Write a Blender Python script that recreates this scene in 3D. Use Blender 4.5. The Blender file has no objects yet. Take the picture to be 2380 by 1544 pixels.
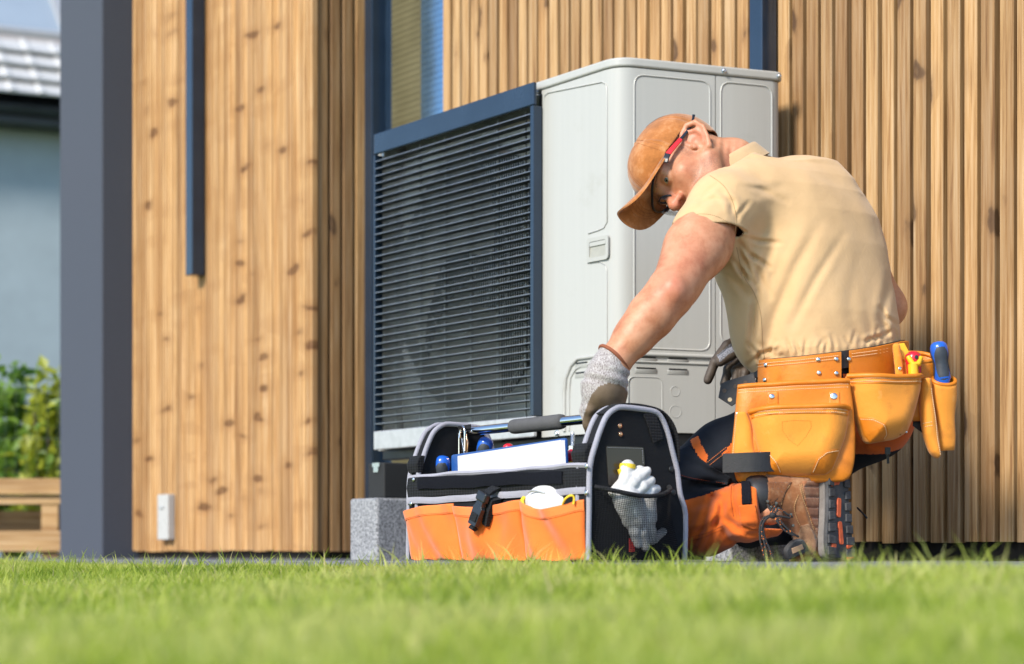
import bpy, bmesh, math, random
import numpy as np
from mathutils import Vector, Matrix, noise as mnoise
R = math.radians
rng = random.Random(7)
nr = np.random.RandomState(11)
SC = bpy.context.scene
COL = SC.collection

# ---------------------------------------------------------------- camera, sky, sun, exposure
CZ = 0.015                       # the lens sits just above the paving
FPX, CX, HY = 4500.0, 1190.0, 1290.0
cam_d = bpy.data.cameras.new('camera')
cam = bpy.data.objects.new('camera', cam_d); COL.objects.link(cam)
cam.location = (0, 0, CZ); cam.rotation_euler = (R(90), 0, 0)
cam_d.sensor_width = 36.0; cam_d.lens = 36.0 * FPX / 2380.0
cam_d.shift_y = (HY - 772.0) / 2380.0
cam_d.clip_start = 0.02; cam_d.clip_end = 500
cam_d.dof.use_dof = True; cam_d.dof.focus_distance = 4.55; cam_d.dof.aperture_fstop = 2.9
cam_d.dof.aperture_blades = 9
SC.camera = cam
SUN = Vector((-0.50, -0.63, 0.57)).normalized()      # towards the sun
world = bpy.data.worlds.new('World'); SC.world = world; world.use_nodes = True
wn = world.node_tree.nodes; wl = world.node_tree.links
sky = wn.new('ShaderNodeTexSky'); sky.sky_type = 'NISHITA'; sky.sun_disc = False
sky.sun_elevation = math.asin(SUN.z); sky.sun_rotation = math.atan2(SUN.x, SUN.y)
sky.air_density = 1.0; sky.dust_density = 0.4; sky.ozone_density = 2.5
wl.new(sky.outputs[0], wn['Background'].inputs[0]); wn['Background'].inputs[1].default_value = 0.125
sun_d = bpy.data.lights.new('sun', 'SUN'); sun = bpy.data.objects.new('sun', sun_d); COL.objects.link(sun)
sun_d.energy = 2.65; sun_d.angle = R(12.0); sun_d.color = (1.0, 0.91, 0.78)
sun.rotation_euler = (-SUN).to_track_quat('-Z', 'Y').to_euler(); sun.location = (-6, -6, 8)
SC.view_settings.view_transform = 'Standard'; SC.view_settings.look = 'None'
SC.view_settings.exposure = 1.02; SC.view_settings.gamma = 1.0
SC.view_settings.use_curve_mapping = False
SC.render.engine = 'CYCLES'
SC.cycles.max_bounces = 6; SC.cycles.transparent_max_bounces = 12

# ---------------------------------------------------------------- helpers
def P(px, py, Z):
    "a point seen at picture position (px, py), Z metres in front of the lens"
    return np.array([(px - CX) / FPX * Z, Z, CZ - (py - HY) / FPX * Z])
def V(*a): return np.array(a, float)
def unit(v): v = np.asarray(v, float); return v / np.linalg.norm(v)
def hit(px, py, o, n):
    "where the line of sight through a picture position meets a plane"
    d = P(px, py, 1.0) - V(0, 0, CZ); c = V(0, 0, CZ)
    return c + d * (np.dot(np.asarray(o) - c, n) / np.dot(d, n))
class Fr:
    "a local frame; F(a,b,c) gives the world point"
    def __init__(s, o, ex, ey, ez): s.o, s.x, s.y, s.z = map(lambda v: np.asarray(v, float), (o, ex, ey, ez))
    def __call__(s, a, b, c=0.0): return s.o + s.x * a + s.y * b + s.z * c
    def loc(s, p):
        q = np.asarray(p) - s.o
        return np.stack([q @ s.x, q @ s.y, q @ s.z], -1)

def link(o, parent=None):
    COL.objects.link(o)
    if parent is not None: o.parent = parent
    return o
def world_of(o):
    m = o.matrix_basis.copy()
    while o.parent is not None: o = o.parent; m = o.matrix_basis @ m
    return m
def thing(name, label, cat, loc=(0, 0, 0), group=None, kind=None):
    o = bpy.data.objects.new(name, None); COL.objects.link(o)
    o.empty_display_size = 0.05; o.location = tuple(loc)
    return tag(o, label, cat, group, kind)
def tag(o, label=None, cat=None, group=None, kind=None):
    if label: o['label'] = label
    if cat: o['category'] = cat
    if group: o['group'] = group
    if kind: o['kind'] = kind
    return o
def mesh_obj(name, verts, faces, mat, parent=None, smooth=None, midx=None, loc=None):
    "verts in world coordinates; smooth = angle in degrees below which edges are smoothed"
    me = bpy.data.meshes.new(name)
    verts = np.asarray(verts, float).reshape(-1, 3)
    o = bpy.data.objects.new(name, me); link(o, parent)
    if loc is not None: o.location = tuple(loc)
    m = world_of(o).inverted()
    M4 = np.array(m); verts = verts @ M4[:3, :3].T + M4[:3, 3]
    if isinstance(faces, np.ndarray): faces = faces.tolist()
    me.from_pydata(verts.tolist(), [], faces)
    mats = mat if isinstance(mat, (list, tuple)) else [mat]
    for k in mats: me.materials.append(k)
    if midx is not None: me.polygons.foreach_set('material_index', np.asarray(midx, np.int32))
    if smooth is not None:
        me.polygons.foreach_set('use_smooth', np.ones(len(me.polygons), bool))
        if smooth < 180: me.set_sharp_from_angle(angle=R(smooth))
    me.validate(); me.update()
    return o
def bevel(o, w, seg=2):
    b = o.modifiers.new('bevel', 'BEVEL'); b.width = w; b.segments = seg; b.limit_method = 'ANGLE'; b.angle_limit = R(40)
    b.harden_normals = False
    return o
class MB:
    "collects solids that make ONE part"
    def __init__(s): s.v = []; s.f = []; s.m = []; s.mi = 0
    def add(s, vs, fs):
        n = len(s.v); s.v += [tuple(p) for p in vs]; s.f += [tuple(i + n for i in f) for f in fs]; s.m += [s.mi] * len(fs)
    def box(s, fr, lo, hi):
        (a0, b0, c0), (a1, b1, c1) = lo, hi
        s.add([fr(a, b, c) for c in (c0, c1) for b in (b0, b1) for a in (a0, a1)],
              [(0, 2, 3, 1), (4, 5, 7, 6), (0, 1, 5, 4), (2, 6, 7, 3), (0, 4, 6, 2), (1, 3, 7, 5)])
    def prism(s, pts, vec):
        pts = [np.asarray(p, float) for p in pts]; n = len(pts); vec = np.asarray(vec, float)
        s.add(pts + [p + vec for p in pts], [tuple(range(n))[::-1], tuple(range(n, 2 * n))] +
              [(i, (i + 1) % n, n + (i + 1) % n, n + i) for i in range(n)])
    def tube(s, pts, r, n=8, caps=True, closed=False, flat=None):
        pts = [np.asarray(p, float) for p in pts]; k = len(pts)
        rr = r if hasattr(r, '__len__') else [r] * k
        ref = None; rings = []
        for i in range(k):
            if closed: t = pts[(i + 1) % k] - pts[i - 1]
            else: t = pts[min(i + 1, k - 1)] - pts[max(i - 1, 0)]
            t = unit(t)
            if ref is None:
                ref = np.cross(t, V(0, 0, 1) if abs(t[2]) < .9 else V(1, 0, 0))
            ref = unit(ref - t * np.dot(ref, t)); b = np.cross(t, ref)
            fx, fy = (1, 1) if flat is None else flat
            rings.append([pts[i] + rr[i] * (fx * math.cos(a) * ref + fy * math.sin(a) * b) for a in (2 * math.pi * j / n for j in range(n))])
        fs = []
        for i in range(k if closed else k - 1):
            j = (i + 1) % k
            fs += [(i * n + q, i * n + (q + 1) % n, j * n + (q + 1) % n, j * n + q) for q in range(n)]
        if caps and not closed: fs += [tuple(range(n))[::-1], tuple(range((k - 1) * n, k * n))]
        s.add([p for r_ in rings for p in r_], fs)
    def lathe(s, o, ax, prof, n=16, ref=None):
        "prof: (radius, height) pairs along ax"
        ax = unit(ax); u = unit(np.cross(ax, V(0, 0, 1) if abs(ax[2]) < .9 else V(1, 0, 0))); w = np.cross(ax, u)
        o = np.asarray(o, float); vs = []; k = len(prof)
        for r, h in prof:
            vs += [o + ax * h + max(r, 1e-5) * (math.cos(a) * u + math.sin(a) * w) for a in (2 * math.pi * j / n for j in range(n))]
        fs = []
        for i in range(k - 1): fs += [(i * n + q, i * n + (q + 1) % n, (i + 1) * n + (q + 1) % n, (i + 1) * n + q) for q in range(n)]
        fs += [tuple(range(n))[::-1], tuple(range((k - 1) * n, k * n))]
        s.add(vs, fs)
    def build(s, name, mat, parent=None, smooth=None, bev=None):
        o = mesh_obj(name, s.v, s.f, mat, parent, smooth, s.m if s.mi or any(s.m) else None)
        if bev: bevel(o, bev)
        return o
def arc_poly(pts, rad, n=5):
    "round the corners of a closed 2-D polygon"
    out = []; k = len(pts)
    for i in range(k):
        p = V(*pts[i]); a = V(*pts[i - 1]); b = V(*pts[(i + 1) % k])
        r = rad[i] if hasattr(rad, '__len__') else rad
        r = min(r, np.linalg.norm(a - p) * .49, np.linalg.norm(b - p) * .49)
        if r < 1e-6: out.append(p); continue
        p0 = p + unit(a - p) * r; p1 = p + unit(b - p) * r
        for j in range(n + 1):
            t = j / n; out.append((1 - t) ** 2 * p0 + 2 * t * (1 - t) * p + t * t * p1)
    return out
def spline(pts, n=8, closed=False):
    pts = [np.asarray(p, float) for p in pts]; k = len(pts); out = []
    for i in range(k if closed else k - 1):
        g = lambda j: pts[j % k] if closed else pts[min(max(j, 0), k - 1)]
        p0, p1, p2, p3 = g(i - 1), g(i), g(i + 1), g(i + 2)
        for j in range(n):
            t = j / n
            out.append(.5 * (2 * p1 + (p2 - p0) * t + (2 * p0 - 5 * p1 + 4 * p2 - p3) * t * t + (3 * p1 - p0 - 3 * p2 + p3) * t ** 3))
    if not closed: out.append(pts[-1])
    return out

# ---------------------------------------------------------------- implicit surfaces (soft shapes)
def sdf_mesh(f, lo, hi, vox):
    lo = np.asarray(lo, float); hi = np.asarray(hi, float)
    h0 = vox * 16
    n0 = np.ceil((hi - lo) / h0).astype(int) + 1
    c = np.stack(np.meshgrid(*[np.arange(k) for k in n0], indexing='ij'), -1).reshape(-1, 3)
    off4 = np.stack(np.meshgrid(*[np.arange(4)] * 3, indexing='ij'), -1).reshape(-1, 3)
    h = h0
    for lev in range(2):
        d = f(lo + (c + .5) * h)
        c = c[np.abs(d) < h * 1.35]
        c = (c[:, None, :] * 4 + off4[None]).reshape(-1, 3); h /= 4
    off2 = np.array([[i, j, k] for i in (0, 1) for j in (0, 1) for k in (0, 1)])
    B = 1 << 20
    enc = lambda q: (q[..., 0].astype(np.int64) * B + q[..., 1]) * B + q[..., 2]
    cc = c[:, None, :] + off2[None]
    uq, inv = np.unique(enc(cc).ravel(), return_inverse=True)
    q = np.stack([uq // (B * B), (uq // B) % B, uq % B], -1)
    val = f(lo + q * h)
    v8 = val[inv].reshape(-1, 8)
    neg = v8 < 0; act = neg.any(1) & ~neg.all(1)
    c = c[act]; v8 = v8[act]
    ce = enc(c); order = np.argsort(ce); c = c[order]; v8 = v8[order]; ce = ce[order]
    edges = [(0, 1), (2, 3), (4, 5), (6, 7), (0, 2), (1, 3), (4, 6), (5, 7), (0, 4), (1, 5), (2, 6), (3, 7)]
    acc = np.zeros((len(c), 3)); cnt = np.zeros(len(c))
    for a, b in edges:
        va, vb = v8[:, a], v8[:, b]; s = (va < 0) != (vb < 0)
        t = np.where(s, va / np.where(s, va - vb, 1), 0)
        acc += np.where(s[:, None], off2[a] + (off2[b] - off2[a]) * t[:, None], 0); cnt += s
    verts = lo + (c + acc / cnt[:, None]) * h
    faces = []
    for ax in range(3):
        b_, c_ = [(1, 2), (2, 0), (0, 1)][ax]
        idx1 = [4, 2, 1][ax]
        v0 = v8[:, 0]; v1 = v8[:, idx1]; s = np.where((v0 < 0) != (v1 < 0))[0]
        eb = np.zeros(3, int); eb[b_] = 1; ec = np.zeros(3, int); ec[c_] = 1
        base = c[s]
        def look(qq):
            e = enc(qq); i = np.searchsorted(ce, e); i = np.clip(i, 0, len(ce) - 1); return np.where(ce[i] == e, i, -1)
        i1, i2, i3 = look(base - eb), look(base - eb - ec), look(base - ec)
        quad = np.stack([s, i1, i2, i3], -1); ok = (quad >= 0).all(1)
        flip = v0[s] >= 0
        quad = np.where(flip[:, None], quad[:, ::-1], quad)[ok]
        faces.append(quad)
    return verts, np.concatenate(faces)
def smin(a, b, k):
    if k <= 0: return np.minimum(a, b)
    h = np.maximum(k - np.abs(a - b), 0) / k
    return np.minimum(a, b) - h * h * k * .25
def smax(a, b, k): return -smin(-a, -b, k)
def s_ell(p, c, r, axes=None):
    q = p - np.asarray(c)
    if axes is not None: q = q @ np.asarray(axes, float).T
    r = np.asarray(r, float)
    k0 = np.sqrt(((q / r) ** 2).sum(-1)); k1 = np.sqrt(((q / (r * r)) ** 2).sum(-1))
    return k0 * (k0 - 1) / np.maximum(k1, 1e-9)
def s_cap(p, a, b, ra, rb=None):
    a = np.asarray(a, float); b = np.asarray(b, float); rb = ra if rb is None else rb
    ba = b - a; t = np.clip(((p - a) @ ba) / (ba @ ba), 0, 1)
    return np.sqrt(((p - a - t[:, None] * ba) ** 2).sum(-1)) - (ra + (rb - ra) * t)
def s_chain(p, pts, rad, k=.0):
    d = None
    for i in range(len(pts) - 1):
        e = s_cap(p, pts[i], pts[i + 1], rad[i], rad[i + 1]); d = e if d is None else smin(d, e, k)
    return d
def s_box(p, fr, half, r=.0):
    q = np.abs(fr.loc(p)) - (np.asarray(half, float) - r)
    return np.sqrt((np.maximum(q, 0) ** 2).sum(-1)) + np.minimum(q.max(-1), 0) - r
def s_plane(p, o, n): return (p - np.asarray(o)) @ np.asarray(n)
def s_poly(u, v, poly):
    "signed distance to a 2-D polygon"
    d = np.full(u.shape, 1e9); s = np.ones(u.shape); n = len(poly)
    for i in range(n):
        x0, y0 = poly[i]; x1, y1 = poly[i - 1]
        ex, ey = x1 - x0, y1 - y0; wx, wy = u - x0, v - y0
        t = np.clip((wx * ex + wy * ey) / (ex * ex + ey * ey + 1e-12), 0, 1)
        d = np.minimum(d, (wx - ex * t) ** 2 + (wy - ey * t) ** 2)
        c1 = v >= y0; c2 = v < y1; c3 = ex * wy > ey * wx
        fl = (c1 & c2 & c3) | (~c1 & ~c2 & ~c3)
        s = np.where(fl, -s, s)
    return s * np.sqrt(d)
def s_torus(p, c, ax, Rr, r):
    q = p - np.asarray(c); h = q @ np.asarray(ax); rad = np.sqrt(np.maximum((q * q).sum(-1) - h * h, 0))
    return np.sqrt((rad - Rr) ** 2 + h * h) - r
def nz(p, sc, seed=0.0):
    "cheap smooth noise in -1..1"
    q = p * sc + seed
    x, y, z = q[..., 0], q[..., 1], q[..., 2]
    return (np.sin(x + 1.7 * np.sin(y * .9 + seed)) + np.sin(y * 1.1 + 1.3 * np.sin(z * 1.2)) + np.sin(z * .95 + 1.5 * np.sin(x * 1.07 + 2))) / 3
def soft(name, f, lo, hi, vox, mat, parent=None, relax=1, pick=None, drop=None, snap=None):
    v, q = sdf_mesh(f, lo, hi, vox)
    for _ in range(relax):                      # light smoothing along the surface
        acc = np.zeros_like(v); cnt = np.zeros(len(v))
        for a in range(4):
            i, j = q[:, a], q[:, (a + 1) % 4]
            for k in range(3):
                acc[:, k] += np.bincount(i, v[j, k], len(v)) + np.bincount(j, v[i, k], len(v))
            cnt += np.bincount(i, minlength=len(v)) + np.bincount(j, minlength=len(v))
        v = v * .5 + .5 * acc / np.maximum(cnt, 1)[:, None]
    if snap is not None: v = snap(v)
    c = v[q].mean(1)
    if drop is not None: k = ~drop(c); q = q[k]; c = c[k]
    mi = pick(c) if pick is not None else None
    return mesh_obj(name, v, q, mat, parent, 180, mi)

# ---------------------------------------------------------------- materials
class NT:
    def __init__(s, name):
        s.m = bpy.data.materials.new(name); s.m.use_nodes = True; s.t = s.m.node_tree
        s.b = s.t.nodes['Principled BSDF']
    def n(s, typ, **kw):
        o = s.t.nodes.new('ShaderNode' + typ)
        for k, v in kw.items():
            if k.startswith('i_'):
                key = k[2:]; key = int(key) if key.isdigit() else key.replace('_', ' ')
                o.inputs[key].default_value = v
            else: setattr(o, k, v)
        return o
    def l(s, a, b, ao=0, bi=0):
        s.t.links.new(a.outputs[ao], b.inputs[bi])
    def set(s, **kw):
        for k, v in kw.items():
            key = k.replace('_', ' '); i = s.b.inputs[key]
            i.default_value = (*v, 1) if isinstance(v, (tuple, list)) and len(v) == 3 and i.type == 'RGBA' else v
    def ramp(s, src, stops, out=0):
        r = s.n('ValToRGB'); el = r.color_ramp.elements
        while len(el) > 1: el.remove(el[-1])
        for i, (pos, c) in enumerate(stops):
            e = el[0] if i == 0 else el.new(pos)
            e.position = pos; e.color = (*c, 1) if len(c) == 3 else c
        s.t.links.new(src.outputs[out], r.inputs[0]); return r
    def bump(s, src, strength, dist, out=0):
        b = s.n('Bump', i_Strength=strength, i_Distance=dist)
        s.t.links.new(src.outputs[out], b.inputs['Height']); s.t.links.new(b.outputs[0], s.b.inputs['Normal']); return b
    def coord(s, scale=(1, 1, 1), kind='Object', rnd=False):
        tc = s.n('TexCoord'); mp = s.n('Mapping'); mp.inputs['Scale'].default_value = scale
        s.t.links.new(tc.outputs[kind], mp.inputs[0])
        if rnd:
            oi = s.n('ObjectInfo'); mu = s.n('VectorMath', operation='SCALE'); mu.inputs[0].default_value = (17.3, 31.7, 47.1)
            s.t.links.new(oi.outputs['Random'], mu.inputs['Scale']); s.t.links.new(mu.outputs[0], mp.inputs['Location'])
        return mp
def mix(c, d, t): return tuple(a + (b - a) * t for a, b in zip(c, d))
def simple(name, col, rough=.5, metal=0.0, var=.12, scale=30, bump=0.0, bscale=200, bdist=.001, spec=None, kind='Object', **kw):
    t = NT(name); co = t.coord((scale,) * 3, kind)
    no = t.n('TexNoise', i_Scale=1.0, i_Detail=5.0, i_Roughness=.6); t.l(co, no)
    r = t.ramp(no, [(.3, mix(col, (0, 0, 0), var)), (.7, tuple(min(1, c * (1 + var * .6)) for c in col))]); t.l(r, t.b)
    rr = t.ramp(no, [(.3, (max(rough - .07, 0),) * 3), (.75, (min(rough + .08, 1),) * 3)]); t.l(rr, t.b, 0, 2)
    t.set(Metallic=metal)
    if spec is not None: t.set(Specular_IOR_Level=spec)
    if bump:
        c2 = t.coord((bscale,) * 3, kind); n2 = t.n('TexNoise', i_Scale=1.0, i_Detail=3.0); t.l(c2, n2); t.bump(n2, bump, bdist)
    for k, v in kw.items(): t.set(**{k: v})
    return t.m
def weave(name, col, rough=.85, pitch=.0016, var=.2, strength=.5, sheen=.15, big=14):
    "woven cloth: crossed threads as fine relief"
    t = NT(name); co = t.coord((1, 1, 1))
    w1 = t.n('TexWave', i_Scale=1 / pitch / 20 * 3.14, i_Distortion=.6, i_Detail=1.0); w1.bands_direction = 'X'
    w2 = t.n('TexWave', i_Scale=1 / pitch / 20 * 3.14, i_Distortion=.6, i_Detail=1.0); w2.bands_direction = 'Z'
    t.l(co, w1); t.l(co, w2)
    ad = t.n('Math', operation='ADD'); t.l(w1, ad, 0, 0); t.l(w2, ad, 0, 1)
    t.bump(ad, strength, .0006)
    no = t.n('TexNoise', i_Scale=big, i_Detail=6.0, i_Roughness=.65); t.l(co, no)
    r = t.ramp(no, [(.3, mix(col, (0, 0, 0), var)), (.72, tuple(min(1, c * (1 + var * .6)) for c in col))]); t.l(r, t.b)
    t.set(Roughness=rough, Sheen_Weight=sheen, Specular_IOR_Level=.15)
    return t.m
def wood(name, base, dark, knot, rough=.62, gscale=1.0, var=.5, shared=None):
    "softwood along local Z, grain across X; every board its own offset"
    t = NT(name)
    co = t.coord((1, 1, 1), 'Object', True)
    # grain: stretched noise
    m1 = t.n('Mapping'); m1.inputs['Scale'].default_value = (130 * gscale, 130 * gscale, 3.2); t.l(co, m1)
    n1 = t.n('TexNoise', i_Scale=1.0, i_Detail=6.0, i_Roughness=.62, i_Distortion=.25); t.l(m1, n1)
    m2 = t.n('Mapping'); m2.inputs['Scale'].default_value = (16, 16, 1.1); t.l(co, m2)
    n2 = t.n('TexNoise', i_Scale=1.0, i_Detail=3.0); t.l(m2, n2)
    # knots
    m3 = t.n('Mapping')
    if shared is not None:                      # ribs milled from one wide board share their knots
        ge = t.n('NewGeometry'); m0 = t.n('Mapping'); m0.inputs['Rotation'].default_value = (0, 0, -shared); t.l(ge, m0); t.l(m0, m3)
        m3.inputs['Rotation'].default_value = (0, R(40), 0); m3.inputs['Scale'].default_value = (4.2, .05, 12.0)
    else:
        m3.inputs['Rotation'].default_value = (0, R(18), 0); m3.inputs['Scale'].default_value = (11.0, 11.0, 6.5); t.l(co, m3)
    nd = t.n('TexNoise', i_Scale=1.6, i_Detail=4.0); t.l(m3, nd); va = t.n('VectorMath', operation='MULTIPLY_ADD'); va.inputs[1].default_value = (.6, .6, .6); t.t.links.new(nd.outputs['Color'], va.inputs[0]); t.t.links.new(m3.outputs[0], va.inputs[2])
    vo = t.n('TexVoronoi', i_Scale=1.0, i_Randomness=1.0); vo.voronoi_dimensions = '3D'; t.l(va, vo)
    sc_ = t.n('SeparateColor'); t.t.links.new(vo.outputs['Color'], sc_.inputs[0])
    gt = t.n('Math', operation='LESS_THAN', i_1=.58 if shared is not None else .24); t.l(sc_, gt, 0, 0)
    big = t.n('MapRange'); big.inputs['To Min'].default_value = 1.8; big.inputs['To Max'].default_value = .75; t.l(sc_, big, 1, 0)
    ds = t.n('Math', operation='MULTIPLY'); t.l(vo, ds, 0, 0); t.l(big, ds, 0, 1)
    inv = t.n('Math', operation='SUBTRACT', i_0=1.0); t.l(gt, inv, 0, 1); off = t.n('Math', operation='ADD'); t.l(ds, off, 0, 0); t.l(inv, off, 0, 1)
    kn = t.ramp(off, [(.05, (.8, .8, .8)), (.15, (1, 1, 1)), (.20, (.8, .8, .8)), (.24, (.28, .28, .28)), (.33, (0, 0, 0))])
    halo = t.ramp(off, [(.18, (1, 1, 1)), (.75, (0, 0, 0))])
    g = t.ramp(n1, [(.32, mix(base, dark, .75)), (.47, base), (.68, mix(base, (1, .9, .7), .20))])
    oi = t.n('ObjectInfo')
    tone = t.ramp(oi, [(0, mix((1, 1, 1), dark, var)), (.5, (1, 1, 1)), (1, (1.0, .93, .84))], 5 if 'Random' == oi.outputs[5].name else 0)
    for i, o in enumerate(oi.outputs):
        if o.name == 'Random': t.t.links.new(o, tone.inputs[0])
    mu = t.n('Mix', data_type='RGBA', blend_type='MULTIPLY'); mu.inputs[0].default_value = 1.0
    t.t.links.new(g.outputs[0], mu.inputs[6]); t.t.links.new(tone.outputs[0], mu.inputs[7])
    sm = t.n('Mix', data_type='RGBA', blend_type='MULTIPLY'); sm.inputs[0].default_value = .8
    st = t.ramp(n2, [(.3, (.62, .56, .5)), (.55, (1, 1, 1)), (.75, (1.0, .97, .9))])
    t.t.links.new(mu.outputs[2], sm.inputs[6]); t.t.links.new(st.outputs[0], sm.inputs[7])
    h = t.n('Mix', data_type='RGBA'); ml = t.n('Math', operation='MULTIPLY', i_1=.45)
    t.l(halo, ml, 0, 0); t.l(ml, h, 0, 0); t.t.links.new(sm.outputs[2], h.inputs[6]); h.inputs[7].default_value = (*mix(base, dark, .75), 1)
    k = t.n('Mix', data_type='RGBA'); mk = t.n('Math', operation='MULTIPLY'); mr = t.n('MapRange'); mr.inputs['To Min'].default_value = .55; mr.inputs['To Max'].default_value = .95; t.l(sc_, mr, 1, 0); t.l(mr, mk, 0, 1)
    t.l(kn, mk, 0, 0); t.l(mk, k, 0, 0); t.t.links.new(h.outputs[2], k.inputs[6]); k.inputs[7].default_value = (*knot, 1)
    t.t.links.new(k.outputs[2], t.b.inputs[0])
    t.set(Roughness=rough, Specular_IOR_Level=.3)
    t.bump(n1, .35, .0012)
    return t.m
def granite(name, a, b, c, scale=150):
    t = NT(name); co = t.coord((scale,) * 3)
    v = t.n('TexVoronoi', i_Scale=1.0); t.l(co, v)
    w = t.n('TexNoise', i_Scale=.9, i_Detail=6.0, i_Roughness=.75); t.l(co, w)
    r = t.ramp(w, [(.36, a), (.46, b), (.6, c)]); 
    r2 = t.ramp(v, [(0, (.55, .55, .55)), (.35, (1, 1, 1)), (1, (1.0, 1.0, 1.0))], 1)
    m = t.n('Mix', data_type='RGBA', blend_type='MULTIPLY'); m.inputs[0].default_value = .55
    t.t.links.new(r.outputs[0], m.inputs[6]); t.t.links.new(r2.outputs[0], m.inputs[7]); t.t.links.new(m.outputs[2], t.b.inputs[0])
    t.set(Roughness=.55); t.bump(w, .4, .001)
    return t.m
M = {}
M['wood'] = wood('larch_boards', (.50, .29, .12), (.26, .12, .04), (.10, .042, .018))
M['wood_dim'] = wood('dimmed_larch_boards', (.45, .275, .120), (.19, .088, .032), (.055, .027, .013))  # larch darkened: softer light on the right wall and return is painted in
M['wood_ribs'] = wood('larch_ribbed_boards', (.56, .335, .142), (.27, .115, .034), (.11, .042, .015), shared=math.atan2(-.808, .589), var=.35)
M['wood_pallet'] = wood('pallet_timber', (.46, .29, .13), (.24, .12, .05), (.10, .05, .02))
M['anthracite'] = simple('anthracite_paint', (.018, .036, .066), .22, .25, .15, 8, .1, 900, .0004, Coat_Weight=.25, Coat_Roughness=.2)
M['anthra_render'] = simple('anthracite_render', (.058, .069, .094), .9, 0, .16, 160, .35, 420, .0012)
M['dark_void'] = simple('dark_backing', (.018, .015, .012), .9, 0, .2, 10)
t = NT('cream_white_enamel'); co = t.coord((70, 70, 1.6)); n1 = t.n('TexNoise', i_Scale=1.0, i_Detail=5.0, i_Roughness=.6); t.l(co, n1)
c2 = t.coord((5, 5, 5)); n2 = t.n('TexNoise', i_Scale=1.0, i_Detail=8.0, i_Roughness=.75); t.l(c2, n2)
ra = t.ramp(n1, [(.3, (.420, .425, .405)), (.55, (.432, .437, .418)), (.75, (.440, .445, .425))]); rb = t.ramp(n2, [(.30, (.86, .84, .80)), (.42, (1, 1, 1))])
mx = t.n('Mix', data_type='RGBA', blend_type='MULTIPLY'); mx.inputs[0].default_value = .6; t.t.links.new(ra.outputs[0], mx.inputs[6]); t.t.links.new(rb.outputs[0], mx.inputs[7]); t.t.links.new(mx.outputs[2], t.b.inputs[0])
t.l(t.ramp(n1, [(.3, (.28,) * 3), (.7, (.36,) * 3)]), t.b, 0, 2); M['white_paint'] = t.m
M['galv'] = simple('galvanised_steel', (.56, .57, .58), .36, .9, .18, 40, .1, 120, .0005)
M['galv_dull'] = simple('brushed_aluminium', (.60, .60, .60), .42, .55, .15, 40)
M['black_metal'] = simple('black_metal', (.012, .013, .015), .38, 0, .2, 30)
M['rubber'] = simple('black_rubber', (.016, .017, .018), .75, 0, .3, 120, .5, 500, .001)
M['granite'] = granite('granite', (.03, .032, .036), (.20, .205, .22), (.42, .43, .45), 170)
M['paving'] = granite('granite_paving', (.08, .085, .095), (.13, .135, .15), (.20, .21, .23), 120)
M['paving'].node_tree.nodes['Principled BSDF'].inputs['Roughness'].default_value = .95; M['paving'].node_tree.nodes['Principled BSDF'].inputs['Specular IOR Level'].default_value = .1
M['glass'] = simple('window_glass', (.02, .025, .03), .04, 0, .1, 2, Specular_IOR_Level=.9)
M['chrome'] = simple('chrome', (.78, .79, .80), .08, 1.0, .03, 10)
M['steel'] = simple('zinc_steel', (.62, .64, .66), .25, 1.0, .1, 60)
# ---------------------------------------------------------------- house frame
EX = unit(V(.589, -.808, 0)); N = V(-EX[1] * -1, 0, 0)
N = V(EX[1], -EX[0], 0)                       # outward, towards the lens and left
W0 = V(.82, 5.40, 0)
HF = Fr(W0, EX, N, V(0, 0, 1))                # (s along the wall, q outward, z)
def s_at(px, q=0.0):
    k = (px - CX) / FPX; o = W0 + N * q
    return (k * o[1] - o[0]) / (EX[0] - k * EX[1])
def z_at(py, s, q): return CZ - (py - HY) / FPX * HF(s, q)[1]

# ---------------------------------------------------------------- ground: one sheet to the horizon; the paving lies on it
QE, = [float((P(1368, 1290, 4.05) - W0) @ N)]         # distance of the lawn edge from the wall
LG = QE + .02
rows = [(-60, -.09), (-8, -.09), (LG - .03, -.09), (LG, -.034), (LG + .6, -.054), (LG + 1.2, -.076), (LG + 2.0, -.105), (LG + 3.2, -.15), (LG + 6, -.17), (LG + 60, -.17)]
cols = [-90, -20, -8, -5, -3.5, -2.5, -1.5, -.5, .5, 1.5, 2.5, 3.5, 5, 9, 20, 90]
def soil(q): return float(np.interp(q, [r[0] for r in rows], [r[1] for r in rows]))
gv = [HF(s, q, z) for q, z in rows for s in cols]; nc = len(cols)
gf = [(i * nc + j, i * nc + j + 1, (i + 1) * nc + j + 1, (i + 1) * nc + j) for i in range(len(rows) - 1) for j in range(nc - 1)]
t = NT('lawn_soil'); co = t.coord((1, 1, 1)); n1 = t.n('TexNoise', i_Scale=60.0, i_Detail=6.0); t.l(co, n1)
t.l(t.ramp(n1, [(.3, (.03, .05, .012)), (.55, (.07, .14, .025)), (.75, (.10, .17, .035))]), t.b); t.set(Roughness=.95); t.bump(n1, .8, .02)
M['soil'] = t.m
tag(mesh_obj('ground', gv, gf, M['soil'], None, 180), 'grassy ground running level to the horizon', 'ground', kind='structure')
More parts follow.
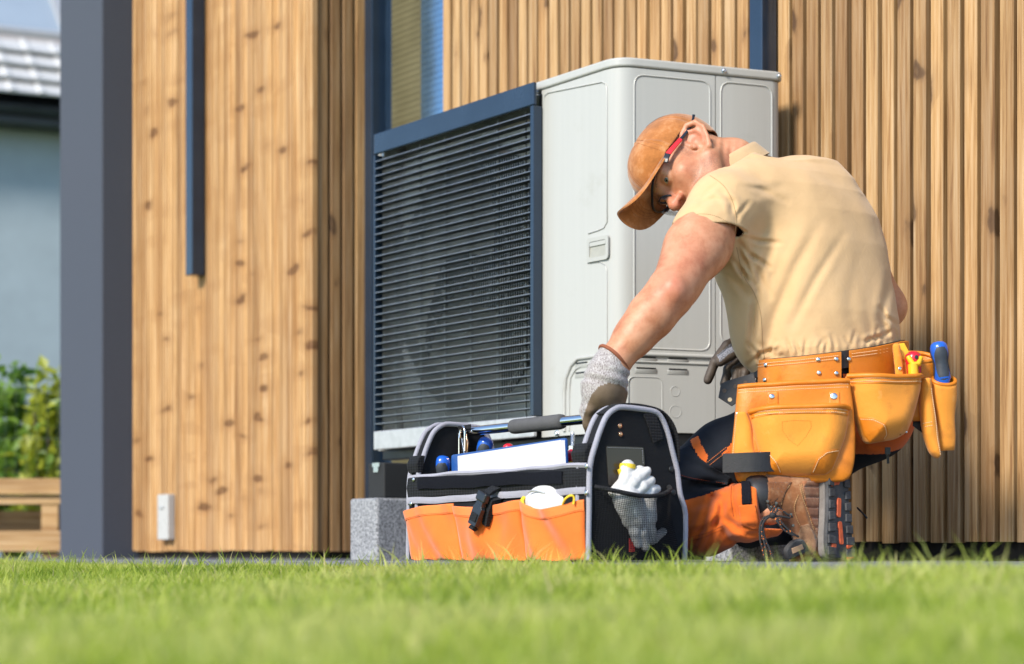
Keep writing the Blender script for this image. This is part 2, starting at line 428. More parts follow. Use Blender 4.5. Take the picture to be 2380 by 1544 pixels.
# paving: rows of slabs, each its own piece, with open joints
pav = thing('paving', 'strip of grey granite paving between the lawn and the timber house', 'paving', HF(0, QE / 2, 0), kind='structure')
m = MB(); m.box(HF, (-12, -.3, -.085), (6, QE, -.018)); m.build('paving_bed', M['dark_void'], pav)
proto = None
k = 0; nrow = 4; dq = (QE + .1) / nrow
for i in range(nrow):
    for j in range(-13, 6):
        s0 = j * .62 + (.31 if i % 2 else 0)
        if HF(s0, i * dq)[1] > 16: continue
        if proto is None:
            b = MB(); F0 = Fr(V(0, 0, 0), EX, N, V(0, 0, 1)); b.box(F0, (0, 0, -.017), (.614, dq - .006, 0.0))
            proto = b.build('paving_slab', M['paving'], None, None, .003); o = proto
        else: o = proto.copy(); link(o)
        o.parent = pav
        o.location = tuple(HF(s0, -.1 + i * dq, (rng.random() - .5) * .002) - np.array(pav.location))

# ---------------------------------------------------------------- timber house
house = thing('timber_house', 'modern house clad in vertical larch boards with anthracite corner column', 'house', HF(-1, -2, 0))
S_WIN0, S_WIN1 = s_at(845), s_at(1026)
QL = .23
S_L1 = S_WIN0; S_L0 = s_at(302, QL); S_RIGHT = 1.45; ZT = 3.1
QC = QL + .14; S_C1 = s_at(237, QC); S_C0 = s_at(149, QC)
m = MB()
m.box(HF, (S_WIN1 + .004, -.30, -.06), (S_RIGHT, -.031, ZT))
m.box(HF, (S_WIN0 - .0, -.30, 2.75), (S_WIN1 + .003, -.031, ZT))
m.box(HF, (S_L0 - .02, -.30, -.06), (S_L1 - .031, QL - .031, ZT))
m.box(HF, (S_L0 - .02, -4.0, -.06), (S_L0 + .2, -.301, ZT)); m.box(HF, (S_RIGHT - .2, -4.0, -.06), (S_RIGHT, -.301, ZT)); m.box(HF, (S_L0 + .201, -4.0, -.06), (S_RIGHT - .201, -3.8, ZT))
m.build('wall', M['dark_void'], house)
m = MB(); m.box(HF, (S_C0 - .05, -4.05, ZT + .002), (S_RIGHT + .05, QC - .02, ZT + .22)); m.build('roof', M['anthracite'], house)
m = MB(); m.box(HF, (S_C0 - .05, -.7, -.01), (S_C1, QC, ZT)); m.build('column', M['anthra_render'], house, None, .006)
# boards: three kinds of lengths share one mesh; each board an object of its own
def board_mesh(wd, dp, h, name, mat='wood'):
    "local X across, Y depth (front at 0, towards -Y is out of the wall), Z up"
    prof = [(-wd / 2, dp), (-wd / 2, .003), (-wd / 2 + .003, 0), (-.0012, 0), (0, .0012), (.0012, 0), (wd / 2 - .003, 0), (wd / 2, .003), (wd / 2, dp)]
    if mat == 'wood_ribs': prof = [(-wd / 2, dp), (-wd / 2, .003), (-wd / 2 + .003, 0), (-.0050, 0), (-.0034, .009), (.0034, .009), (.0050, 0), (wd / 2 - .003, 0), (wd / 2, .003), (wd / 2, dp)]
    if wd < .04: prof = [(-wd / 2, dp), (-wd / 2, .003), (-wd / 2 + .003, 0), (wd / 2 - .003, 0), (wd / 2, .003), (wd / 2, dp)]
    n = len(prof); v = [(x, y, z) for z in (0, h) for x, y in prof]
    f = [(i, (i + 1) % n, n + (i + 1) % n, n + i) for i in range(n)] + [tuple(range(n))[::-1], tuple(range(n, 2 * n))]
    me = bpy.data.meshes.new(name); me.from_pydata(v, [], f); me.materials.append(M[mat]); me.update(); return me
BMA = [board_mesh(.0435, .026, ZT - .045, 'board', 'wood_dim'), board_mesh(.0415, .024, ZT - .045, 'board', 'wood_dim')]
BM = [board_mesh(.0435, .026, ZT - .045, 'board', 'wood_ribs'), board_mesh(.0415, .024, ZT - .045, 'board', 'wood_ribs')]
def wall_boards(parent, s0, s1, q, pitch, ang, z0, skip=(), BM=BM):
    k = int(round((s1 - s0) / pitch))
    for i in range(k):
        s = s0 + (i + .5) * pitch
        if any(a <= s <= b for a, b in skip): continue
        o = bpy.data.objects.new('board', BM[rng.random() < .4]); link(o, parent)
        p = HF(s, q + (rng.random() - .5) * .005, z0 + rng.random() * .006)
        o.matrix_basis = Matrix.Translation(Vector(p - HO)) @ Matrix.Rotation(ang + (rng.random() - .5) * .03, 4, 'Z')
HO = np.array(house.location)
AW = math.atan2(EX[1], EX[0])
SP1 = s_at(1741, .02); 
wall_m = bpy.data.objects.new('cladding', None); link(wall_m, house)      # right-hand wall
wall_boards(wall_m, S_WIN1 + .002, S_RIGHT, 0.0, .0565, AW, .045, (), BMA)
wall_l = bpy.data.objects.new('cladding', None); link(wall_l, house)      # projecting left bay
wall_boards(wall_l, S_L0 + .0, S_L1 - .0, QL, .0505, AW, .028)
wall_r = bpy.data.objects.new('cladding', None); link(wall_r, house)      # return of the bay
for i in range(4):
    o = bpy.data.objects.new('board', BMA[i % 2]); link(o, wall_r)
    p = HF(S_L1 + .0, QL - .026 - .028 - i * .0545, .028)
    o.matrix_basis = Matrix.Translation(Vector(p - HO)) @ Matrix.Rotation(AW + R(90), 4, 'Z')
# square downpipes in anthracite
def pipe(px0, px1, q, zlo):
    s0, s1 = s_at(px0, q), s_at(px1, q); m = MB(); m.box(HF, (s0, q - .058, zlo), (s1, q, ZT)); m.build('downpipe', M['anthracite'], house, None, .003)
pipe(431, 446, QL + .062, z_at(640, s_at(446, QL + .05), QL + .05))
pipe(1741, 1771, .062, .05)
# small white socket box
s0, s1 = s_at(358, QL + .05), s_at(383, QL + .05); zb, zt = z_at(1255, s1, QL), z_at(1149, s1, QL)
m = MB(); m.box(HF, (s0, QL + .003, zb), (s1, QL + .036, zt)); box_o = m.build('junction_box', simple('white_plastic', (.46, .46, .45), .3, 0, .04, 10), house, None, .004)
m = MB(); m.box(HF, (s0 + .028, QL + .0365, zb + .13), (s1 - .035, QL + .042, zt - .05)); m.build('latch', M['galv_dull'], box_o, None, .002)
# window with lowered blind
M['blind'] = simple('tree_tinted_blind_slats', (.125, .112, .058), .42, 0, .2, 6, Coat_Weight=.2)  # olive base carries the trees' reflection; the slats themselves would be grey
win = MB(); 
win.box(HF, (S_WIN0 + .001, -.10, .03), (S_WIN0 + .055, -.002, 2.75)); win.box(HF, (S_WIN0 + .056, -.30, .03), (S_WIN0 + .10, -.06, 2.75))
win.box(HF, (S_WIN1 - .03, -.14, .03), (S_WIN1 - .001, -.06, 2.75)); win.box(HF, (S_WIN0 + .101, -.14, .03), (S_WIN1 - .031, -.06, .08))
wo = win.build('window', M['anthracite'], house, None, .003)
S_BL = s_at(979, -.05)
m = MB(); m.box(HF, (S_WIN0 + .101, -.13, .081), (S_WIN1 - .031, -.125, 2.74)); m.build('pane', M['glass'], wo)
M['sky_tint'] = simple('sky_tinted_blind_slats', (.24, .42, .62), .16, .85, .08, 4)  # same blind, blue base: the sky's reflection painted into the slats
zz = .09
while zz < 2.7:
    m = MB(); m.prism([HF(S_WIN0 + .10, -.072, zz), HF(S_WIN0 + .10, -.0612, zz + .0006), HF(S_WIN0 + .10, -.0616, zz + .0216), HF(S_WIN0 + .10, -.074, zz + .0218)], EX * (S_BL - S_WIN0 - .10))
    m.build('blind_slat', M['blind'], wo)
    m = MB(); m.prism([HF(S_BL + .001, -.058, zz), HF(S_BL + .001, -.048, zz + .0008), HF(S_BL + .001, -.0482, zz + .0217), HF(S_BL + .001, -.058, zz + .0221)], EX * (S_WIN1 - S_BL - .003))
    m.build('sky_tinted_slat', M['sky_tint'], wo, None)
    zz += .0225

# ---------------------------------------------------------------- neighbour's house, far left
nb_ex = unit(V(math.cos(R(24)), math.sin(R(24)), 0)); nb_n = V(nb_ex[1], -nb_ex[0], 0)
NF = Fr(P(0, 1290, 20.0) * V(1, 1, 0), nb_ex, nb_n, V(0, 0, 1))
nb = thing('neighbour_house', 'pale rendered house with grey tiled roof and roof window, beyond the column', 'house', NF(0, 0, 0))
M['nb_wall'] = simple('pale_blue_render', (.30, .36, .40), .9, 0, .08, 3, .4, 120, .003)
M['nb_tile'] = simple('grey_concrete_tile', (.60, .60, .59), .33, 0, .12, 8)
M['nb_fascia'] = simple('dark_fascia', (.02, .024, .03), .35, 0, .2, 4)
zw = CZ - (300 - HY) / FPX * 20.0
m = MB(); m.box(NF, (-7, -6, -.1), (4.0, 0, zw + .2)); m.build('wall', M['nb_wall'], nb)
m = MB(); m.box(NF, (-7.2, .001, zw + .005), (4.2, .42, zw + .06)); m.build('soffit', M['nb_fascia'], nb)
ez = CZ - (233 - HY) / FPX * 19.6
m = MB(); m.box(NF, (-7.2, .40, zw + .061), (4.2, .43, ez - .10)); m.build('fascia', M['nb_fascia'], nb)
m = MB(); pr = [(.15 * 0 + .50 + .07 * math.cos(a), ez - .07 + .07 * math.sin(a)) for a in np.linspace(math.pi, 2 * math.pi, 9)] + [(.562, ez - .07), (.438, ez - .07)]
m.prism([NF(-7.2, q, z) for q, z in pr], nb_ex * 11.4); m.build('gutter', M['nb_fascia'], nb, 40)
pitch_ = R(38); rd = V(0, 0, 0) - nb_n * math.cos(pitch_) + V(0, 0, 1) * math.sin(pitch_); rn = nb_n * math.sin(pitch_) + V(0, 0, 1) * math.cos(pitch_)
RF = Fr(NF(0, .45, ez), nb_ex, rd, rn)
m = MB(); m.box(RF, (-7.2, 0.02, -.12), (4.2, 4.6, -.07)); roof = m.build('roof', M['nb_fascia'], nb)
tl = bpy.data.meshes.new('roof_tile'); b = MB(); TW, TL = .30, .44
prof = [(0, 0.0), (.02, .02), (.06, .024), (.10, .010), (TW * .55, .008), (TW - .03, .010), (TW, .004)]
b.prism([V(x, 0, z + .095) for x, z in prof] + [V(TW, 0, .080), V(0, 0, .080)], V(0, TL, -.085))
tl.from_pydata([tuple(p) for p in b.v], [], b.f); tl.materials.append(M['nb_tile']); tl.update()
RM = Matrix((tuple(RF.x) + (0,), tuple(RF.y) + (0,), tuple(RF.z) + (0,), (0, 0, 0, 1))).transposed()
for i in range(9):
    for j in range(-8, 7):
        if 4 <= i and -3 < j < 3: continue
        o = bpy.data.objects.new('roof_tile', tl); link(o, roof)
        o.matrix_basis = Matrix.Translation(Vector(RF(j * TW, i * .345 + .0, rng.random() * .006) - np.array(nb.location))) @ RM
m = MB()
y0 = 4 * .345 + .16
for a in ((-.82, y0, .92, y0 + .09), (-.82, y0 + 1.5, .92, y0 + 1.6), (-.82, y0 + .091, -.70, y0 + 1.499), (.80, y0 + .091, .92, y0 + 1.499)): m.box(RF, (a[0], a[1], -.02), (a[2], a[3], .10))
sk = m.build('roof_window', simple('grey_window_frame', (.45, .46, .47), .35, .3), roof, None, .01)
m = MB(); m.box(RF, (-.70, y0 + .09, .02), (.80, y0 + 1.5, .05))
m.build('pane', simple('roof_glass', (.30, .36, .42), .06, 0, .05, 2, Specular_IOR_Level=.9), nb)
m = MB(); m.box(RF, (-1.0, y0 - .16, .0), (1.1, y0 - .001, .03)); m.build('flashing', simple('lead_flashing', (.42, .39, .38), .5, .2), nb)

# ---------------------------------------------------------------- shrubs, wire fence and pallet beside the column
def leaf_bush(name, label, c, rx, ry, h, n, cols, seed, tall=()):
    r_ = np.random.RandomState(seed); root = thing(name, label, 'shrub', c, 'garden shrubs beyond the column')
    m = MB()
    for k in range(9):
        a = r_.rand() * 6.28; q = r_.rand() * .7
        top = V(c[0] + rx * q * math.cos(a), c[1] + ry * q * math.sin(a), h * (.6 + .35 * r_.rand()))
        m.tube(spline([V(c[0] + .03 * math.cos(a), c[1] + .03 * math.sin(a), -.05), (V(*c) * .5 + top * .5) * V(1, 1, .9), top], 4), [.011] * 4 + [.008] * 4 + [.003], 5)
    m.build('stem', simple('shrub_bark', (.10, .07, .045), .85), root)
    pts = []
    while len(pts) < n:
        p = r_.rand(3) * 2 - 1; p[2] = r_.rand()
        rad = math.hypot(p[0], p[1]); lim = (1.0 - .55 * p[2] ** 2.2) * (.75 + .35 * mnoise.noise(Vector((p[0] * 2 + seed, p[1] * 2, p[2] * 5))))
        if rad > lim: continue
        if r_.rand() < .5 and rad < lim * .55: continue
        pts.append([c[0] + rx * p[0], c[1] + ry * p[1], .05 + h * p[2] * (.86 + .2 * mnoise.noise(Vector((p[0] * 3 + 5 * seed, p[1] * 3, 0))))])
    for (tx, ty, tz, tn) in tall:
        for k in range(tn):
            u = r_.rand(); pts.append([tx + .05 * r_.randn() * (1.1 - u), ty + .05 * r_.randn(), tz - .35 * u + .01])
    pts = np.array(pts); n = len(pts)
    d = r_.randn(n, 3); d[:, 2] += .5; d /= np.linalg.norm(d, axis=1)[:, None]
    s = np.cross(d, r_.randn(n, 3)); s /= np.linalg.norm(s, axis=1)[:, None]; up = np.cross(s, d)
    L = (.055 + .06 * r_.rand(n))[:, None]; Wd = L * .30
    v = np.stack([pts, pts + d * L * .45 + s * Wd + up * L * .06, pts + d * L * .98 - up * L * .1, pts + d * L * .45 - s * Wd + up * L * .06], 1).reshape(-1, 3)
    f = np.arange(n * 4).reshape(-1, 4)
    o = mesh_obj('foliage', v, f, cols, root, None, r_.randint(0, len(cols), n)); o['kind'] = 'stuff'
    return root
def leaf_mat(name, col, tr=.5):
    t = NT(name); co = t.coord((9, 9, 9)); no = t.n('TexNoise', i_Scale=1.0, i_Detail=4.0); t.l(co, no)
    r = t.ramp(no, [(.3, mix(col, (0, 0, 0), .3)), (.7, mix(col, (.6, .7, .1), .12))]); t.l(r, t.b); t.set(Roughness=.38, Specular_IOR_Level=.5)
    trn = t.n('BsdfTranslucent'); t.l(r, trn); ms = t.n('MixShader', i_0=tr)
    t.t.links.new(t.b.outputs[0], ms.inputs[1]); t.t.links.new(trn.outputs[0], ms.inputs[2])
    t.t.links.new(ms.outputs[0], t.t.nodes['Material Output'].inputs[0]); return t.m
LM = [leaf_mat('leaf_mid_green', (.20, .36, .05)), leaf_mat('leaf_yellow_green', (.50, .54, .06)), leaf_mat('leaf_deep_green', (.07, .19, .04))]
cA = P(25, 1290, 10.8) * V(1, 1, 0); cB = P(118, 1290, 10.6) * V(1, 1, 0); cC = P(-75, 1290, 11.3) * V(1, 1, 0); cD = P(190, 1290, 11.2) * V(1, 1, 0)
leaf_bush('garden_shrub', 'taller green shrub with one upright shoot at the left edge of the photo', cA, .30, .30, .98, 1500, [LM[0], LM[2], LM[0]], 3, [(P(38, 0, 10.8)[0], 10.75, CZ + (HY - 848) / FPX * 10.8, 60)])
leaf_bush('garden_shrub', 'yellow-green sunlit shrub close beside the anthracite column', cB, .26, .3, 1.0, 1400, [LM[1], LM[1], LM[1], LM[0]], 5, [(P(120, 0, 10.6)[0], 10.6, CZ + (HY - 862) / FPX * 10.6, 40)])
# wire garden fence in front of the shrubs
wf = thing('wire_fence', 'thin wire mesh fence standing in front of the garden shrubs', 'fence', P(60, 1290, 10.1) * V(1, 1, 0))
m = MB(); xa, xb = P(-60, 0, 10.1)[0], P(230, 0, 10.0)[0]
WFf = Fr(V(xa, 10.1, 0), V(1, -.04, 0), V(0, 1, 0), V(0, 0, 1))
for zc in (.12, .38, .62, .86): m.tube([WFf(0, 0, zc), WFf(xb - xa, 0, zc)], .0016, 5)
for i in range(12): m.tube([WFf(i * .055, 0, -.1), WFf(i * .055, 0, .9)], .0010, 5)
m.build('wire_mesh', simple('dark_green_wire', (.05, .08, .06), .5), wf)
m = MB(); m.tube([WFf(-.02, .01, -.1), WFf(-.02, .01, .95)], .018, 8); m.build('post', M['anthracite'], wf, 40)
# pallet raised bed
pal = thing('timber_pallet', 'wooden pallet of planks and blocks lying beside the column', 'pallet', P(40, 1290, 9.35) * V(1, 1, 0))
PF = Fr(P(-60, 1290, 9.35) * V(1, 1, 0), unit(V(1, .05, 0)), unit(V(-.05, 1, 0)), V(0, 0, 1))
zf = lambda y: CZ - (y - HY) / FPX * 9.35
def plank(a0, a1, b0, b1, z0, z1, nm='plank'):
    "each plank local X along grain swapped to Z by its own rotation"
    L = a1 - a0; b = MB(); f0 = Fr(V(0, 0, 0), V(0, 0, 1), V(0, 1, 0), V(1, 0, 0)); 
    o = mesh_obj(nm, [(x, y, z) for z in (0, L) for y in (0, b1 - b0) for x in (0, z1 - z0)], [(0, 2, 3, 1), (4, 5, 7, 6), (0, 1, 5, 4), (2, 6, 7, 3), (0, 4, 6, 2), (1, 3, 7, 5)], M['wood_pallet'])
    o.parent = pal
    rot = Matrix((tuple(V(0, 0, 1)) + (0,), tuple(PF.y) + (0,), tuple(PF.x) + (0,), (0, 0, 0, 1))).transposed()
    o.matrix_basis = Matrix.Translation(Vector(PF(a0, b0, z0) - np.array(pal.location))) @ rot
    bevel(o, .003)
for (z0, z1) in ((zf(1149), zf(1112)), (zf(1282), zf(1234))): plank(-.4, .62, 0, .022, z0, z1)
for k in range(5): plank(-.4, .62, .03 + k * .15, .03 + k * .15 + .10, zf(1112) - .022, zf(1112) - .001)
plank(-.4, .62, .024, .10, zf(1172), zf(1150)); 
for k in range(3): plank(-.4, .62, .25 + k * .2, .25 + k * .2 + .08, zf(1232), zf(1180) - .01)
for a in (-.25, .315, .58):
    for b_ in (.028, .42): plank(a, a + .082, b_, b_ + .08, zf(1238), zf(1174), 'block')
    plank(a, a + .082, .028, .10, -.06, zf(1284), 'block')
# ---------------------------------------------------------------- heat pump outdoor unit
ZTP, ZBP = 1.347, .345
cC_ = P(1435, 1290, 5.17) * V(1, 1, 0); cR_ = P(1817, 1290, 5.343) * V(1, 1, 0)
dL = -EX; pN = N
Lw = 1.20
cL_ = cC_ + dL * Lw; cB_ = cL_ + (cR_ - cC_)
HP = thing('heat_pump', 'large cream white heat pump unit with black louvred fan grille on granite blocks', 'heat pump', (cC_ + cB_) / 2)
FF = Fr(cC_, EX, pN, V(0, 0, 1))                       # front face frame: a along EX (0 at corner, negative to the left), b outward
sx = unit(cR_ - cC_); sn = V(sx[1], -sx[0], 0)
SFr = Fr(cC_, sx, sn, V(0, 0, 1))                      # side face frame
SW = np.linalg.norm(cR_ - cC_)
def onf(px, py): p = hit(px, py, cC_, pN); return FF.loc(p)[[0, 2]]
def ons(px, py): p = hit(px, py, cC_, sn); return SFr.loc(p)[[0, 2]]
# casing as a rounded prism: front panel + corner + side panel, split where the photo splits it
RC = .055
def corner_arc(off, n=8, r=RC):
    p0 = cC_ + dL * r; p1 = cC_ + sx * r; out = []
    for j in range(n + 1):
        t = j / n; out.append((1 - t) ** 2 * p0 + 2 * t * (1 - t) * cC_ + t * t * p1 )
    bis = unit(pN + sn)
    return [p + bis * off for p in out]
arc = corner_arc(0)
split = ons(1663, 500)[0]
inn = lambda p, d=.02: p
zt_side = ZTP - .026
def shell(pts, z0, z1, name, thick=.012, parent=HP, mat=None, bev=.0):
    "open wall following pts, thick inwards"
    pts = [np.asarray(p) for p in pts]; n = len(pts); nrm = []
    for i in range(n):
        a = pts[max(i - 1, 0)]; b = pts[min(i + 1, n - 1)]; t = unit(b - a); nrm.append(V(-t[1], t[0], 0))
    inner = [p + q * thick for p, q in zip(pts, nrm)]
    poly = pts + inner[::-1]; m = MB(); m.prism([p + V(0, 0, z0) for p in poly], V(0, 0, z1 - z0))
    return m.build(name, mat or M['white_paint'], parent, 35)
ZB2 = ZBP + .0
# front corner panel runs from grille over the corner to the split
zseam = ons(1570, 827)[1]; zfl = onf(1311, 958)[1]
x_gr = onf(1259, 500)[0]
fp = [FF(x_gr, 0)] + arc + [SFr(split - .0015, 0)]
shell(fp, ZB2, zt_side - .001, 'front_panel')
shell([SFr(split + .0015, 0), SFr(SW - .03, 0), SFr(SW - .012, -.006), SFr(SW, -.02), SFr(SW, -.06)], ZB2, zt_side - .001, 'side_panel')
m = MB(); inset = .016
poly = [cL_ + EX * .02 - pN * inset, cC_ - EX * .03 - pN * inset, cC_ + sx * .03 - sn * inset, cR_ - sx * .02 - sn * inset, cR_ - pN * .0 - sn * .05, cB_ - sn * 0 + pN * .02]
m.prism([p + V(0, 0, ZB2 + .01) for p in [FF(x_gr, -inset), cC_ - EX * .06 - pN * inset, cC_ + sx * .06 - sn * inset, cR_ - sx * .02 - sn * inset, FF(x_gr, -.45)]], V(0, 0, zt_side - ZB2 - .02)); m.build('inner_case', M['black_metal'], HP)
m = MB(); m.prism([p + V(0, 0, ZB2) for p in [cB_ + EX * .001, cL_ - pN * .002, cL_ + EX * .012 - pN * .002, cB_ + EX * .013]], V(0, 0, zt_side - ZB2 - .001)); m.build('left_panel', M['white_paint'], HP)
m = MB(); m.prism([p + V(0, 0, ZB2) for p in [cR_ - sn * .062, cR_ - sn * .062 - sx * .012, cB_ + EX * .015 + pN * .01, cB_ + EX * .014 ]], V(0, 0, zt_side - ZB2 - .001)); m.build('back_panel', M['white_paint'], HP)
# lid with rounded rim
ex = .006
lidp = [cL_ + (pN - EX) * ex] + [p for p in corner_arc(ex, 8, RC + .004)] + [SFr(SW - .02, ex), SFr(SW - .004, ex - .004), SFr(SW + ex, -.012), cB_ + (sx - EX) * 0 + unit(cB_ - cC_) * ex]
m = MB(); m.prism([p + V(0, 0, ZTP - .025) for p in lidp], V(0, 0, .025)); lid = m.build('lid', M['white_paint'], HP, 30, .009); lid.modifiers['bevel'].segments = 4; lid.modifiers['bevel'].width = .006
m = MB(); m.prism([p + V(0, 0, zt_side + .0005) for p in [FF(x_gr, -.004), cC_ - EX * .05 - pN * .004, cC_ - unit(pN + sn) * .02, cC_ + sx * .05 - sn * .004, cR_ - sx * .01 - sn * .006, cB_]], V(0, 0, .0005)); m.build('lid_gasket', M['black_metal'], HP)
# embossed beads
def bead(fr, pts2, r, name='pressed_bead', closed=True, off=.0, n=6, parent=HP):
    m = MB(); m.tube([fr(a, off, z) for a, z in pts2], r, n, True, closed, None); return m.build(name, M['white_paint'], parent, 60)
def rect_on(conv, x0, y0, x1, y1, rad):
    a, b, c, d = conv(x0, y0), conv(x1, y0), conv(x1, y1), conv(x0, y1)
    X0 = (a[0] + d[0]) / 2; X1 = (b[0] + c[0]) / 2; Z1 = (a[1] + b[1]) / 2; Z0 = (c[1] + d[1]) / 2
    return arc_poly([(X0, Z0), (X1, Z0), (X1, Z1), (X0, Z1)], rad, 5)
SFs = Fr(SFr.o, SFr.x, SFr.y, SFr.z)
for (x0, y0, x1, y1, rr) in ((1474, 182, 1650, 812, .03), (1675, 196, 1794, 800, .03), (1460, 877, 1539, 1001, .02)):
    bead(SFr, rect_on(ons, x0, y0, x1, y1, rr), .0026 if y1 > 700 and x1 != 1539 else .0014)
# front-panel bead with its S-curves round the handle
pts = [onf(*p) for p in ((1411, 520), (1411, 196), (1404, 189), (1268, 216), (1264, 226), (1264, 960))]
bead(FF, [onf(1368, 543), onf(1390, 536), onf(1404, 530), onf(1411, 516), onf(1411, 206), onf(1408, 195), onf(1400, 191), onf(1275, 216), onf(1267, 222), onf(1264, 232), onf(1264, 985)], .0026, closed=False)
bead(FF, [onf(1366, 612), onf(1395, 609), onf(1408, 616), onf(1411, 630), onf(1411, 800)], .0022, closed=False)
# handle recess
M['white_plastic_dim'] = simple('cream_plastic', (.42, .425, .40), .4, 0, .05, 6)
hx0, hz1 = onf(1367, 556); hx1, hz0 = onf(1417, 602)
m = MB(); out = arc_poly([(hx0, hz0), (hx1, hz0), (hx1, hz1), (hx0, hz1)], .012, 4); inr = arc_poly([(hx0 + .011, hz0 + .011), (hx1 - .011, hz0 + .011), (hx1 - .011, hz1 - .011), (hx0 + .011, hz1 - .011)], .006, 4)
inb = [V(p[0], p[1]) for p in inr]; n = len(out)
vs = [FF(p[0], .001, p[1]) for p in out] + [FF(p[0], .006, p[1]) for p in out] + [FF(p[0], .006, p[1]) for p in inr] + [FF(p[0], .0012, p[1] * 1.0) for p in inb]
fs = [(k * n + i, k * n + (i + 1) % n, (k + 1) * n + (i + 1) % n, (k + 1) * n + i) for k in range(3) for i in range(n)]
m.add(vs, fs); hd = m.build('handle', M['white_plastic_dim'], HP, 40)
zc0, zc1 = hz0 + .0115, hz1 - .0115; xc0, xc1 = hx0 + .0115, hx1 - .0115
m = MB()
prof = [(0.0012, zc1), (.0014, zc1 - .004), (.0022, (zc0 + zc1) / 2 + .01), (.0032, (zc0 + zc1) / 2 - .01), (.0045, zc0)]
m.add([FF(x, b, z) for b, z in prof for x in (xc0, xc1)], [(2 * i, 2 * i + 1, 2 * i + 3, 2 * i + 2) for i in range(4)])
m.build('grip', simple('grip_recess_cream', (.36, .36, .32), .5), hd, 60)
m = MB(); m.box(FF, (xc0 + .001, .0016, zc1 - .012), (xc1 - .001, .0055, zc1 - .001)); m.build('lip', M['white_plastic_dim'], hd)
# raised service cover round the lower corner, follows the casing
def around(u):
    "u<0 along the front from the corner start, u>0 along the side"
    if u < -RC: return FF(u, 0), pN
    if u > RC: return SFr(u, 0), sn
    t = (u + RC) / (2 * RC); p = (1 - t) ** 2 * (cC_ + dL * RC) + 2 * t * (1 - t) * cC_ + t * t * (cC_ + sx * RC)
    return p, unit(pN * (1 - t) + sn * t)
ucov = onf(1313, 900)[0]; zc_top = onf(1400, 826)[1]
for off, rr, dz in ((.004, .006, 0.0), (.002, .0035, -.020)):
    du = -dz; m = MB()
    path = [(ucov + du, ZBP + .012), (ucov + du, zc_top - .09), (ucov + du + .006, zc_top - .05), (ucov + du + .03, zc_top - .016 + dz * .6), (ucov + du + .06, zc_top + dz), (-RC, zc_top + dz)] + [(x, zc_top + dz) for x in (-.03, -.015, 0, .015, .03, RC)] + [(split - .004, zc_top + dz)]
    if dz == 0: pp = path
    m.tube([around(u)[0] + around(u)[1] * off * .3 + V(0, 0, z) for u, z in path], rr, 8); 
    m.build('cover_rim', M['white_paint'], HP, 60)
# vent slots, hooded
def slot(fr, x0, x1, z, name='vent_slot'):
    m = MB(); L = x1 - x0
    sec = [(0, .0), (.0042, -.0015), (.0032, -.006), (0, -.012)]
    m.add([fr(x, b, z + dz) for x, sc in ((x0, 0), (x0 + .006, 1), (x1 - .006, 1), (x1, 0)) for b, dz in [(q * sc + .0008, d) for q, d in sec]],
          [(k * 4 + i, k * 4 + i + 1, (k + 1) * 4 + i + 1, (k + 1) * 4 + i) for k in range(3) for i in range(3)])
    o = m.build(name, M['white_paint'], HP, 50)
    m = MB(); m.box(fr, (x0 + .005, .0005, z + .0005), (x1 - .005, .0035, z + .004)); m.build('opening', M['black_metal'], o)
for (a, b, y) in ((1475, 1527, 833), (1550, 1600, 836), (1475, 1527, 858), (1550, 1600, 861)):
    x0, z0 = ons(a, y); x1, z1 = ons(b, y); slot(SFr, x0, x1, (z0 + z1) / 2)
for (a, b, y0, y1) in ((1337, 1368, 848, 843), (1337, 1368, 870, 866)):
    x0, z0 = onf(a, y0); x1, z1 = onf(b, y1); slot(FF, x0, x1, (z0 + z1) / 2)
# knock-out circles
for (fr, cv, x, y, r) in ((SFr, ons, 1569, 910, .0135), (SFr, ons, 1570, 957, .0165), (FF, onf, 1361, 925, .016)):
    a, z = cv(x, y); bead(fr, [(a + r * math.cos(t), z + r * math.sin(t)) for t in np.linspace(0, 6.283, 25)[:-1]], .0011, 'knockout_ring', True, .0, 5)
# seams
m = MB(); m.box(SFr, (RC, .0004, zseam - .0012), (split - .003, .0012, zseam + .0012)); m.build('seam', M['black_metal'], HP)
# grille assembly
gq = .034; GF = Fr(cC_ + pN * gq, EX, pN, V(0, 0, 1))
def ong(px, py): p = hit(px, py, GF.o, pN); return GF.loc(p)[[0, 2]]
ga1, gz1 = ong(1240, 190); ga0, _ = ong(868, 327); gz0 = ong(1235, 1016)[1]
_, zs1 = ong(1232, 246); _, zs0 = ong(1232, 968)
grille = bpy.data.objects.new('grille', None); link(grille, HP)
m = MB(); m.box(GF, (ga0, -.012, zs1), (ga1, .0, gz1)); m.build('top_rail', M['anthracite'], grille, None, .003)
m = MB(); m.box(GF, (ga0, -.012, gz0), (ga1, .0, zs0)); m.build('bottom_rail', M['galv_dull'], grille, None, .003)
m = MB(); m.box(GF, (ga1 - .016, -.030, zs0 + .001), (ga1, .0005, zs1 - .001)); m.build('stile', M['anthracite'], grille, None, .002); m = MB(); m.box(GF, (ga0, -.030, zs0 + .001), (ga0 + .008, .0005, zs1 - .001)); m.build('stile', M['anthracite'], grille, None, .002)
M['slat'] = simple('louvre_slat_metal', (.030, .033, .038), .42, .2, .25, 14); M['slat_edge'] = simple('louvre_sky_lit_edge', (.26, .285, .33), .3, .5, .2, 14)  # front edges painted paler for the sky light they catch
nsl = 38; dz = (zs1 - zs0) / nsl
me = None
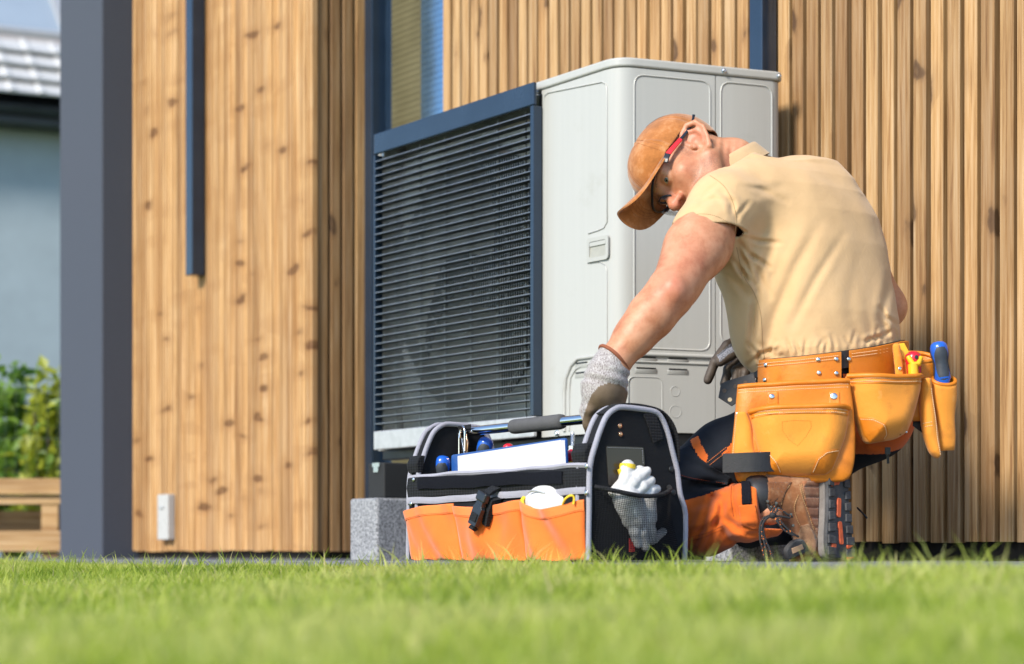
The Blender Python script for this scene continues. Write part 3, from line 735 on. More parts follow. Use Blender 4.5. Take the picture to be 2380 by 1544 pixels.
for i in range(1, nsl):
    z = zs0 + i * dz
    if me is None:
        m = MB(); f0 = Fr(V(0, 0, 0), EX, pN, V(0, 0, 1))
        m.prism([f0(0, .0005, .0010), f0(0, .0005, -.0010), f0(0, -.030, -.0006 - .001), f0(0, -.030, .0006)], EX * (ga1 - ga0 - .026))
        o = mesh_obj('slat', m.v, m.f, [M['slat'], M['slat_edge']], None, None, [0, 0, 1, 0, 0, 0]); me = o
    else: o = me.copy(); link(o)
    o.parent = grille; o.location = tuple(GF(ga0 + .009, -.001, z) - np.array(HP.location))
m = MB()
for k in range(6):
    a = ga0 + (k + .6) * (ga1 - ga0) / 6.2; m.box(GF, (a, -.036, zs0), (a + .0018, -.031, zs1))
m.build('slat_spacer', M['galv'], grille)
# side duct (dark) joining grille to case
m = MB(); m.box(GF, (ga1 - .014, -gq - .001, gz0 + .02), (ga1 - .003, -.031, gz1 - .03)); m.build('grille_duct', M['black_metal'], grille)
m = MB(); m.box(GF, (ga0 + .0, -gq - .08, gz0 + .02), (ga0 + .012, -.031, gz1 - .03)); m.box(GF, (ga0 + .012, -gq - .08, gz1 - .032), (ga1 - .015, -.014, gz1 - .028)); m.box(GF, (ga0 + .012, -gq - .08, gz0 + .028), (ga1 - .015, -.014, gz0 + .032)); m.build('grille_hood', M['galv_dull'], grille)
# fan plate with round opening, bell, fan, guard
gc = ((ga0 + ga1) / 2 - .03, (zs0 + zs1) / 2 + .01); GRr = .425
m = MB(); nn = 48; zA, zB = gz0 + .033, gz1 - .033; aA, aB = ga0 + .013, ga1 - .016
ring = [(gc[0] + GRr * math.cos(t), gc[1] + GRr * math.sin(t)) for t in np.linspace(0, 2 * math.pi, nn + 1)[:-1]]
def to_rect(t):
    c_, s_ = math.cos(t), math.sin(t); k = min(((aB if c_ > 0 else aA) - gc[0]) / c_ if abs(c_) > 1e-6 else 9, ((zB if s_ > 0 else zA) - gc[1]) / s_ if abs(s_) > 1e-6 else 9)
    return gc[0] + c_ * k, gc[1] + s_ * k
outr = [to_rect(t) for t in np.linspace(0, 2 * math.pi, nn + 1)[:-1]]
bell = [(gc[0] + (GRr - .02) * math.cos(t), gc[1] + (GRr - .02) * math.sin(t)) for t in np.linspace(0, 2 * math.pi, nn + 1)[:-1]]
qf = -.098
m.add([GF(a, qf, z) for a, z in outr] + [GF(a, qf, z) for a, z in ring] + [GF(a, qf - .012, z) for a, z in bell] + [GF(a, qf - .07, z) for a, z in bell],
      [(k * nn + i, k * nn + (i + 1) % nn, (k + 1) * nn + (i + 1) % nn, (k + 1) * nn + i) for k in range(3) for i in range(nn)])
m.build('fan_plate', simple('grey_sheet_steel', (.34, .35, .34), .35, .3, .2, 9), HP, 40)
m = MB(); m.box(GF, (aA, qf - .36, zA), (aB, qf - .33, zB)); m.build('coil_back', M['black_metal'], HP)
fan = bpy.data.objects.new('fan', None); link(fan, HP)
m = MB(); m.lathe(GF(gc[0], qf - .12, gc[1]), pN, [(0, .07), (.05, .068), (.085, .05), (.09, .0), (.09, -.08), (0, -.081)], 20); m.build('hub', M['black_metal'], fan, 40)
M['fan_black'] = simple('black_fan_plastic', (.010, .011, .012), .55, 0, .2, 12)
for b_ in range(3):
    m = MB(); rowsb = []
    for i in range(7):
        r_ = .085 + (GRr - .05 - .085) * i / 6; t0 = b_ * 2.094 + .3 + .5 * i / 6; wdt = .75 + .12 * i / 6
        rowsb.append([GF(gc[0] + r_ * math.cos(t0 + wdt * j / 5), qf - .14 + .085 * j / 5 + .0, gc[1] + r_ * math.sin(t0 + wdt * j / 5)) for j in range(6)])
    vv = [p for r_ in rowsb for p in r_]; ff = [(i * 6 + j, i * 6 + j + 1, (i + 1) * 6 + j + 1, (i + 1) * 6 + j) for i in range(6) for j in range(5)]
    m.add(vv, ff); o = m.build('blade', M['fan_black'], fan, 180); sd = o.modifiers.new('thick', 'SOLIDIFY'); sd.thickness = .006
gd = MB()
for k in range(-18, 19):
    for d_ in ((-.011, 0, .011) if k % 2 else (0,)):
        x = k * .0225 + d_
        if abs(x) < GRr + .025:
            hgt = math.sqrt(max((GRr + .030) ** 2 - x * x, 0)); gd.tube([GF(gc[0] + x, qf + .046, gc[1] - hgt), GF(gc[0] + x, qf + .05, gc[1]), GF(gc[0] + x, qf + .046, gc[1] + hgt)], .0009, 4)
for k in range(1, 6):
    r_ = GRr * k / 5 + .004; gd.tube([GF(gc[0] + r_ * math.cos(t), qf + .044, gc[1] + r_ * math.sin(t)) for t in np.linspace(0, 6.2832, 41)[:-1]], .0008, 4, False, True)
gd.build('fan_guard', simple('guard_wire', (.60, .61, .60), .35, .15, .1, 30), HP)
# base rail, screws
m = MB(); m.box(SFr, (.02, -.06, ZBP - .045), (SW - .02, -.01, ZBP - .001)); m.box(FF, (-Lw + .01, -.06, ZBP - .03), (-.07, -.012, ZBP - .001)); m.build('base_rail', M['black_metal'], HP, None, .003)
def screw(p, nrm, r=.0085, parent=HP, mat='steel'):
    m = MB(); m.lathe(p, nrm, [(r * 1.35, 0), (r * 1.35, .0018), (r * .95, .002), (r * .95, .006), (r * .75, .0072), (r * .4, .0072), (r * .35, .0055), (0, .0055)], 12); m.build('screw', M[mat], parent, 30)
for (x, y) in ((1680, 169), (1808, 182)): a, z = ons(x, y); screw(SFr(a, ex, ZTP - .0135), sn, .0055)
a, z = ons(1656, 991); screw(SFr(a, 0.001, z), sn, .0085)
a, z = onf(1296, 1008); screw(FF(a, .001, z), pN, .007)
a, z = onf(1247, 214); screw(FF(a + .01, .004, ZTP - .03), pN, .005)
# granite foot blocks and the rubber beams between
M['granite_light'] = M['granite']
def foot_block(px, y_top, Z, label, length=.60, wdt=.155):
    p = P(px, 1290, Z) * V(1, 1, 0); zt = CZ - (y_top - HY) / FPX * Z; fr = Fr(p, EX, pN, V(0, 0, 1))
    m = MB(); m.box(fr, (-wdt, -length, -.02), (0, 0, zt))
    o = mesh_obj('granite_block', m.v, m.f, M['granite_light']); bevel(o, .008, 3)
    o2 = tag(o, label, 'granite block', 'granite blocks under the heat pump', 'thing')
    return fr, zt
f1, zt1 = foot_block(876, 1157, 5.75, 'speckled granite block at the far left end under the heat pump, beside the tool bag')
f2, zt2 = foot_block(1698, 1168, 4.92, 'dark side of a granite block behind the kneeling man\'s boot', .26, .10)
for fr, zt, lb in ((f1, zt1, 'black rubber support beam standing on the granite block left of the tool bag'), (f2, zt2, 'black rubber support beam on the granite block behind the man')):
    zt_b = (CZ - (1068 - HY) / FPX * 5.6) if fr is f1 else ZBP - .046
    m = MB(); m.box(fr, (-.085 if fr is f2 else -.105, -.22 if fr is f2 else -.52, zt + .001), (.0 - .015, -.035, zt_b)); 
    o = mesh_obj('support_beam', m.v, m.f, M['rubber']); bevel(o, .004); tag(o, lb, 'support beam', 'black support beams', 'thing')
    if fr is f1:
        m = MB(); m.box(fr, (-.075, -.03, zt_b - .012), (-.035, -.034, zt_b + .0)); m.box(fr, (-.068, -.03, zt_b - .028), (-.042, -.034, zt_b - .012)); m.build('mounting_rail', M['steel'], o)
# bolt under the front corner
a, z = onf(1331, 1030); pb = hit(1331, 1036, cC_ + pN * .03, pN); bo = thing('foot_bolt', 'zinc bolt with nut standing under the lower edge of the heat pump', 'bolt', pb)
m = MB(); m.lathe(pb, V(0, 0, 1), [(.0065, -.10), (.0065, 0)] + [(.0065 - .0012 * (i % 2), .0022 * i) for i in range(16)] + [(.005, .037)], 10); m.build('thread', M['steel'], bo, 40)
m = MB(); m.lathe(pb + V(0, 0, -.012), V(0, 0, 1), [(.0125, 0), (.0125, .011), (.010, .012)], 6); m.build('nut', M['steel'], bo)
m = MB(); m.lathe(pb + V(0, 0, -.018), V(0, 0, 1), [(.02, 0), (.02, .0055), (.018, .006)], 16); m.build('washer', M['steel'], bo, 40)
m = MB(); m.box(Fr(pb * V(1, 1, 0), EX, pN, V(0, 0, 1)), (-.045, -.09, pb[2] - .024), (.045, .045, pb[2] - .0185)); m.build('bracket', M['steel'], bo, None, .002)
m = MB(); m.box(Fr(pb * V(1, 1, 0), EX, pN, V(0, 0, 1)), (-.05, -.10, 0), (.05, .05, pb[2] - .0255))
o = mesh_obj('support_beam', m.v, m.f, M['rubber']); bevel(o, .004); tag(o, 'black rubber support beam under the bolt behind the tool bag', 'support beam', 'black support beams', 'thing')
# ---------------------------------------------------------------- open tool bag
BO = P(1368, 1290, 4.10) * V(1, 1, 0)
BF = Fr(BO, EX, N, V(0, 0, 1))
def onb(px, py, b=0.0): p = hit(px, py, BF(0, b, 0), N); return BF.loc(p)[[0, 2]]
def onsd(px, py, a=0.0): p = hit(px, py, BF(a, 0, 0), EX); return BF.loc(p)[[1, 2]]
M['nylon'] = weave('black_nylon', (.012, .013, .016), .85, .0014, .25, .5, .03)
M['nylon_in'] = weave('black_nylon_lining', (.014, .015, .018), .85, .0014, .25, .4)
M['webbing'] = weave('black_webbing', (.013, .014, .017), .75, .0032, .3, 1.0, .05)
M['trim'] = weave('grey_binding_tape', (.33, .33, .39), .8, .0016, .12, .6, .2)
M['fluo'] = weave('fluorescent_orange_cloth', (.84, .175, .030), .8, .0012, .10, .35, .25)
M['fluo_hem'] = weave('orange_hem_tape', (.88, .21, .050), .75, .0012, .08, .35, .25)
M['blk_plastic'] = simple('black_plastic', (.015, .017, .021), .32, 0, .15, 40)
M['velcro'] = simple('velcro_strip', (.009, .010, .015), .95, 0, .5, 350, .4, 900, .001, .1)
bag = thing('tool_bag', 'open top tool bag with orange front pockets, grey piping and black mesh end pocket', 'tool bag', BF(-.35, -.13, 0))
AL = onb(951, 1200)[0]
# end panel outline (b, z)
eo = [onsd(x, y) for x, y in ((1368, 1275), (1366, 1160), (1370, 1085), (1384, 1030), (1398, 990), (1410, 966), (1428, 951), (1448, 947), (1512, 955), (1534, 968), (1549, 1000), (1562, 1050), (1573, 1095), (1580, 1150), (1592, 1196), (1590, 1250))]
eo[0] = V(0.002, .004); eo[1] = V(0.0, .12); eo[-1] = V(eo[-1][0], .004)
eo = [V(p[0], p[1]) for p in eo]
def end_panel(a0, a1, nm):
    m = MB(); m.prism([BF(a0, b, z) for b, z in eo], EX * (a1 - a0)); return m.build(nm, M['nylon'], bag, 40, .003)
ep = end_panel(-.034, 0.0, 'end_panel')
el = end_panel(AL, AL + .034, 'end_panel')
def trim_tube(pts, nm='piping', r=.0062, par=bag, flat=(1.0, .55)):
    m = MB(); m.tube(pts, r, 8, True, False, None); return m.build(nm, M['trim'], par, 60)
so = [V(*p) for p in spline([(b, z) for b, z in eo], 3)]
for a in (.0015, -.036): trim_tube([BF(a, b, z) for b, z in so], par=ep)
for a in (AL - .001, AL + .0355): trim_tube([BF(a, b, z) for b, z in so], par=el)
# front, back, floor
zr = onb(1365, 1080)[1]; zl = onb(952, 1107)[1]; zf_ = (zr + zl) / 2
def quad_panel(nm, a0, a1, b, z0, z1l, z1r, th, mat, par=bag, puff=0.0):
    na, nzn = 20, 6; vs = []; 
    for side in (0, 1):
        for i in range(na + 1):
            for j in range(nzn + 1):
                u = i / na; z1 = z1l + (z1r - z1l) * u; q = j / nzn
                vs.append(BF(a0 + (a1 - a0) * u, b + (th if side else 0) + puff * math.sin(math.pi * q) + .0025 * math.sin(u * 9 + q * 2) * (puff > 0), z0 + (z1 - z0) * q))
    n1 = (na + 1) * (nzn + 1); fs = []
    I = lambda s_, i, j: s_ * n1 + i * (nzn + 1) + j
    for i in range(na):
        for j in range(nzn):
            fs += [(I(1, i, j), I(1, i, j + 1), I(1, i + 1, j + 1), I(1, i + 1, j)), (I(0, i, j), I(0, i + 1, j), I(0, i + 1, j + 1), I(0, i, j + 1))]
        fs += [(I(0, i, 0), I(1, i, 0), I(1, i + 1, 0), I(0, i + 1, 0)), (I(0, i, nzn), I(0, i + 1, nzn), I(1, i + 1, nzn), I(1, i, nzn))]
    for j in range(nzn): fs += [(I(0, 0, j), I(0, 0, j + 1), I(1, 0, j + 1), I(1, 0, j)), (I(0, na, j), I(1, na, j), I(1, na, j + 1), I(0, na, j + 1))]
    return mesh_obj(nm, vs, fs, mat, par, 40)
A0, A1 = AL + .003, -.003
quad_panel('front_panel', A0, A1, -.004, .004, zl - .004, zr - .004, .006, M['nylon'])
quad_panel('back_panel', A0, A1, -.255, .004, zl, zr, .006, M['nylon_in'])
m = MB(); m.box(BF, (A0, -.25, .003), (A1, -.005, .012)); m.build('floor_panel', M['nylon_in'], bag)
m = MB()
# bands on the front (from the picture, on the front plane)
def band(nm, lft, rgt, th, mat, b0=.0025, puff=.004, ax=(A0, A1)):
    "lft / rgt: (y_top, y_bottom) at the two ends x = 957 and 1363"
    zt0, zb0 = onb(957, lft[0])[1], onb(957, lft[1])[1]; zt1, zb1 = onb(1363, rgt[0])[1], onb(1363, rgt[1])[1]
    na = 24; vs = []
    for i in range(na + 1):
        u = i / na; a = ax[0] + (ax[1] - ax[0]) * u; zt = zt0 + (zt1 - zt0) * u; zb = zb0 + (zb1 - zb0) * u; w = .0016 * math.sin(u * 11 + lft[0]) + .001 * math.sin(u * 29)
        for q, bb in ((0, b0), (0.0, b0 + th), (.5, b0 + th + puff), (1, b0 + th), (1, b0)): vs.append(BF(a, bb + w * (.3 if bb == b0 else 1), zb + (zt - zb) * q + w * .8))
    fs = [(i * 5 + j, (i + 1) * 5 + j, (i + 1) * 5 + j + 1, i * 5 + j + 1) for i in range(na) for j in range(4)] + [(0, 1, 2, 3, 4), tuple(na * 5 + k for k in (4, 3, 2, 1, 0))]
    return mesh_obj(nm, vs, fs, mat, bag, 50)
band('webbing_band', (1112, 1157), (1087, 1134), .003, M['webbing'])
band('velcro_patch', (1113, 1140), (1091, 1121), .0025, M['velcro'], .0105, .001, (A0 + .055, A1 - .075))
# lower & upper grey piping as flat folded tape
band('piping', (1104, 1114), (1076, 1087), .008, M['trim'], -.006, .003)
band('piping', (1158, 1173), (1132, 1148), .004, M['trim'], .003, .002)
def rivet(p, nrm, r=.0052, par=bag, mat='steel'):
    m = MB(); m.lathe(p, nrm, [(r, 0), (r, .0008), (r * .9, .0015), (r * .5, .0020), (0, .0021)], 14); return m.build('rivet', M[mat], par, 50)
for x, y in ((960, 1115), (954, 1171), (1362, 1084), (1361, 1146)):
    a, z = onb(x, y, .012); rivet(BF(a, .0105, z), N)
# pockets: height field in front of the panel
def pocket(nm, xl, xr, ytop, ybot, bl, br, bulge, seed, lean=0):
    "xl,xr: (top,bottom) picture columns of the seams; ytop: function u-> picture row of the rim"
    na, nz_ = 26, 16; vs = []; rim = []
    for i in range(na + 1):
        u = i / na
        for j in range(nz_ + 1):
            v = j / nz_
            x = (xl[0] + (xr[0] - xl[0]) * u) * v + (xl[1] + (xr[1] - xl[1]) * u) * (1 - v)
            y = ytop(u) * v + ybot * (1 - v)
            a, z = onb(x, y, .01); z = max(z, .004 + .002 * v)
            e = math.sin(math.pi * u) ** .6
            b = .006 + (bl * (1 - u) + br * u) * v + bulge * e * (.45 + .55 * v) + .010 * e * math.sin(7 * u + 5 * v + seed) * (1 - .4 * v) + .006 * e * math.sin(13 * (u + lean * v) + seed * 2) + .0015 * mnoise.noise(Vector((u * 9, v * 7, seed)))
            vs.append(BF(a, b, z))
            if j == nz_: rim.append(vs[-1])
    fs = [(i * (nz_ + 1) + j, (i + 1) * (nz_ + 1) + j, (i + 1) * (nz_ + 1) + j + 1, i * (nz_ + 1) + j + 1) for i in range(na) for j in range(nz_)]
    o = mesh_obj(nm, vs, fs, M['fluo'], bag, 180); s_ = o.modifiers.new('thick', 'SOLIDIFY'); s_.thickness = .0022; s_.offset = -1
    # folded hem
    hv = []; hh = .022
    V3 = np.array(vs).reshape(na + 1, nz_ + 1, 3)
    for i in range(na + 1):
        top = V3[i, -1]; dn = V3[i, -4]; L = np.linalg.norm(top - dn); d = (dn - top) / L
        for q, off in ((.0015, -.0012), (.0, .0018), (-.0045, .0022), (-hh, .0018), (-hh, .0002)): hv.append(top - d * q + N * off if q > 0 else top + d * (-q) + N * off)
    hf = [(i * 5 + j, i * 5 + j + 1, (i + 1) * 5 + j + 1, (i + 1) * 5 + j) for i in range(na) for j in range(4)]
    hem = mesh_obj('hem', hv, hf, M['fluo_hem'], o, 60)
    m = MB(); H = np.array(hv).reshape(na + 1, 5, 3); ln = [H[i, 3] + (H[i, 2] - H[i, 3]) * .15 + N * .0008 for i in range(na + 1)]
    dash(m, ln, .0048, .0030, .0006); st = m.build('stitching', M['fluo_thread'], o); st['kind'] = 'stuff'
    return o
def dash(m, pts, period, length, r):
    "stitches: short thread capsules along a polyline"
    pts = [np.asarray(p) for p in pts]; seg = [np.linalg.norm(pts[i + 1] - pts[i]) for i in range(len(pts) - 1)]; cum = np.concatenate([[0], np.cumsum(seg)])
    def at(s_): i = min(np.searchsorted(cum, s_, 'right') - 1, len(seg) - 1); return pts[i] + (pts[i + 1] - pts[i]) * ((s_ - cum[i]) / seg[i])
    s_ = 0
    while s_ + length < cum[-1]: m.tube([at(s_), at(s_ + length * .5), at(s_ + length)], [r * .6, r, r * .6], 4); s_ += period
M['fluo_thread'] = simple('orange_thread', (.62, .12, .03), .7)
pocket('pocket', (944, 957), (1056, 1076), lambda u: 1191 - 19 * u - 3 * math.sin(math.pi * u), 1335, .009, .006, .020, 1.0, .4)
pocket('pocket', (1057, 1077), (1211, 1222), lambda u: 1177 - 14 * u + 9 * math.sin(math.pi * u), 1335, .008, .004, .022, 2.6, -.3)
pocket('pocket', (1212, 1223), (1359, 1359), lambda u: 1165 - 2 * u + 22 * math.sin(math.pi * u) ** 1.3, 1335, .006, .006, .030, 4.3, .3)
# buckle strap
def pb_(x, y, b): a, z = onb(x, y, b); return BF(a, b, z)
up_ = unit(pb_(1134, 1140, .03) - pb_(1104, 1222, .045)); sd_ = unit(EX - up_ * np.dot(EX, up_)); nn_ = unit(np.cross(up_, sd_)); nn_ = nn_ if nn_ @ N > 0 else -nn_
bk = bpy.data.objects.new('buckle', None); link(bk, bag)
KF = Fr(pb_(1104, 1222, .046), sd_, nn_, up_); LK = np.linalg.norm(pb_(1134, 1140, .03) - pb_(1104, 1222, .045))
m = MB(); m.prism([KF(a, 0, z) for a, z in arc_poly([(-.016, .0), (.016, .0), (.018, LK * .45), (.019, LK * .48), (.013, LK * .55), (.013, LK * .86), (-.013, LK * .86), (-.013, LK * .55), (-.019, LK * .48), (-.018, LK * .45)], .003, 3)], nn_ * .011); m.build('body', M['blk_plastic'], bk, 40, .002)
m = MB(); m.box(KF, (-.019, -.002, LK * .66), (.019, .014, LK * .93)); m.build('clasp', M['blk_plastic'], bk, None, .004)
m = MB(); m.box(KF, (-.0125, .0112, LK * .10), (.0125, .0135, LK * .33)); m.build('strap_fold', M['webbing'], bk, None, .001)
m = MB(); m.prism([KF(-.0125, b, z) for b, z in ((.003, LK * .9), (-.006, LK + .004), (-.024, LK + .018), (-.034, LK + .022), (-.034, LK + .019), (-.025, LK + .014), (-.009, LK - .004), (-.001, LK * .88))], sd_ * .025); m.build('strap', M['webbing'], bk, 60)
m = MB(); m.prism([KF(.006, b, z) for b, z in ((-.004, LK * .8), (-.006, LK * .4), (-.012, LK * .1), (-.020, LK * .12), (-.020, LK * .7), (-.03, LK * .95))], sd_ * .019); m.build('strap_tail', M['webbing'], bk, 60)
m = MB(); m.prism([KF(-.013 + .004, b, z) for b, z in ((.001, 0), (.008, -.003), (.009, -.010), (.002, -.012), (-.006, -.006))], sd_ * .018); m.build('strap_end', M['webbing'], bk, 60)
# handle: chrome tube and foam grip
h0 = hit(1066, 1006, BF(0, -.128, 0), N); h1 = hit(1400, 969, BF(0, -.128, 0), N); zh = (h0[2] + h1[2]) / 2
ha, hb = BF(AL + .02, -.128, h0[2] + (0)), BF(-.02, -.128, h1[2])
m = MB(); m.tube([ha, hb], .0112, 20); hnd = m.build('handle', M['chrome'], bag, 40)
dh = unit(hb - ha); g0 = hit(1191, 1000, BF(0, -.128, 0), N); g1 = hit(1308, 980, BF(0, -.128, 0), N)
ta, tb = (g0 - ha) @ dh, (g1 - ha) @ dh
m = MB(); m.lathe(ha, dh, [(.0115, ta), (.0165, ta + .003), (.0175, ta + .012), (.0172, (ta + tb) / 2), (.0178, tb - .012), (.0165, tb - .003), (.0115, tb)], 24); m.build('foam_grip', simple('grey_foam', (.085, .085, .09), .9, 0, .15, 60, .6, 700, .001), hnd, 60)
# elastic loops on the end panels
for a0, a1, par in ((AL + .002, AL + .046, el), (-.050, -.002, ep)):
    zc = .232; m = MB(); m.prism([BF(a0 - .003, b, z) for b, z in ((-.012, zc - .020), (.002, zc - .021), (.008, zc), (-.003, zc + .021), (-.018, zc + .021))], EX * (a1 - a0)); m.build('elastic_loop', M['webbing'], par, 60, .003)
# webbing strap arching over the right end panel, and the matching one on the left panel
def flat_strap(nm, pts, wdir, w, th, mat, par):
    pts = spline(pts, 6); m = MB(); k = len(pts); vs = []
    for i in range(k):
        t = unit(pts[min(i + 1, k - 1)] - pts[max(i - 1, 0)]); wd = unit(wdir - t * np.dot(wdir, t)); q = np.cross(t, wd)
        vs += [pts[i] + wd * w / 2 * sx_ + q * th / 2 * sq for sx_, sq in ((-1, -1), (1, -1), (1, 1), (-1, 1))]
    fs = [(i * 4 + j, i * 4 + (j + 1) % 4, (i + 1) * 4 + (j + 1) % 4, (i + 1) * 4 + j) for i in range(k - 1) for j in range(4)] + [(0, 1, 2, 3), tuple(4 * k - 4 + j for j in (3, 2, 1, 0))]
    m.add(vs, fs); return m.build(nm, mat, par, 50)
def sp(x, y, a): b, z = onsd(x, y, a); return BF(a, b, z)
flat_strap('shoulder_strap', [sp(1395, 962, -.02), sp(1440, 940, -.018), sp(1515, 950, -.014), sp(1550, 978, -.01), sp(1566, 1020, -.008), sp(1569, 1075, -.006)], EX, .030, .0035, M['webbing'], ep)
flat_strap('strap_anchor', [sp(1506, 957, .003), sp(1518, 985, .0042), sp(1530, 1024, .0038)], N, .030, .003, M['webbing'], ep)
flat_strap('shoulder_strap', [BF(AL + .015, -.10, .322), BF(AL + .012, -.155, .318), BF(AL + .012, -.20, .285), BF(AL + .014, -.235, .22)], EX, .030, .0035, M['webbing'], el)
# clear window pocket, rivets
def opx(poly, a, th, nm, mat, par, rad=0.0, bev=None):
    m = MB(); q = [onsd(x, y, a) for x, y in poly]; q = arc_poly(q, rad, 3) if rad else q
    m.prism([BF(a, b, z) for b, z in q], EX * th); return m.build(nm, mat, par, 40, bev)
t = NT('clear_vinyl'); t.set(Roughness=.08, Base_Color=(.035, .028, .024), Specular_IOR_Level=.35, Coat_Weight=.1, Coat_Roughness=.05); M['vinyl'] = t.m
opx([(1408, 1037), (1495, 1040), (1498, 1080), (1488, 1100), (1480, 1127), (1414, 1129)], .0006, .0012, 'clear_window', M['vinyl'], ep, .004)
m = MB(); dash(m, [BF(.0022, *onsd(x, y, .0022)) for x, y in ((1412, 1040), (1493, 1043), (1495, 1078))], .005, .0032, .0005); o = m.build('stitching', M['trim'], ep); o['kind'] = 'stuff'
M['copper'] = simple('copper_rivet', (.75, .42, .25), .2, .9)
for x, y in ((1441, 990), (1442.5, 1009.5)): rivet(sp(x, y, .0005), EX, .0052, ep, 'copper')
for x, y in ((1560, 1091), (1565, 1145)): rivet(sp(x, y, .001), EX, .0068, ep, 'black_metal')
# mesh pocket on the end panel: a real net
def rimz(u): return (1133 + 23 * math.sin(math.pi * u) ** .9, 1379 + (1549 - 1379) * u)
def net_pt(u, v):
    yt, x = rimz(u); y = yt + (1300 - yt) * v; xb = 1372 + (1572 - 1372) * u; x = x + (xb - x) * v
    e = math.sin(math.pi * min(max(u, 0), 1)) ** .7; a = .006 + .058 * e * (1 - .38 * v) + .004 * math.sin(9 * u + 6 * v)
    b, z = onsd(x, y, 0.0); return BF(a, b, max(z, .004))
nu, nv = 44, 36; vs = [net_pt(i / nu, j / nv) for i in range(nu + 1) for j in range(nv + 1)]; ctr = []; fs = []
for i in range(nu):
    for j in range(nv): fs.append((i * (nv + 1) + j, (i + 1) * (nv + 1) + j, (i + 1) * (nv + 1) + j + 1, i * (nv + 1) + j + 1))
net = mesh_obj('mesh_pocket', vs, fs, M['nylon'], bag, None); w_ = net.modifiers.new('net', 'WIREFRAME'); w_.thickness = .0014; w_.use_even_offset = False; net['kind'] = 'stuff'
m = MB(); m.tube([net_pt(i / 24, 0) + V(0, 0, .001) for i in range(25)], .0048, 8); m.build('pocket_rim', M['webbing'], bag, 60)

# ---------------------------------------------------------------- things in and on the bag
M['glove_white'] = simple('white_glove_leather', (.58, .58, .58), .75, 0, .12, 40, .4, 160, .002)
M['yellow_cuff'] = simple('yellow_cuff_tape', (.80, .55, .03), .7, 0, .1, 30)
gl = thing('work_glove', 'white work glove with yellow cuff stuffed in the black mesh pocket of the tool bag', 'glove', sp(1470, 1150, .02))
def GP(x, y, a): return sp(x, y, a)
fing = [([(1428, 1145, .016), (1455, 1116, .022), (1488, 1093, .020)], [.013, .0135, .011]),
        ([(1446, 1152, .022), (1470, 1122, .031), (1502, 1096, .028)], [.013, .0135, .011]),
        ([(1468, 1156, .026), (1492, 1131, .034), (1512, 1118, .030)], [.0125, .013, .0105]),
        ([(1490, 1158, .024), (1512, 1143, .030), (1526, 1136, .026)], [.011, .0115, .0095]),
        ([(1445, 1130, .012), (1456, 1104, .013), (1458, 1086, .012)], [.012, .015, .0165]),
        ([(1456, 1160, .024), (1474, 1205, .024)], [.030, .027]), ([(1500, 1160, .022), (1502, 1205, .024)], [.024, .022]),
        ([(1470, 1205, .024), (1474, 1235, .028), (1483, 1264, .024)], [.015, .0125, .010]), ([(1486, 1208, .026), (1492, 1240, .030), (1500, 1272, .026)], [.015, .0125, .010]),
        ([(1502, 1205, .026), (1512, 1232, .028), (1517, 1256, .022)], [.014, .012, .0095]), ([(1498, 1255, .018), (1520, 1251, .020), (1541, 1236, .018)], [.0105, .0115, .009])]
fing = [([GP(*q) for q in pts], rad) for pts, rad in fing]
def f_glove(p):
    d = None
    for pts, rad in fing:
        e = s_chain(p, pts, rad, .004); d = e if d is None else smin(d, e, .0015)
    return d + .0014 * nz(p, 120, 1.0) + .0008 * nz(p, 260, 4.0)
allp = np.array([q for pts, _ in fing for q in pts])
soft('glove_hand', f_glove, allp.min(0) - .04, allp.max(0) + .04, .0024, M['glove_white'], gl, 1)
m = MB(); c0 = GP(1458, 1090, .012); c1 = GP(1459, 1079, .012); m.tube([c0, (c0 + c1) / 2, c1], [.0172, .0178, .0165], 16); m.build('cuff', M['yellow_cuff'], gl, 60)
m = MB(); m.tube([GP(1452, 1088, .006), GP(1440, 1094, .010), GP(1446, 1110, .006)], .005, 8); m.build('cuff_tab', M['yellow_cuff'], gl, 60)
tg = MB(); tg.prism([sp(x, y, .012) for x, y in ((1462, 1252), (1471, 1254), (1475, 1282), (1462, 1284))], EX * .0015); tag(tg.build('strap_tag', simple('red_tape', (.55, .03, .03), .6)), 'small red tag hanging inside the black mesh pocket below the white glove', 'tag')
# dust mask
dm = thing('dust_mask', 'white moulded dust mask with yellow straps in the right front pocket of the bag', 'dust mask', pb_(1275, 1180, .02))
mc = pb_(1274, 1178, -.012)
M['mask'] = simple('white_felt', (.60, .60, .62), .9, 0, .05, 60, .4, 500, .001)
def f_mask(p):
    q = BF.loc(p) - BF.loc(mc)
    d = s_ell(q, V(0, 0, 0), V(.084, .032, .054)); d = smin(d, s_ell(q, V(.012, .020, .006), V(.045, .022, .03)), .02)
    d = smax(d, -s_ell(q, V(0, -.012, -.008), V(.078, .036, .050)), .004)
    return d + .0010 * np.sin(q[:, 2] * 260)
soft('mask_shell', f_mask, mc - .10, mc + .10, .003, M['mask'], dm)
m = MB(); m.tube([BF(*(BF.loc(mc) + V(a, .033 + .006 * math.sin(a * 40 + 1.6), .030 + .004 * math.cos(a * 60)))) for a in np.linspace(-.022, .034, 9)], .0022, 6); m.build('nose_clip', M['galv_dull'], dm, 60)
m = MB(); m.tube(spline([pb_(1308, 1172, .035), pb_(1314, 1160, .04), pb_(1326, 1152, .036), pb_(1334, 1156, .03), pb_(1333, 1172, .03)], 5), .0026, 6); m.build('strap', M['yellow_cuff'], dm, 60)
m = MB(); m.tube(spline([pb_(1219, 1156, .012), pb_(1214, 1164, .018), pb_(1217, 1180, .018)], 5), .0045, 6); m.build('strap', M['yellow_cuff'], dm, 60)
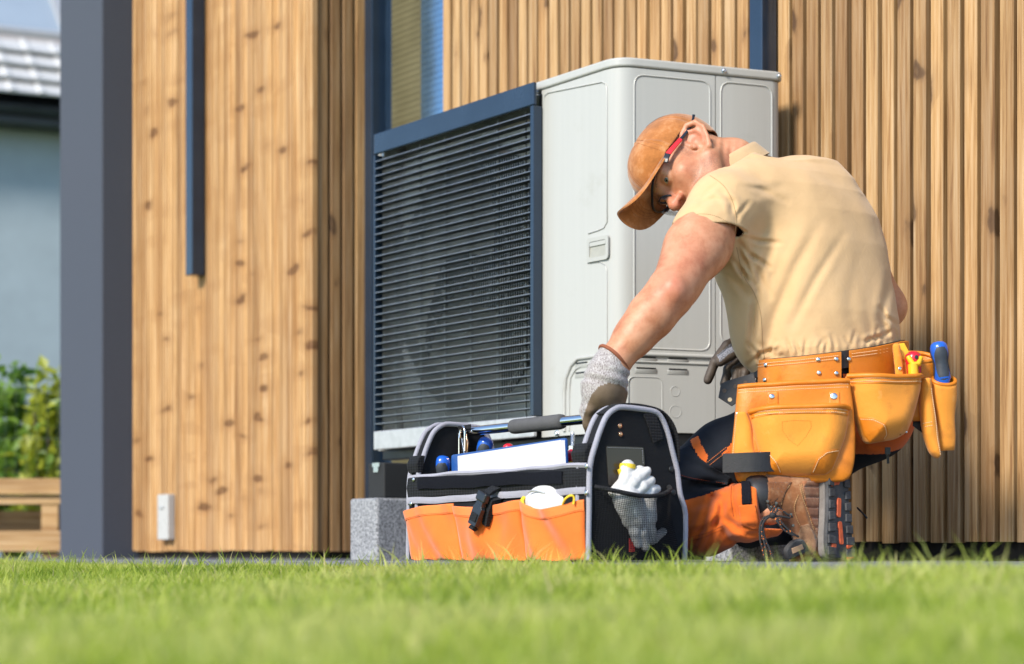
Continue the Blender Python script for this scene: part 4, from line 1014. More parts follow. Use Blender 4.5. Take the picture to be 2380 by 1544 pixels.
# clipboard
cbq = -.055
cb = thing('clipboard', 'blue clipboard with white paper sheets standing in the tool bag', 'clipboard', BF(-.30, cbq, .05))
def pq(x, y, b): a, z = onb(x, y, b); return V(a, z)
tl_, tr_ = pq(1052, 1058, cbq), pq(1319, 1018, cbq); dn_ = V((tr_ - tl_)[1], -(tr_ - tl_)[0]); dn_ = dn_ / np.linalg.norm(dn_)
def sheet(nm, corners, b, th, mat, par, rad=.008):
    m = MB(); m.prism([BF(a, b, z) for a, z in arc_poly(corners, rad, 3)], N * th); return m.build(nm, mat, par, 40)
M['blue_plastic'] = simple('blue_board_plastic', (.012, .075, .30), .35, 0, .08, 30, Coat_Weight=.2)
sheet('board', [tl_, tr_, tr_ + dn_ * .12, tl_ + dn_ * .12], cbq, .004, M['blue_plastic'], cb)
M['paper'] = simple('white_paper', (.60, .60, .64), .7, 0, .02, 5)
for k, off in enumerate((0, .004, .008)):
    p0 = pq(1070, 1060.5, cbq) ; p1 = pq(1311 + 3 * k, 1023 + .2 * k, cbq)
    dd = unit(p1 - p0); dnn = V(dd[1], -dd[0])
    sheet('paper_sheet', [p0, p1, p1 + dnn * .11 + dd * .002 * k, p0 + dnn * .11], cbq + .0075 - .0012 * k, .0006, M['paper'], cb, .001)
# screwdriver handles
M['blue_hard'] = simple('blue_handle_plastic', (.012, .11, .56), .28, 0, .06, 20, Coat_Weight=.3)
M['grey_soft'] = simple('dark_grey_rubber_grip', (.035, .045, .06), .6, 0, .2, 50, .3, 600, .0006)
M['red_hard'] = simple('red_handle_plastic', (.60, .012, .03), .25, 0, .08, 20, Coat_Weight=.4)
M['yellow_hard'] = simple('yellow_handle_plastic', (.82, .46, .015), .3, 0, .08, 20)
def handle_tool(label, tip, axis, L, r, ca, cbm, dome=.012, flats=True, name='screwdriver', grip=(.16, .78), hole=None):
    "tip = centre of the end dome; axis points from the dome to the blade"
    axis = unit(axis); root = thing(name, label, 'screwdriver', tip, 'hand tools')
    pr = [(0, -.0005), (r * .55, .0012), (r * .85, dome * .45), (r * .97, dome), (r, dome + .008), (r * 1.0, L * .25), (r * .80, L * .42), (r * .86, L * .6), (r * .95, L * .72), (r * .62, L * .86), (r * .55, L), (0, L)]
    m = MB(); m.lathe(tip, axis, pr, 20); m.build('handle', ca, root, 50)
    u = unit(np.cross(axis, V(.2, .3, 1))); 
    if cbm is not None:
        u = unit(-np.array([0, 1, 0]) - axis * (-axis[1])); w = np.cross(axis, u); hv = []; hs = np.linspace(grip[0] * L, grip[1] * L, 14); ang = np.linspace(-1.05, 1.05, 9)
        xs, rs = [q[1] for q in pr], [q[0] for q in pr]
        for c_ in (.0, math.pi * .667, math.pi * 1.333):
            m = MB(); g = []
            for i, h in enumerate(hs):
                e = math.sin(math.pi * i / 13) ** .5; rr = np.interp(h, xs, rs) + .0012 * e - .0004
                g += [np.asarray(tip) + axis * h + rr * (math.cos(c_ + a * e * .95) * u + math.sin(c_ + a * e * .95) * w) for a in ang]
            m.add(g, [(i * 9 + j, i * 9 + j + 1, (i + 1) * 9 + j + 1, (i + 1) * 9 + j) for i in range(13) for j in range(8)]); m.build('grip_pad', cbm, root, 180)
    m = MB(); m.lathe(np.asarray(tip) + axis * (L + .0005), axis, [(.0032, 0), (.0032, .07), (.0042, .075), (.0042, .082)], 10); m.build('shank', M['steel'], root, 40)
    if hole is not None:
        m = MB(); m.lathe(hole[0], hole[1], [(.0045, 0), (.0045, .0006), (.0036, .0009), (0, .0003)], 12); m.build('hang_hole', M['black_metal'], root, 40)
    return root
def inb(x, y, b): a, z = onb(x, y, b); return BF(a, b, z)
def dome_tool(label, c, rx, rz, ca, cb_, yaw=0.0):
    pass
t1 = handle_tool('blue and grey screwdriver handle with a hang hole, left of the clipboard in the bag', inb(1030, 1059, -.075), V(-.10, .10, -1), .115, .0205, M['blue_hard'], M['grey_soft'], .014, grip=(.12, .72), hole=(inb(1033, 1081, -.075) - V(0, .0218, 0), V(0, -1, 0)))
t2 = handle_tool('blue and grey screwdriver handle leaning behind the clipboard under the chrome handle', inb(1133, 1017, -.16), V(-.30, .15, -1), .115, .019, M['blue_hard'], M['grey_soft'], .013, grip=(.1, .7))
t3 = handle_tool('small red screwdriver dome just showing above the blue clipboard edge', inb(1180, 1031, -.15), V(.1, .15, -1), .11, .0135, M['red_hard'], None, .010)
t4 = handle_tool('red and yellow screwdriver handle between the clipboard and the right end panel', inb(1335, 1045, -.10), V(-.22, .1, -1), .115, .0165, M['red_hard'], M['yellow_hard'], .014, grip=(.2, .8), hole=(inb(1326, 1066, -.1) - V(0, .015, 0), V(0, -1, 0)))
# polished metal clip with shackle hanging under the bar
ck = thing('metal_clip', 'polished metal clip with a wire shackle hanging at the left end of the chrome bar', 'clip', inb(1080, 1000, -.128))
M['bronze'] = simple('polished_bronze_plate', (.50, .33, .22), .12, 1.0, .25, 60)
kq = -.128 + .014
CKF = Fr(inb(1079, 1030, kq), EX, N, V(0, 0, 1))
m = MB(); m.prism([CKF(a, 0, z) for a, z in arc_poly([(-.016, -.048), (.018, -.045), (.020, .0), (.010, .026), (-.014, .028)], .004, 3)], N * .004); m.build('plate', M['bronze'], ck, 40, .001)
m = MB(); m.tube(spline([CKF(.012, .007, -.02), CKF(.012, .007, .01), CKF(.010, .006, .032), CKF(.0, .004, .040), CKF(-.012, .002, .034), CKF(-.014, .006, .012)], 5), .0024, 8); m.build('shackle', M['chrome'], ck, 60)
m = MB(); m.tube([CKF(-.018, .003, .024), CKF(-.018, .003, -.046)], .0024, 8); m.build('rod', M['chrome'], ck, 60)
m = MB(); m.prism([CKF(-.006, .0045, .010), CKF(.002, .0045, .012), CKF(.014, .0045, -.030), CKF(.006, .0045, -.038)], N * .005); m.build('lever', M['steel'], ck, None, .001)
m = MB(); m.lathe(CKF(.0, .004, .006), N, [(.006, 0), (.006, .003), (.004, .005), (0, .005)], 12); m.build('rivet', M['black_metal'], ck, 40)
m = MB(); m.lathe(CKF(-.004, .004, -.034), N, [(.007, 0), (.007, .004), (.004, .006), (0, .006)], 12); m.build('rivet', M['chrome'], ck, 40)
m = MB(); m.prism([CKF(-.026, -.002, .042), CKF(.026, -.002, .044), CKF(.026, -.002, .034), CKF(-.022, -.002, .030), CKF(-.022, -.002, -.06), CKF(-.03, -.002, -.06)], N * .002); m.build('hanging_strap', M['webbing'], ck)
# ---------------------------------------------------------------- the man
def proj(c):
    c = np.asarray(c); return CX + c[..., 0] / c[..., 1] * FPX, HY - (c[..., 2] - CZ) / c[..., 1] * FPX
def inpoly(x, y, poly):
    ins = np.zeros(x.shape, bool); n = len(poly)
    for i in range(n):
        (x0, y0), (x1, y1) = poly[i], poly[i - 1]
        ins ^= ((y0 > y) != (y1 > y)) & (x < (x1 - x0) * (y - y0) / ((y1 - y0) + 1e-9) + x0)
    return ins
man = thing('person', 'kneeling man in sand polo shirt, orange cap and work trousers reaching into the tool bag', 'person', P(1800, 1290, 4.5) * V(1, 1, 0))
# head frame
hf = unit(V(-.520, -.466, -.715)); hu = V(-.850, .363, .382); hu = unit(hu - hf * np.dot(hu, hf)); hl = np.cross(hu, hf)
HSC = 1.04
hc = P(1616, 394, 4.545)
def HL(p): q = (np.asarray(p) - hc) / HSC; return np.stack([q @ hl, q @ hf, q @ hu], -1)
def HW(x, y, z): return hc + HSC * (hl * x + hf * y + hu * z)
def h_abs(q): r = q.copy(); r[:, 0] = np.abs(r[:, 0]); return r
def f_head(p):
    q = HL(p); a = h_abs(q)
    d = s_ell(q, V(0, -.012, .052), V(.075, .098, .086))
    d = smin(d, s_ell(q, V(0, .040, -.012), V(.060, .058, .088)), .035)
    d = smin(d, s_chain(a, [V(.056, .002, -.040), V(.045, .045, -.072), V(.0, .078, -.088)], [.022, .019, .020], .01), .03)
    d = smin(d, s_ell(a, V(.046, .062, -.004), V(.022, .022, .020)), .025)           # cheekbones
    d = smin(d, s_cap(a, V(.0, .094, .044), V(.045, .080, .042), .0125, .011), .016)    # brow
    d = smax(d, -s_ell(a, V(.0325, .106, .024), V(.019, .020, .0135)), .016)           # sockets
    d = smin(d, s_cap(q, V(0, .094, .030), V(0, .120, -.010), .0085, .0115), .014)      # nose
    d = smin(d, s_ell(q, V(0, .121, -.014), V(.0135, .0125, .0115)), .008)
    d = smin(d, s_ell(a, V(.0135, .106, -.016), V(.0085, .011, .0085)), .007)
    d = smax(d, -s_ell(a, V(.0072, .111, -.0265), V(.0042, .007, .006)), .004)
    lid = s_ell(a, V(.0325, .081, .024), V(.0160, .0148, .0150))                         # lids
    lid = smax(lid, -s_ell(a, V(.0325, .098, .0232), V(.0135, .014, .0046)), .0015)
    d = smin(d, lid, .006)
    d = smin(d, s_ell(q, V(0, .099, -.047), V(.025, .010, .0062)), .008); d = smin(d, s_ell(q, V(0, .097, -.058), V(.022, .010, .0068)), .008)
    d = smax(d, -s_ell(q, V(0, .110, -.0525), V(.024, .006, .0012)), .003)
    d = d + .0008 * np.exp(-((a[:, 0] - .030) / .02) ** 2) * np.sin((a[:, 2] - .06) * 420) * (a[:, 1] > .05) * (a[:, 2] > .055)
    # ears
    e = (a - V(.072, -.008, .002)) / 1.22
    ex_, ey_ = e[:, 1] * .95 + e[:, 2] * .30, e[:, 2] * .95 - e[:, 1] * .30            # along face / along ear
    eo = e[:, 0] - (-.30) * 0 - np.clip(-ex_ * .42, -.008, .016)
    E3 = np.stack([eo, ex_, ey_], -1)
    hel = [V(.004, .014, .000), V(.007, .017, .014), V(.009, .008, .030), V(.011, -.008, .034), V(.013, -.020, .024), V(.013, -.021, .004), V(.010, -.014, -.014), V(.006, -.004, -.028), V(.003, .006, -.026)]
    er = s_chain(E3, hel, [.0036, .0040, .0044, .0044, .0044, .0044, .0042, .0062, .005], .002)
    er = smin(er, s_ell(E3, V(.0035, -.003, .006), V(.0038, .017, .027)), .004)
    er = smin(er, s_chain(E3, [V(.009, -.001, .024), V(.011, -.012, .012), V(.010, -.012, -.004), V(.007, -.004, -.014)], [.0032, .0036, .0034, .003], .002), .004)
    er = smin(er, s_ell(E3, V(.007, .011, -.006), V(.0040, .0045, .0065)), .003)
    er = smax(er, -s_ell(E3, V(.009, .001, -.002), V(.006, .008, .010)), .003)
    d = smin(d, er * 1.22, .005)
    return d * HSC
sh_l, el_l, wr_l = P(1664, 484, 4.42), P(1556, 684, 4.25), P(1424, 846, 4.22)
sh_r, el_r, wr_r = P(1945, 482, 4.72), P(2058, 715, 4.67), P(1760, 830, 4.82)
nk0, nk1 = HW(0, -.040, -.030), P(1740, 440, 4.60); NC = P(1701, 385, 4.565); NAX = unit(V(-.52, -.10, .84))
TL = unit(V(.75, .66, 0)); TD = V(-TL[1], TL[0], 0)
def loft(p, tab, grow=0.0):
    ys = np.array([CZ - (r[0] - HY) / FPX * r[2] for r in tab]); o = np.argsort(ys); ys = ys[o]; tb = np.array(tab, float)[o]
    cx = np.array([P(r[1], r[0], r[2])[0] for r in tb]); z = p[:, 2]
    I = lambda v: np.interp(z, ys, v)
    x = p[:, 0] - I(cx); y = p[:, 1] - I(tb[:, 2]); ra, rb = I(tb[:, 3]) + grow, I(tb[:, 4]) + grow
    u, v = x * TL[0] + y * TL[1], x * TD[0] + y * TD[1]
    k = (np.abs(u / ra) ** 2.25 + np.abs(v / rb) ** 2.25) ** (1 / 2.25)
    d = (k - 1) * np.minimum(ra, rb)
    return np.maximum(d, np.maximum(z - ys[-1], ys[0] - z))
TORSO = [(905, 1925, 4.57, .192, .135), (860, 1925, 4.57, .194, .136), (800, 1915, 4.575, .196, .140), (740, 1908, 4.58, .198, .145), (660, 1893, 4.59, .200, .150), (580, 1878, 4.60, .202, .152), (510, 1862, 4.61, .200, .148), (455, 1845, 4.61, .188, .132), (420, 1832, 4.61, .165, .110), (395, 1815, 4.61, .13, .085)]
ARM = [(sh_l, .066), (P(1616, 580, 4.335), .0665), (el_l, .0475), (P(1513, 735, 4.24), .0465), (P(1473, 783, 4.23), .0385), (wr_l, .0315), (P(1412, 880, 4.22), .030)]
def f_arm(p):
    d = s_chain(p, [a for a, _ in ARM], [r for _, r in ARM], .03)
    d = smin(d, s_ell(p, P(1586, 640, 4.30), V(.040, .048, .07)), .03); d = smin(d, s_ell(p, P(1652, 566, 4.37), V(.045, .05, .055)), .03)
    d = smin(d, s_ell(p, P(1566, 672, 4.205), V(.016, .014, .020)), .03)                 # elbow point
    return d
hipL, knL, anL = P(1842, 955, 4.50), P(1512, 1188, 4.50), P(1790, 1190, 4.33)
hipR, knR, anR = P(2005, 962, 4.66), P(1720, 1205, 4.98), P(1890, 1205, 4.84)
def f_body(p):
    d = f_head(p)
    d = smin(d, s_chain(p, [nk0, NC, nk1], [.056, .060, .066], .02), .03)
    d = smin(d, s_cap(p, HW(.035, -.02, -.02), P(1700, 430, 4.53), .022, .03), .03)
    q = HL(p)
    d = d + .0012 * np.sin(q[:, 2] * 340 + q[:, 1] * 160) * np.exp(-((q[:, 1] + .045) / .03) ** 2 - ((q[:, 2] + .05) / .04) ** 2)
    d = smin(d, loft(p, TORSO, -.016), .05)
    d = smin(d, s_cap(p, sh_l, sh_r, .055), .04)
    d = smin(d, f_arm(p), .03)
    d = smin(d, s_chain(p, [sh_r, el_r, wr_r], [.06, .045, .032], .03), .03)
    d = smin(d, s_chain(p, [hipL, knL, anL], [.06, .028, .03], .03), .03); d = smin(d, s_chain(p, [hipR, knR, anR], [.06, .028, .03], .03), .03)
    return d
def skin_mat():
    t = NT('skin'); co = t.coord((1, 1, 1))
    n1 = t.n('TexNoise', i_Scale=22.0, i_Detail=6.0, i_Roughness=.65); t.l(co, n1)
    n2 = t.n('TexNoise', i_Scale=420.0, i_Detail=3.0); t.l(co, n2)
    r = t.ramp(n1, [(.3, (.40, .15, .075)), (.5, (.54, .25, .14)), (.72, (.62, .33, .205))])
    at = t.n('Attribute', attribute_name='flush'); m1 = t.n('Mix', data_type='RGBA'); m1.inputs[7].default_value = (.56, .165, .11, 1)
    t.l(at, m1, 2, 0); t.t.links.new(r.outputs[0], m1.inputs[6])
    sb = t.n('Attribute', attribute_name='stubble'); rs = t.ramp(n2, [(.40, (.25, .25, .25)), (.60, (1, 1, 1))]); mu = t.n('Math', operation='MULTIPLY'); t.l(sb, mu, 2, 0); t.l(rs, mu, 0, 1)
    m2 = t.n('Mix', data_type='RGBA'); m2.inputs[7].default_value = (.16, .10, .075, 1); t.l(mu, m2, 0, 0); t.t.links.new(m1.outputs[2], m2.inputs[6])
    t.t.links.new(m2.outputs[2], t.b.inputs[0])
    t.set(Roughness=.47, Specular_IOR_Level=.4, Subsurface_Weight=.12, Subsurface_Radius=(.012, .005, .003), Subsurface_Scale=.6)
    n3 = t.n('TexNoise', i_Scale=90.0, i_Detail=5.0); t.l(co, n3); ad = t.n('Math', operation='MULTIPLY_ADD', i_1=2.5); t.l(n3, ad, 0, 0); t.l(n2, ad, 0, 2); t.bump(ad, .30, .0009); return t.m
M['skin'] = skin_mat()
body = soft('body', f_body, P(1380, 1300, 4.9) - V(.02, .95, .03), P(2120, 240, 4.5) + V(.05, .62, .0), .0030, M['skin'], man, 1)
co_ = np.array([v.co for v in body.data.vertices]) + np.array(man.location)
hq = HL(co_); ha_ = h_abs(hq)
g = lambda a, c, w: np.exp(-(((a - np.asarray(c)) / np.asarray(w)) ** 2).sum(-1))
fl = .75 * g(ha_, (0, .120, -.012), (.022, .022, .018)) + .55 * g(ha_, (.088, -.012, .01), (.02, .026, .036)) + .25 * g(ha_, (.05, .07, -.012), (.03, .03, .025)) + .5 * g(co_, P(1560, 670, 4.2), (.035, .05, .04)) + .35 * g(co_, P(1720, 400, 4.5), (.06, .1, .06))
fl += .22 * g(co_, P(1600, 600, 4.25), (.05, .1, .06))
stb = np.clip(1.1 * np.exp(-((hq[:, 1] - .055) / .045) ** 2) * np.clip((-.022 - hq[:, 2]) / .03, 0, 1), 0, .55) * (np.abs(hq).max(1) < .14)
stb += .85 * np.clip((-.045 - hq[:, 1]) / .025, 0, 1) * np.clip((hq[:, 2] + .035) / .03, 0, 1) * (np.abs(hq).max(1) < .15)
stb += .5 * g(ha_, (.072, .022, .012), (.02, .014, .03))
eyeb = np.exp(-((ha_[:, 2] - .047 + .12 * (ha_[:, 0] - .035) ** 2 * 50) / .0045) ** 2) * (ha_[:, 0] > .014) * (ha_[:, 0] < .055) * (hq[:, 1] > .06)
stb = np.clip(stb + .8 * eyeb, 0, .95)
for nm, val in (('flush', np.clip(fl, 0, 1)), ('stubble', stb)):
    at = body.data.attributes.new(nm, 'FLOAT', 'POINT'); at.data.foreach_set('value', val.astype(np.float32))
# eyes
M['eye_white'] = simple('eye_white', (.72, .68, .64), .12, 0, .05, 60, Coat_Weight=.6)
M['iris'] = simple('grey_blue_iris', (.13, .17, .17), .15, 0, .3, 400, Coat_Weight=.8)
M['pupil'] = simple('dark_pupil', (.006, .006, .006), .08)
for sx_ in (1, -1):
    c = HW(.0325 * sx_, .0805, .0238); m = MB(); gz = unit(hf * .93 + hl * .25 - hu * .12)
    m.lathe(c, gz, [(.0133 * HSC * math.sin(a), -.0133 * HSC * math.cos(a)) for a in np.linspace(.01, math.pi - .01, 15)], 20); ew = m.build('eye', M['eye_white'], man, 180)
    m = MB(); m.lathe(c, gz, [(.0062 * HSC, .01165 * HSC), (.0058 * HSC, .0126 * HSC), (.003 * HSC, .0134 * HSC), (0, .01355 * HSC)], 18); m.build('iris', M['iris'], ew, 180)
    m = MB(); m.lathe(c, gz, [(.0027 * HSC, .0133 * HSC), (.0024 * HSC, .0137 * HSC), (0, .0138 * HSC)], 14); m.build('pupil', M['pupil'], ew, 180)

# ---- shirt
def tee_mat():
    t = NT('sand_jersey'); co = t.coord((1, 1, 1))
    n1 = t.n('TexNoise', i_Scale=9.0, i_Detail=6.0, i_Roughness=.6); t.l(co, n1)
    r = t.ramp(n1, [(.3, (.56, .370, .192)), (.55, (.605, .405, .215)), (.75, (.63, .43, .24))]); t.l(r, t.b)
    n2 = t.n('TexNoise', i_Scale=700.0, i_Detail=2.0); t.l(co, n2)
    n3 = t.n('TexNoise', i_Scale=38.0, i_Detail=5.0, i_Roughness=.6, i_Distortion=1.2); t.l(co, n3); ad = t.n('Math', operation='MULTIPLY_ADD', i_1=6.0); t.l(n3, ad, 0, 0); t.l(n2, ad, 0, 2); t.set(Roughness=.88, Sheen_Weight=.2, Specular_IOR_Level=.2); t.bump(ad, .16, .0011); return t.m
M['tee'] = tee_mat()
SHIRT = [(r[0], r[1], r[2], r[3] + (.010 if 700 < r[0] < 830 else .006), r[4] + (.010 if 700 < r[0] < 830 else .005)) for r in TORSO]
SHIRT[0] = (905, 1925, 4.57, .186, .130)
SHIRT.insert(1, (880, 1925, 4.57, .190, .134)); SHIRT[2] = (850, 1923, 4.57, .200, .142); SHIRT.insert(3, (826, 1920, 4.572, .206, .149))
hem_c = P(1628, 566, 4.36); hem_n = unit(V(.22, -.40, -.88))
CREASE = [  # (pixel polyline, depth, width px): folds pressed into the cloth
    ([(1800, 560), (1765, 640), (1752, 740), (1745, 850)], .006, 9), ([(1905, 520), (1850, 620), (1800, 740), (1775, 850)], .0055, 12),
    ([(1960, 545), (1895, 650), (1840, 760)], .0035, 9), ([(1700, 470), (1715, 540), (1720, 600), (1735, 690)], .008, 9),
    ([(1672, 440), (1700, 470), (1705, 530)], .005, 7), ([(1680, 620), (1715, 660), (1740, 690)], .006, 8), ([(1740, 560), (1752, 620), (1790, 690)], .004, 8),
    ([(1760, 800), (1800, 825), (1850, 838)], .004, 8), ([(1900, 770), (1930, 820)], .003, 8), ([(1985, 760), (2010, 810)], .004, 9), ([(2040, 720), (2065, 790)], .005, 9),
    ([(1640, 470), (1600, 500), (1580, 530)], .004, 8), ([(1660, 500), (1620, 525)], .003, 7), ([(1752, 700), (1748, 800)], .006, 8), ([(2070, 640), (2050, 730), (2060, 800)], .004, 9),
    ([(1990, 600), (1975, 700), (1985, 780)], .0022, 14), ([(1830, 430), (1760, 450), (1700, 440)], .0025, 10)]
for k_ in range(15):
    x_ = 1764 + k_ * 22.5 + 7 * math.sin(k_ * 2.3); y_ = float(np.interp(x_, [1757, 1960, 2092], [842, 820, 798])); L_ = 24 + 22 * abs(math.sin(k_ * 1.7))
    CREASE.append(([(x_, y_), (x_ + 5 * math.sin(k_ * 3.1), y_ - L_ * .5), (x_ + 11 * math.sin(k_ * 1.3), y_ - L_)], .0042, 4.2))
CREASE += [([(1708, 552), (1740, 590), (1790, 622)], .0075, 5), ([(1710, 566), (1738, 622), (1762, 680)], .007, 5), ([(1712, 545), (1760, 560), (1815, 566)], .005, 5), ([(1704, 540), (1716, 500), (1740, 470)], .005, 5), ([(1700, 600), (1730, 640), (1752, 664)], .006, 5),
    ([(2074, 770), (2040, 786), (2000, 796)], .006, 5), ([(2086, 756), (2062, 740), (2046, 715)], .005, 5), ([(1742, 846), (1772, 822), (1812, 810)], .006, 5), ([(1738, 800), (1760, 822), (1770, 846)], .006, 5), ([(1720, 432), (1770, 440), (1830, 470)], .003, 6), ([(1690, 470), (1660, 462), (1628, 470)], .0035, 6), ([(1690, 500), (1655, 520), (1632, 552)], .0045, 6), ([(1672, 425), (1652, 440), (1630, 462)], .003, 5)]
def crease(p, CR=None, zl=4.66):
    x, y = proj(p); acc = np.zeros(len(p)); front = p[:, 1] < zl
    for poly, dp, w in (CR or CREASE):
        best = np.full(len(p), 1e9); tt = np.zeros(len(p)); n = len(poly) - 1
        for i in range(n):
            (x0, y0), (x1, y1) = poly[i], poly[i + 1]; ex_, ey_ = x1 - x0, y1 - y0; t = np.clip(((x - x0) * ex_ + (y - y0) * ey_) / (ex_ ** 2 + ey_ ** 2), 0, 1)
            dd = (x - x0 - ex_ * t) ** 2 + (y - y0 - ey_ * t) ** 2; b = dd < best; best = np.where(b, dd, best); tt = np.where(b, (i + t) / n, tt)
        dist = np.sqrt(best); amp = dp * np.sin(math.pi * (.08 + .84 * tt))
        acc += amp * (np.exp(-(dist / w) ** 2) - .55 * np.exp(-((dist - 1.9 * w) / (1.1 * w)) ** 2))
    return acc * front * (.72 if CR is None else .60)
def f_sleeve(p): return s_chain(p, [P(1682, 488, 4.42), P(1642, 548, 4.375), P(1604, 618, 4.32), P(1590, 650, 4.30)], [.077, .0755, .0775, .078], .02)
def f_shirt(p, cutp=True):
    d = loft(p, SHIRT)
    d = smin(d, s_ell(p, P(1712, 452, 4.51), V(.085, .085, .075)), .06)
    d = smin(d, s_cap(p, P(1684, 486, 4.425), P(1893, 492, 4.67), .076, .084), .05); d = smin(d, s_ell(p, P(1712, 622, 4.54), V(.055, .10, .055)), .05)
    d = smin(d, s_ell(p, P(1862, 432, 4.62), V(.115, .09, .068)), .05)
    d = smin(d, s_cap(p, P(1745, 445, 4.60), NC + NAX * .02, .074, .0665), .04)
    d = smin(d, s_ell(p, P(1714, 572, 4.45), V(.038, .05, .06)), .05)
    d = smin(d, s_cap(p, P(1945, 512, 4.71), P(1985, 590, 4.69), .070, .066), .04)
    d = smin(d, s_ell(p, P(1745, 700, 4.50), V(.05, .07, .14)), .06)
    dsp = crease(p) + .0022 * nz(p * V(1, 1, .45), 26, .7) + .0012 * nz(p * V(1.2, 1, .6), 55, 3.1); sl = f_sleeve(p) + dsp * np.clip(-s_plane(p, hem_c, hem_n) / .045, .12, 1)
    if cutp: sl = np.maximum(sl, s_plane(p, hem_c, hem_n))
    d = smin(d + dsp, sl, .04)
    if not cutp: return d
    cn = NAX; cc_ = NC
    near = np.sqrt(((p - cc_) ** 2).sum(-1)) < .13
    d = np.where(near, np.maximum(d, s_plane(p, cc_, cn)), d)
    return d
def snap_shirt(v):
    h = s_plane(v, hem_c, hem_n); k = (np.abs(h) < .0042) & (f_sleeve(v) < .006) & (v[:, 1] < 4.46); v = v.copy(); v[k] -= h[k, None] * hem_n[None]; return v
def drop_shirt(c):
    a = (np.abs(s_plane(c, hem_c, hem_n)) < .0012) & (f_sleeve(c) < -.0020)
    b = (np.abs(s_plane(c, NC, NAX)) < .0022) & (np.sqrt(((c - NC) ** 2).sum(-1)) < .125)
    return a | (b & (f_shirt(c, False) < -.0032)) | (c[:, 2] < CZ - (893 - HY) / FPX * 4.57)
shirt = soft('polo_shirt', f_shirt, P(1540, 910, 4.9) - V(.02, .7, .0), P(2130, 300, 4.55) + V(.06, .50, .0), .0029, M['tee'], man, 2, None, drop_shirt, snap_shirt)
s_ = shirt.modifiers.new('thick', 'SOLIDIFY'); s_.thickness = .0025; s_.offset = -1
# ribbed collar: a folded band round the neck
def rib_mat():
    t = NT('sand_rib_knit'); co = t.coord((1, 1, 1), 'UV'); t.set(Roughness=.9, Base_Color=(.56, .43, .255), Sheen_Weight=.2); return t.m
M['rib'] = simple('sand_rib_knit', (.54, .37, .20), .9, 0, .1, 20, Sheen_Weight=.2)
cn = NAX; cc_ = NC + cn * .006; cu = unit(np.cross(cn, V(0, 1, .2))); cv = np.cross(cn, cu)
vs = []; nC = 90
for i in range(nC):
    a = 2 * math.pi * i / nC; d_ = math.cos(a) * cu + math.sin(a) * cv; rib = .0006 * math.sin(i * math.pi)
    for r_, h_ in ((.0610, .004), (.0625, .013), (.0650, .016), (.0685, .014), (.0725, .004), (.0790 + .0008 * (i % 2), -.016), (.083, -.026)):
        vs.append(cc_ + d_ * ((r_ + .0007 * (i % 2)) * HSC * 1.0 + .004 * math.sin(a * 2 + 1)) + cn * (h_ + .004 * math.sin(a + .5)))
fs = [(i * 7 + j, ((i + 1) % nC) * 7 + j, ((i + 1) % nC) * 7 + j + 1, i * 7 + j + 1) for i in range(nC) for j in range(6)]
mesh_obj('collar', vs, fs, M['rib'], shirt, 180)
# seams and stitching found by following the line of sight onto the cloth
def trace(f, pts, z0=3.7, off=.0):
    q = np.array(pts, float); Z = np.full(len(q), z0)
    to = lambda Z: np.stack([(q[:, 0] - CX) / FPX * Z, Z, CZ - (q[:, 1] - HY) / FPX * Z], -1)
    for _ in range(70): Z = Z + np.clip(f(to(Z)), -.05, .12) * .7
    return [p for p, z in zip(to(Z - off), Z) if z < 5.3]
def seam(nm, f, line, mat, par, r=.0010, st=None, off=.0006):
    pts = trace(f, [tuple(p) for p in spline([np.array(p, float) for p in line], 7)], off=off); m = MB()
    if len(pts) < 3: return
    if st: dash(m, pts, st, st * .68, r)
    else: m.tube(pts, r, 5)
    o = m.build(nm, mat, par, 60)
    if st: o['kind'] = 'stuff'
M['tee_seam'] = simple('sand_seam', (.42, .28, .145), .9)
seam('armhole_seam', f_shirt, [(1650, 408), (1682, 432), (1703, 470), (1711, 515), (1706, 556)], M['tee_seam'], shirt, .0009)
seam('stitching', f_shirt, [(1572, 530), (1592, 510), (1622, 498), (1655, 500), (1684, 512), (1700, 526)], M['tee_seam'], shirt, .0007, .0046)
seam('side_seam', f_shirt, [(1712, 575), (1728, 640), (1752, 680), (1768, 730), (1772, 800), (1778, 842)], M['tee_seam'], shirt, .0008)
seam('yoke_seam', f_shirt, [(1720, 372), (1775, 385), (1840, 402), (1900, 425)], M['tee_seam'], shirt, .0006) if False else None
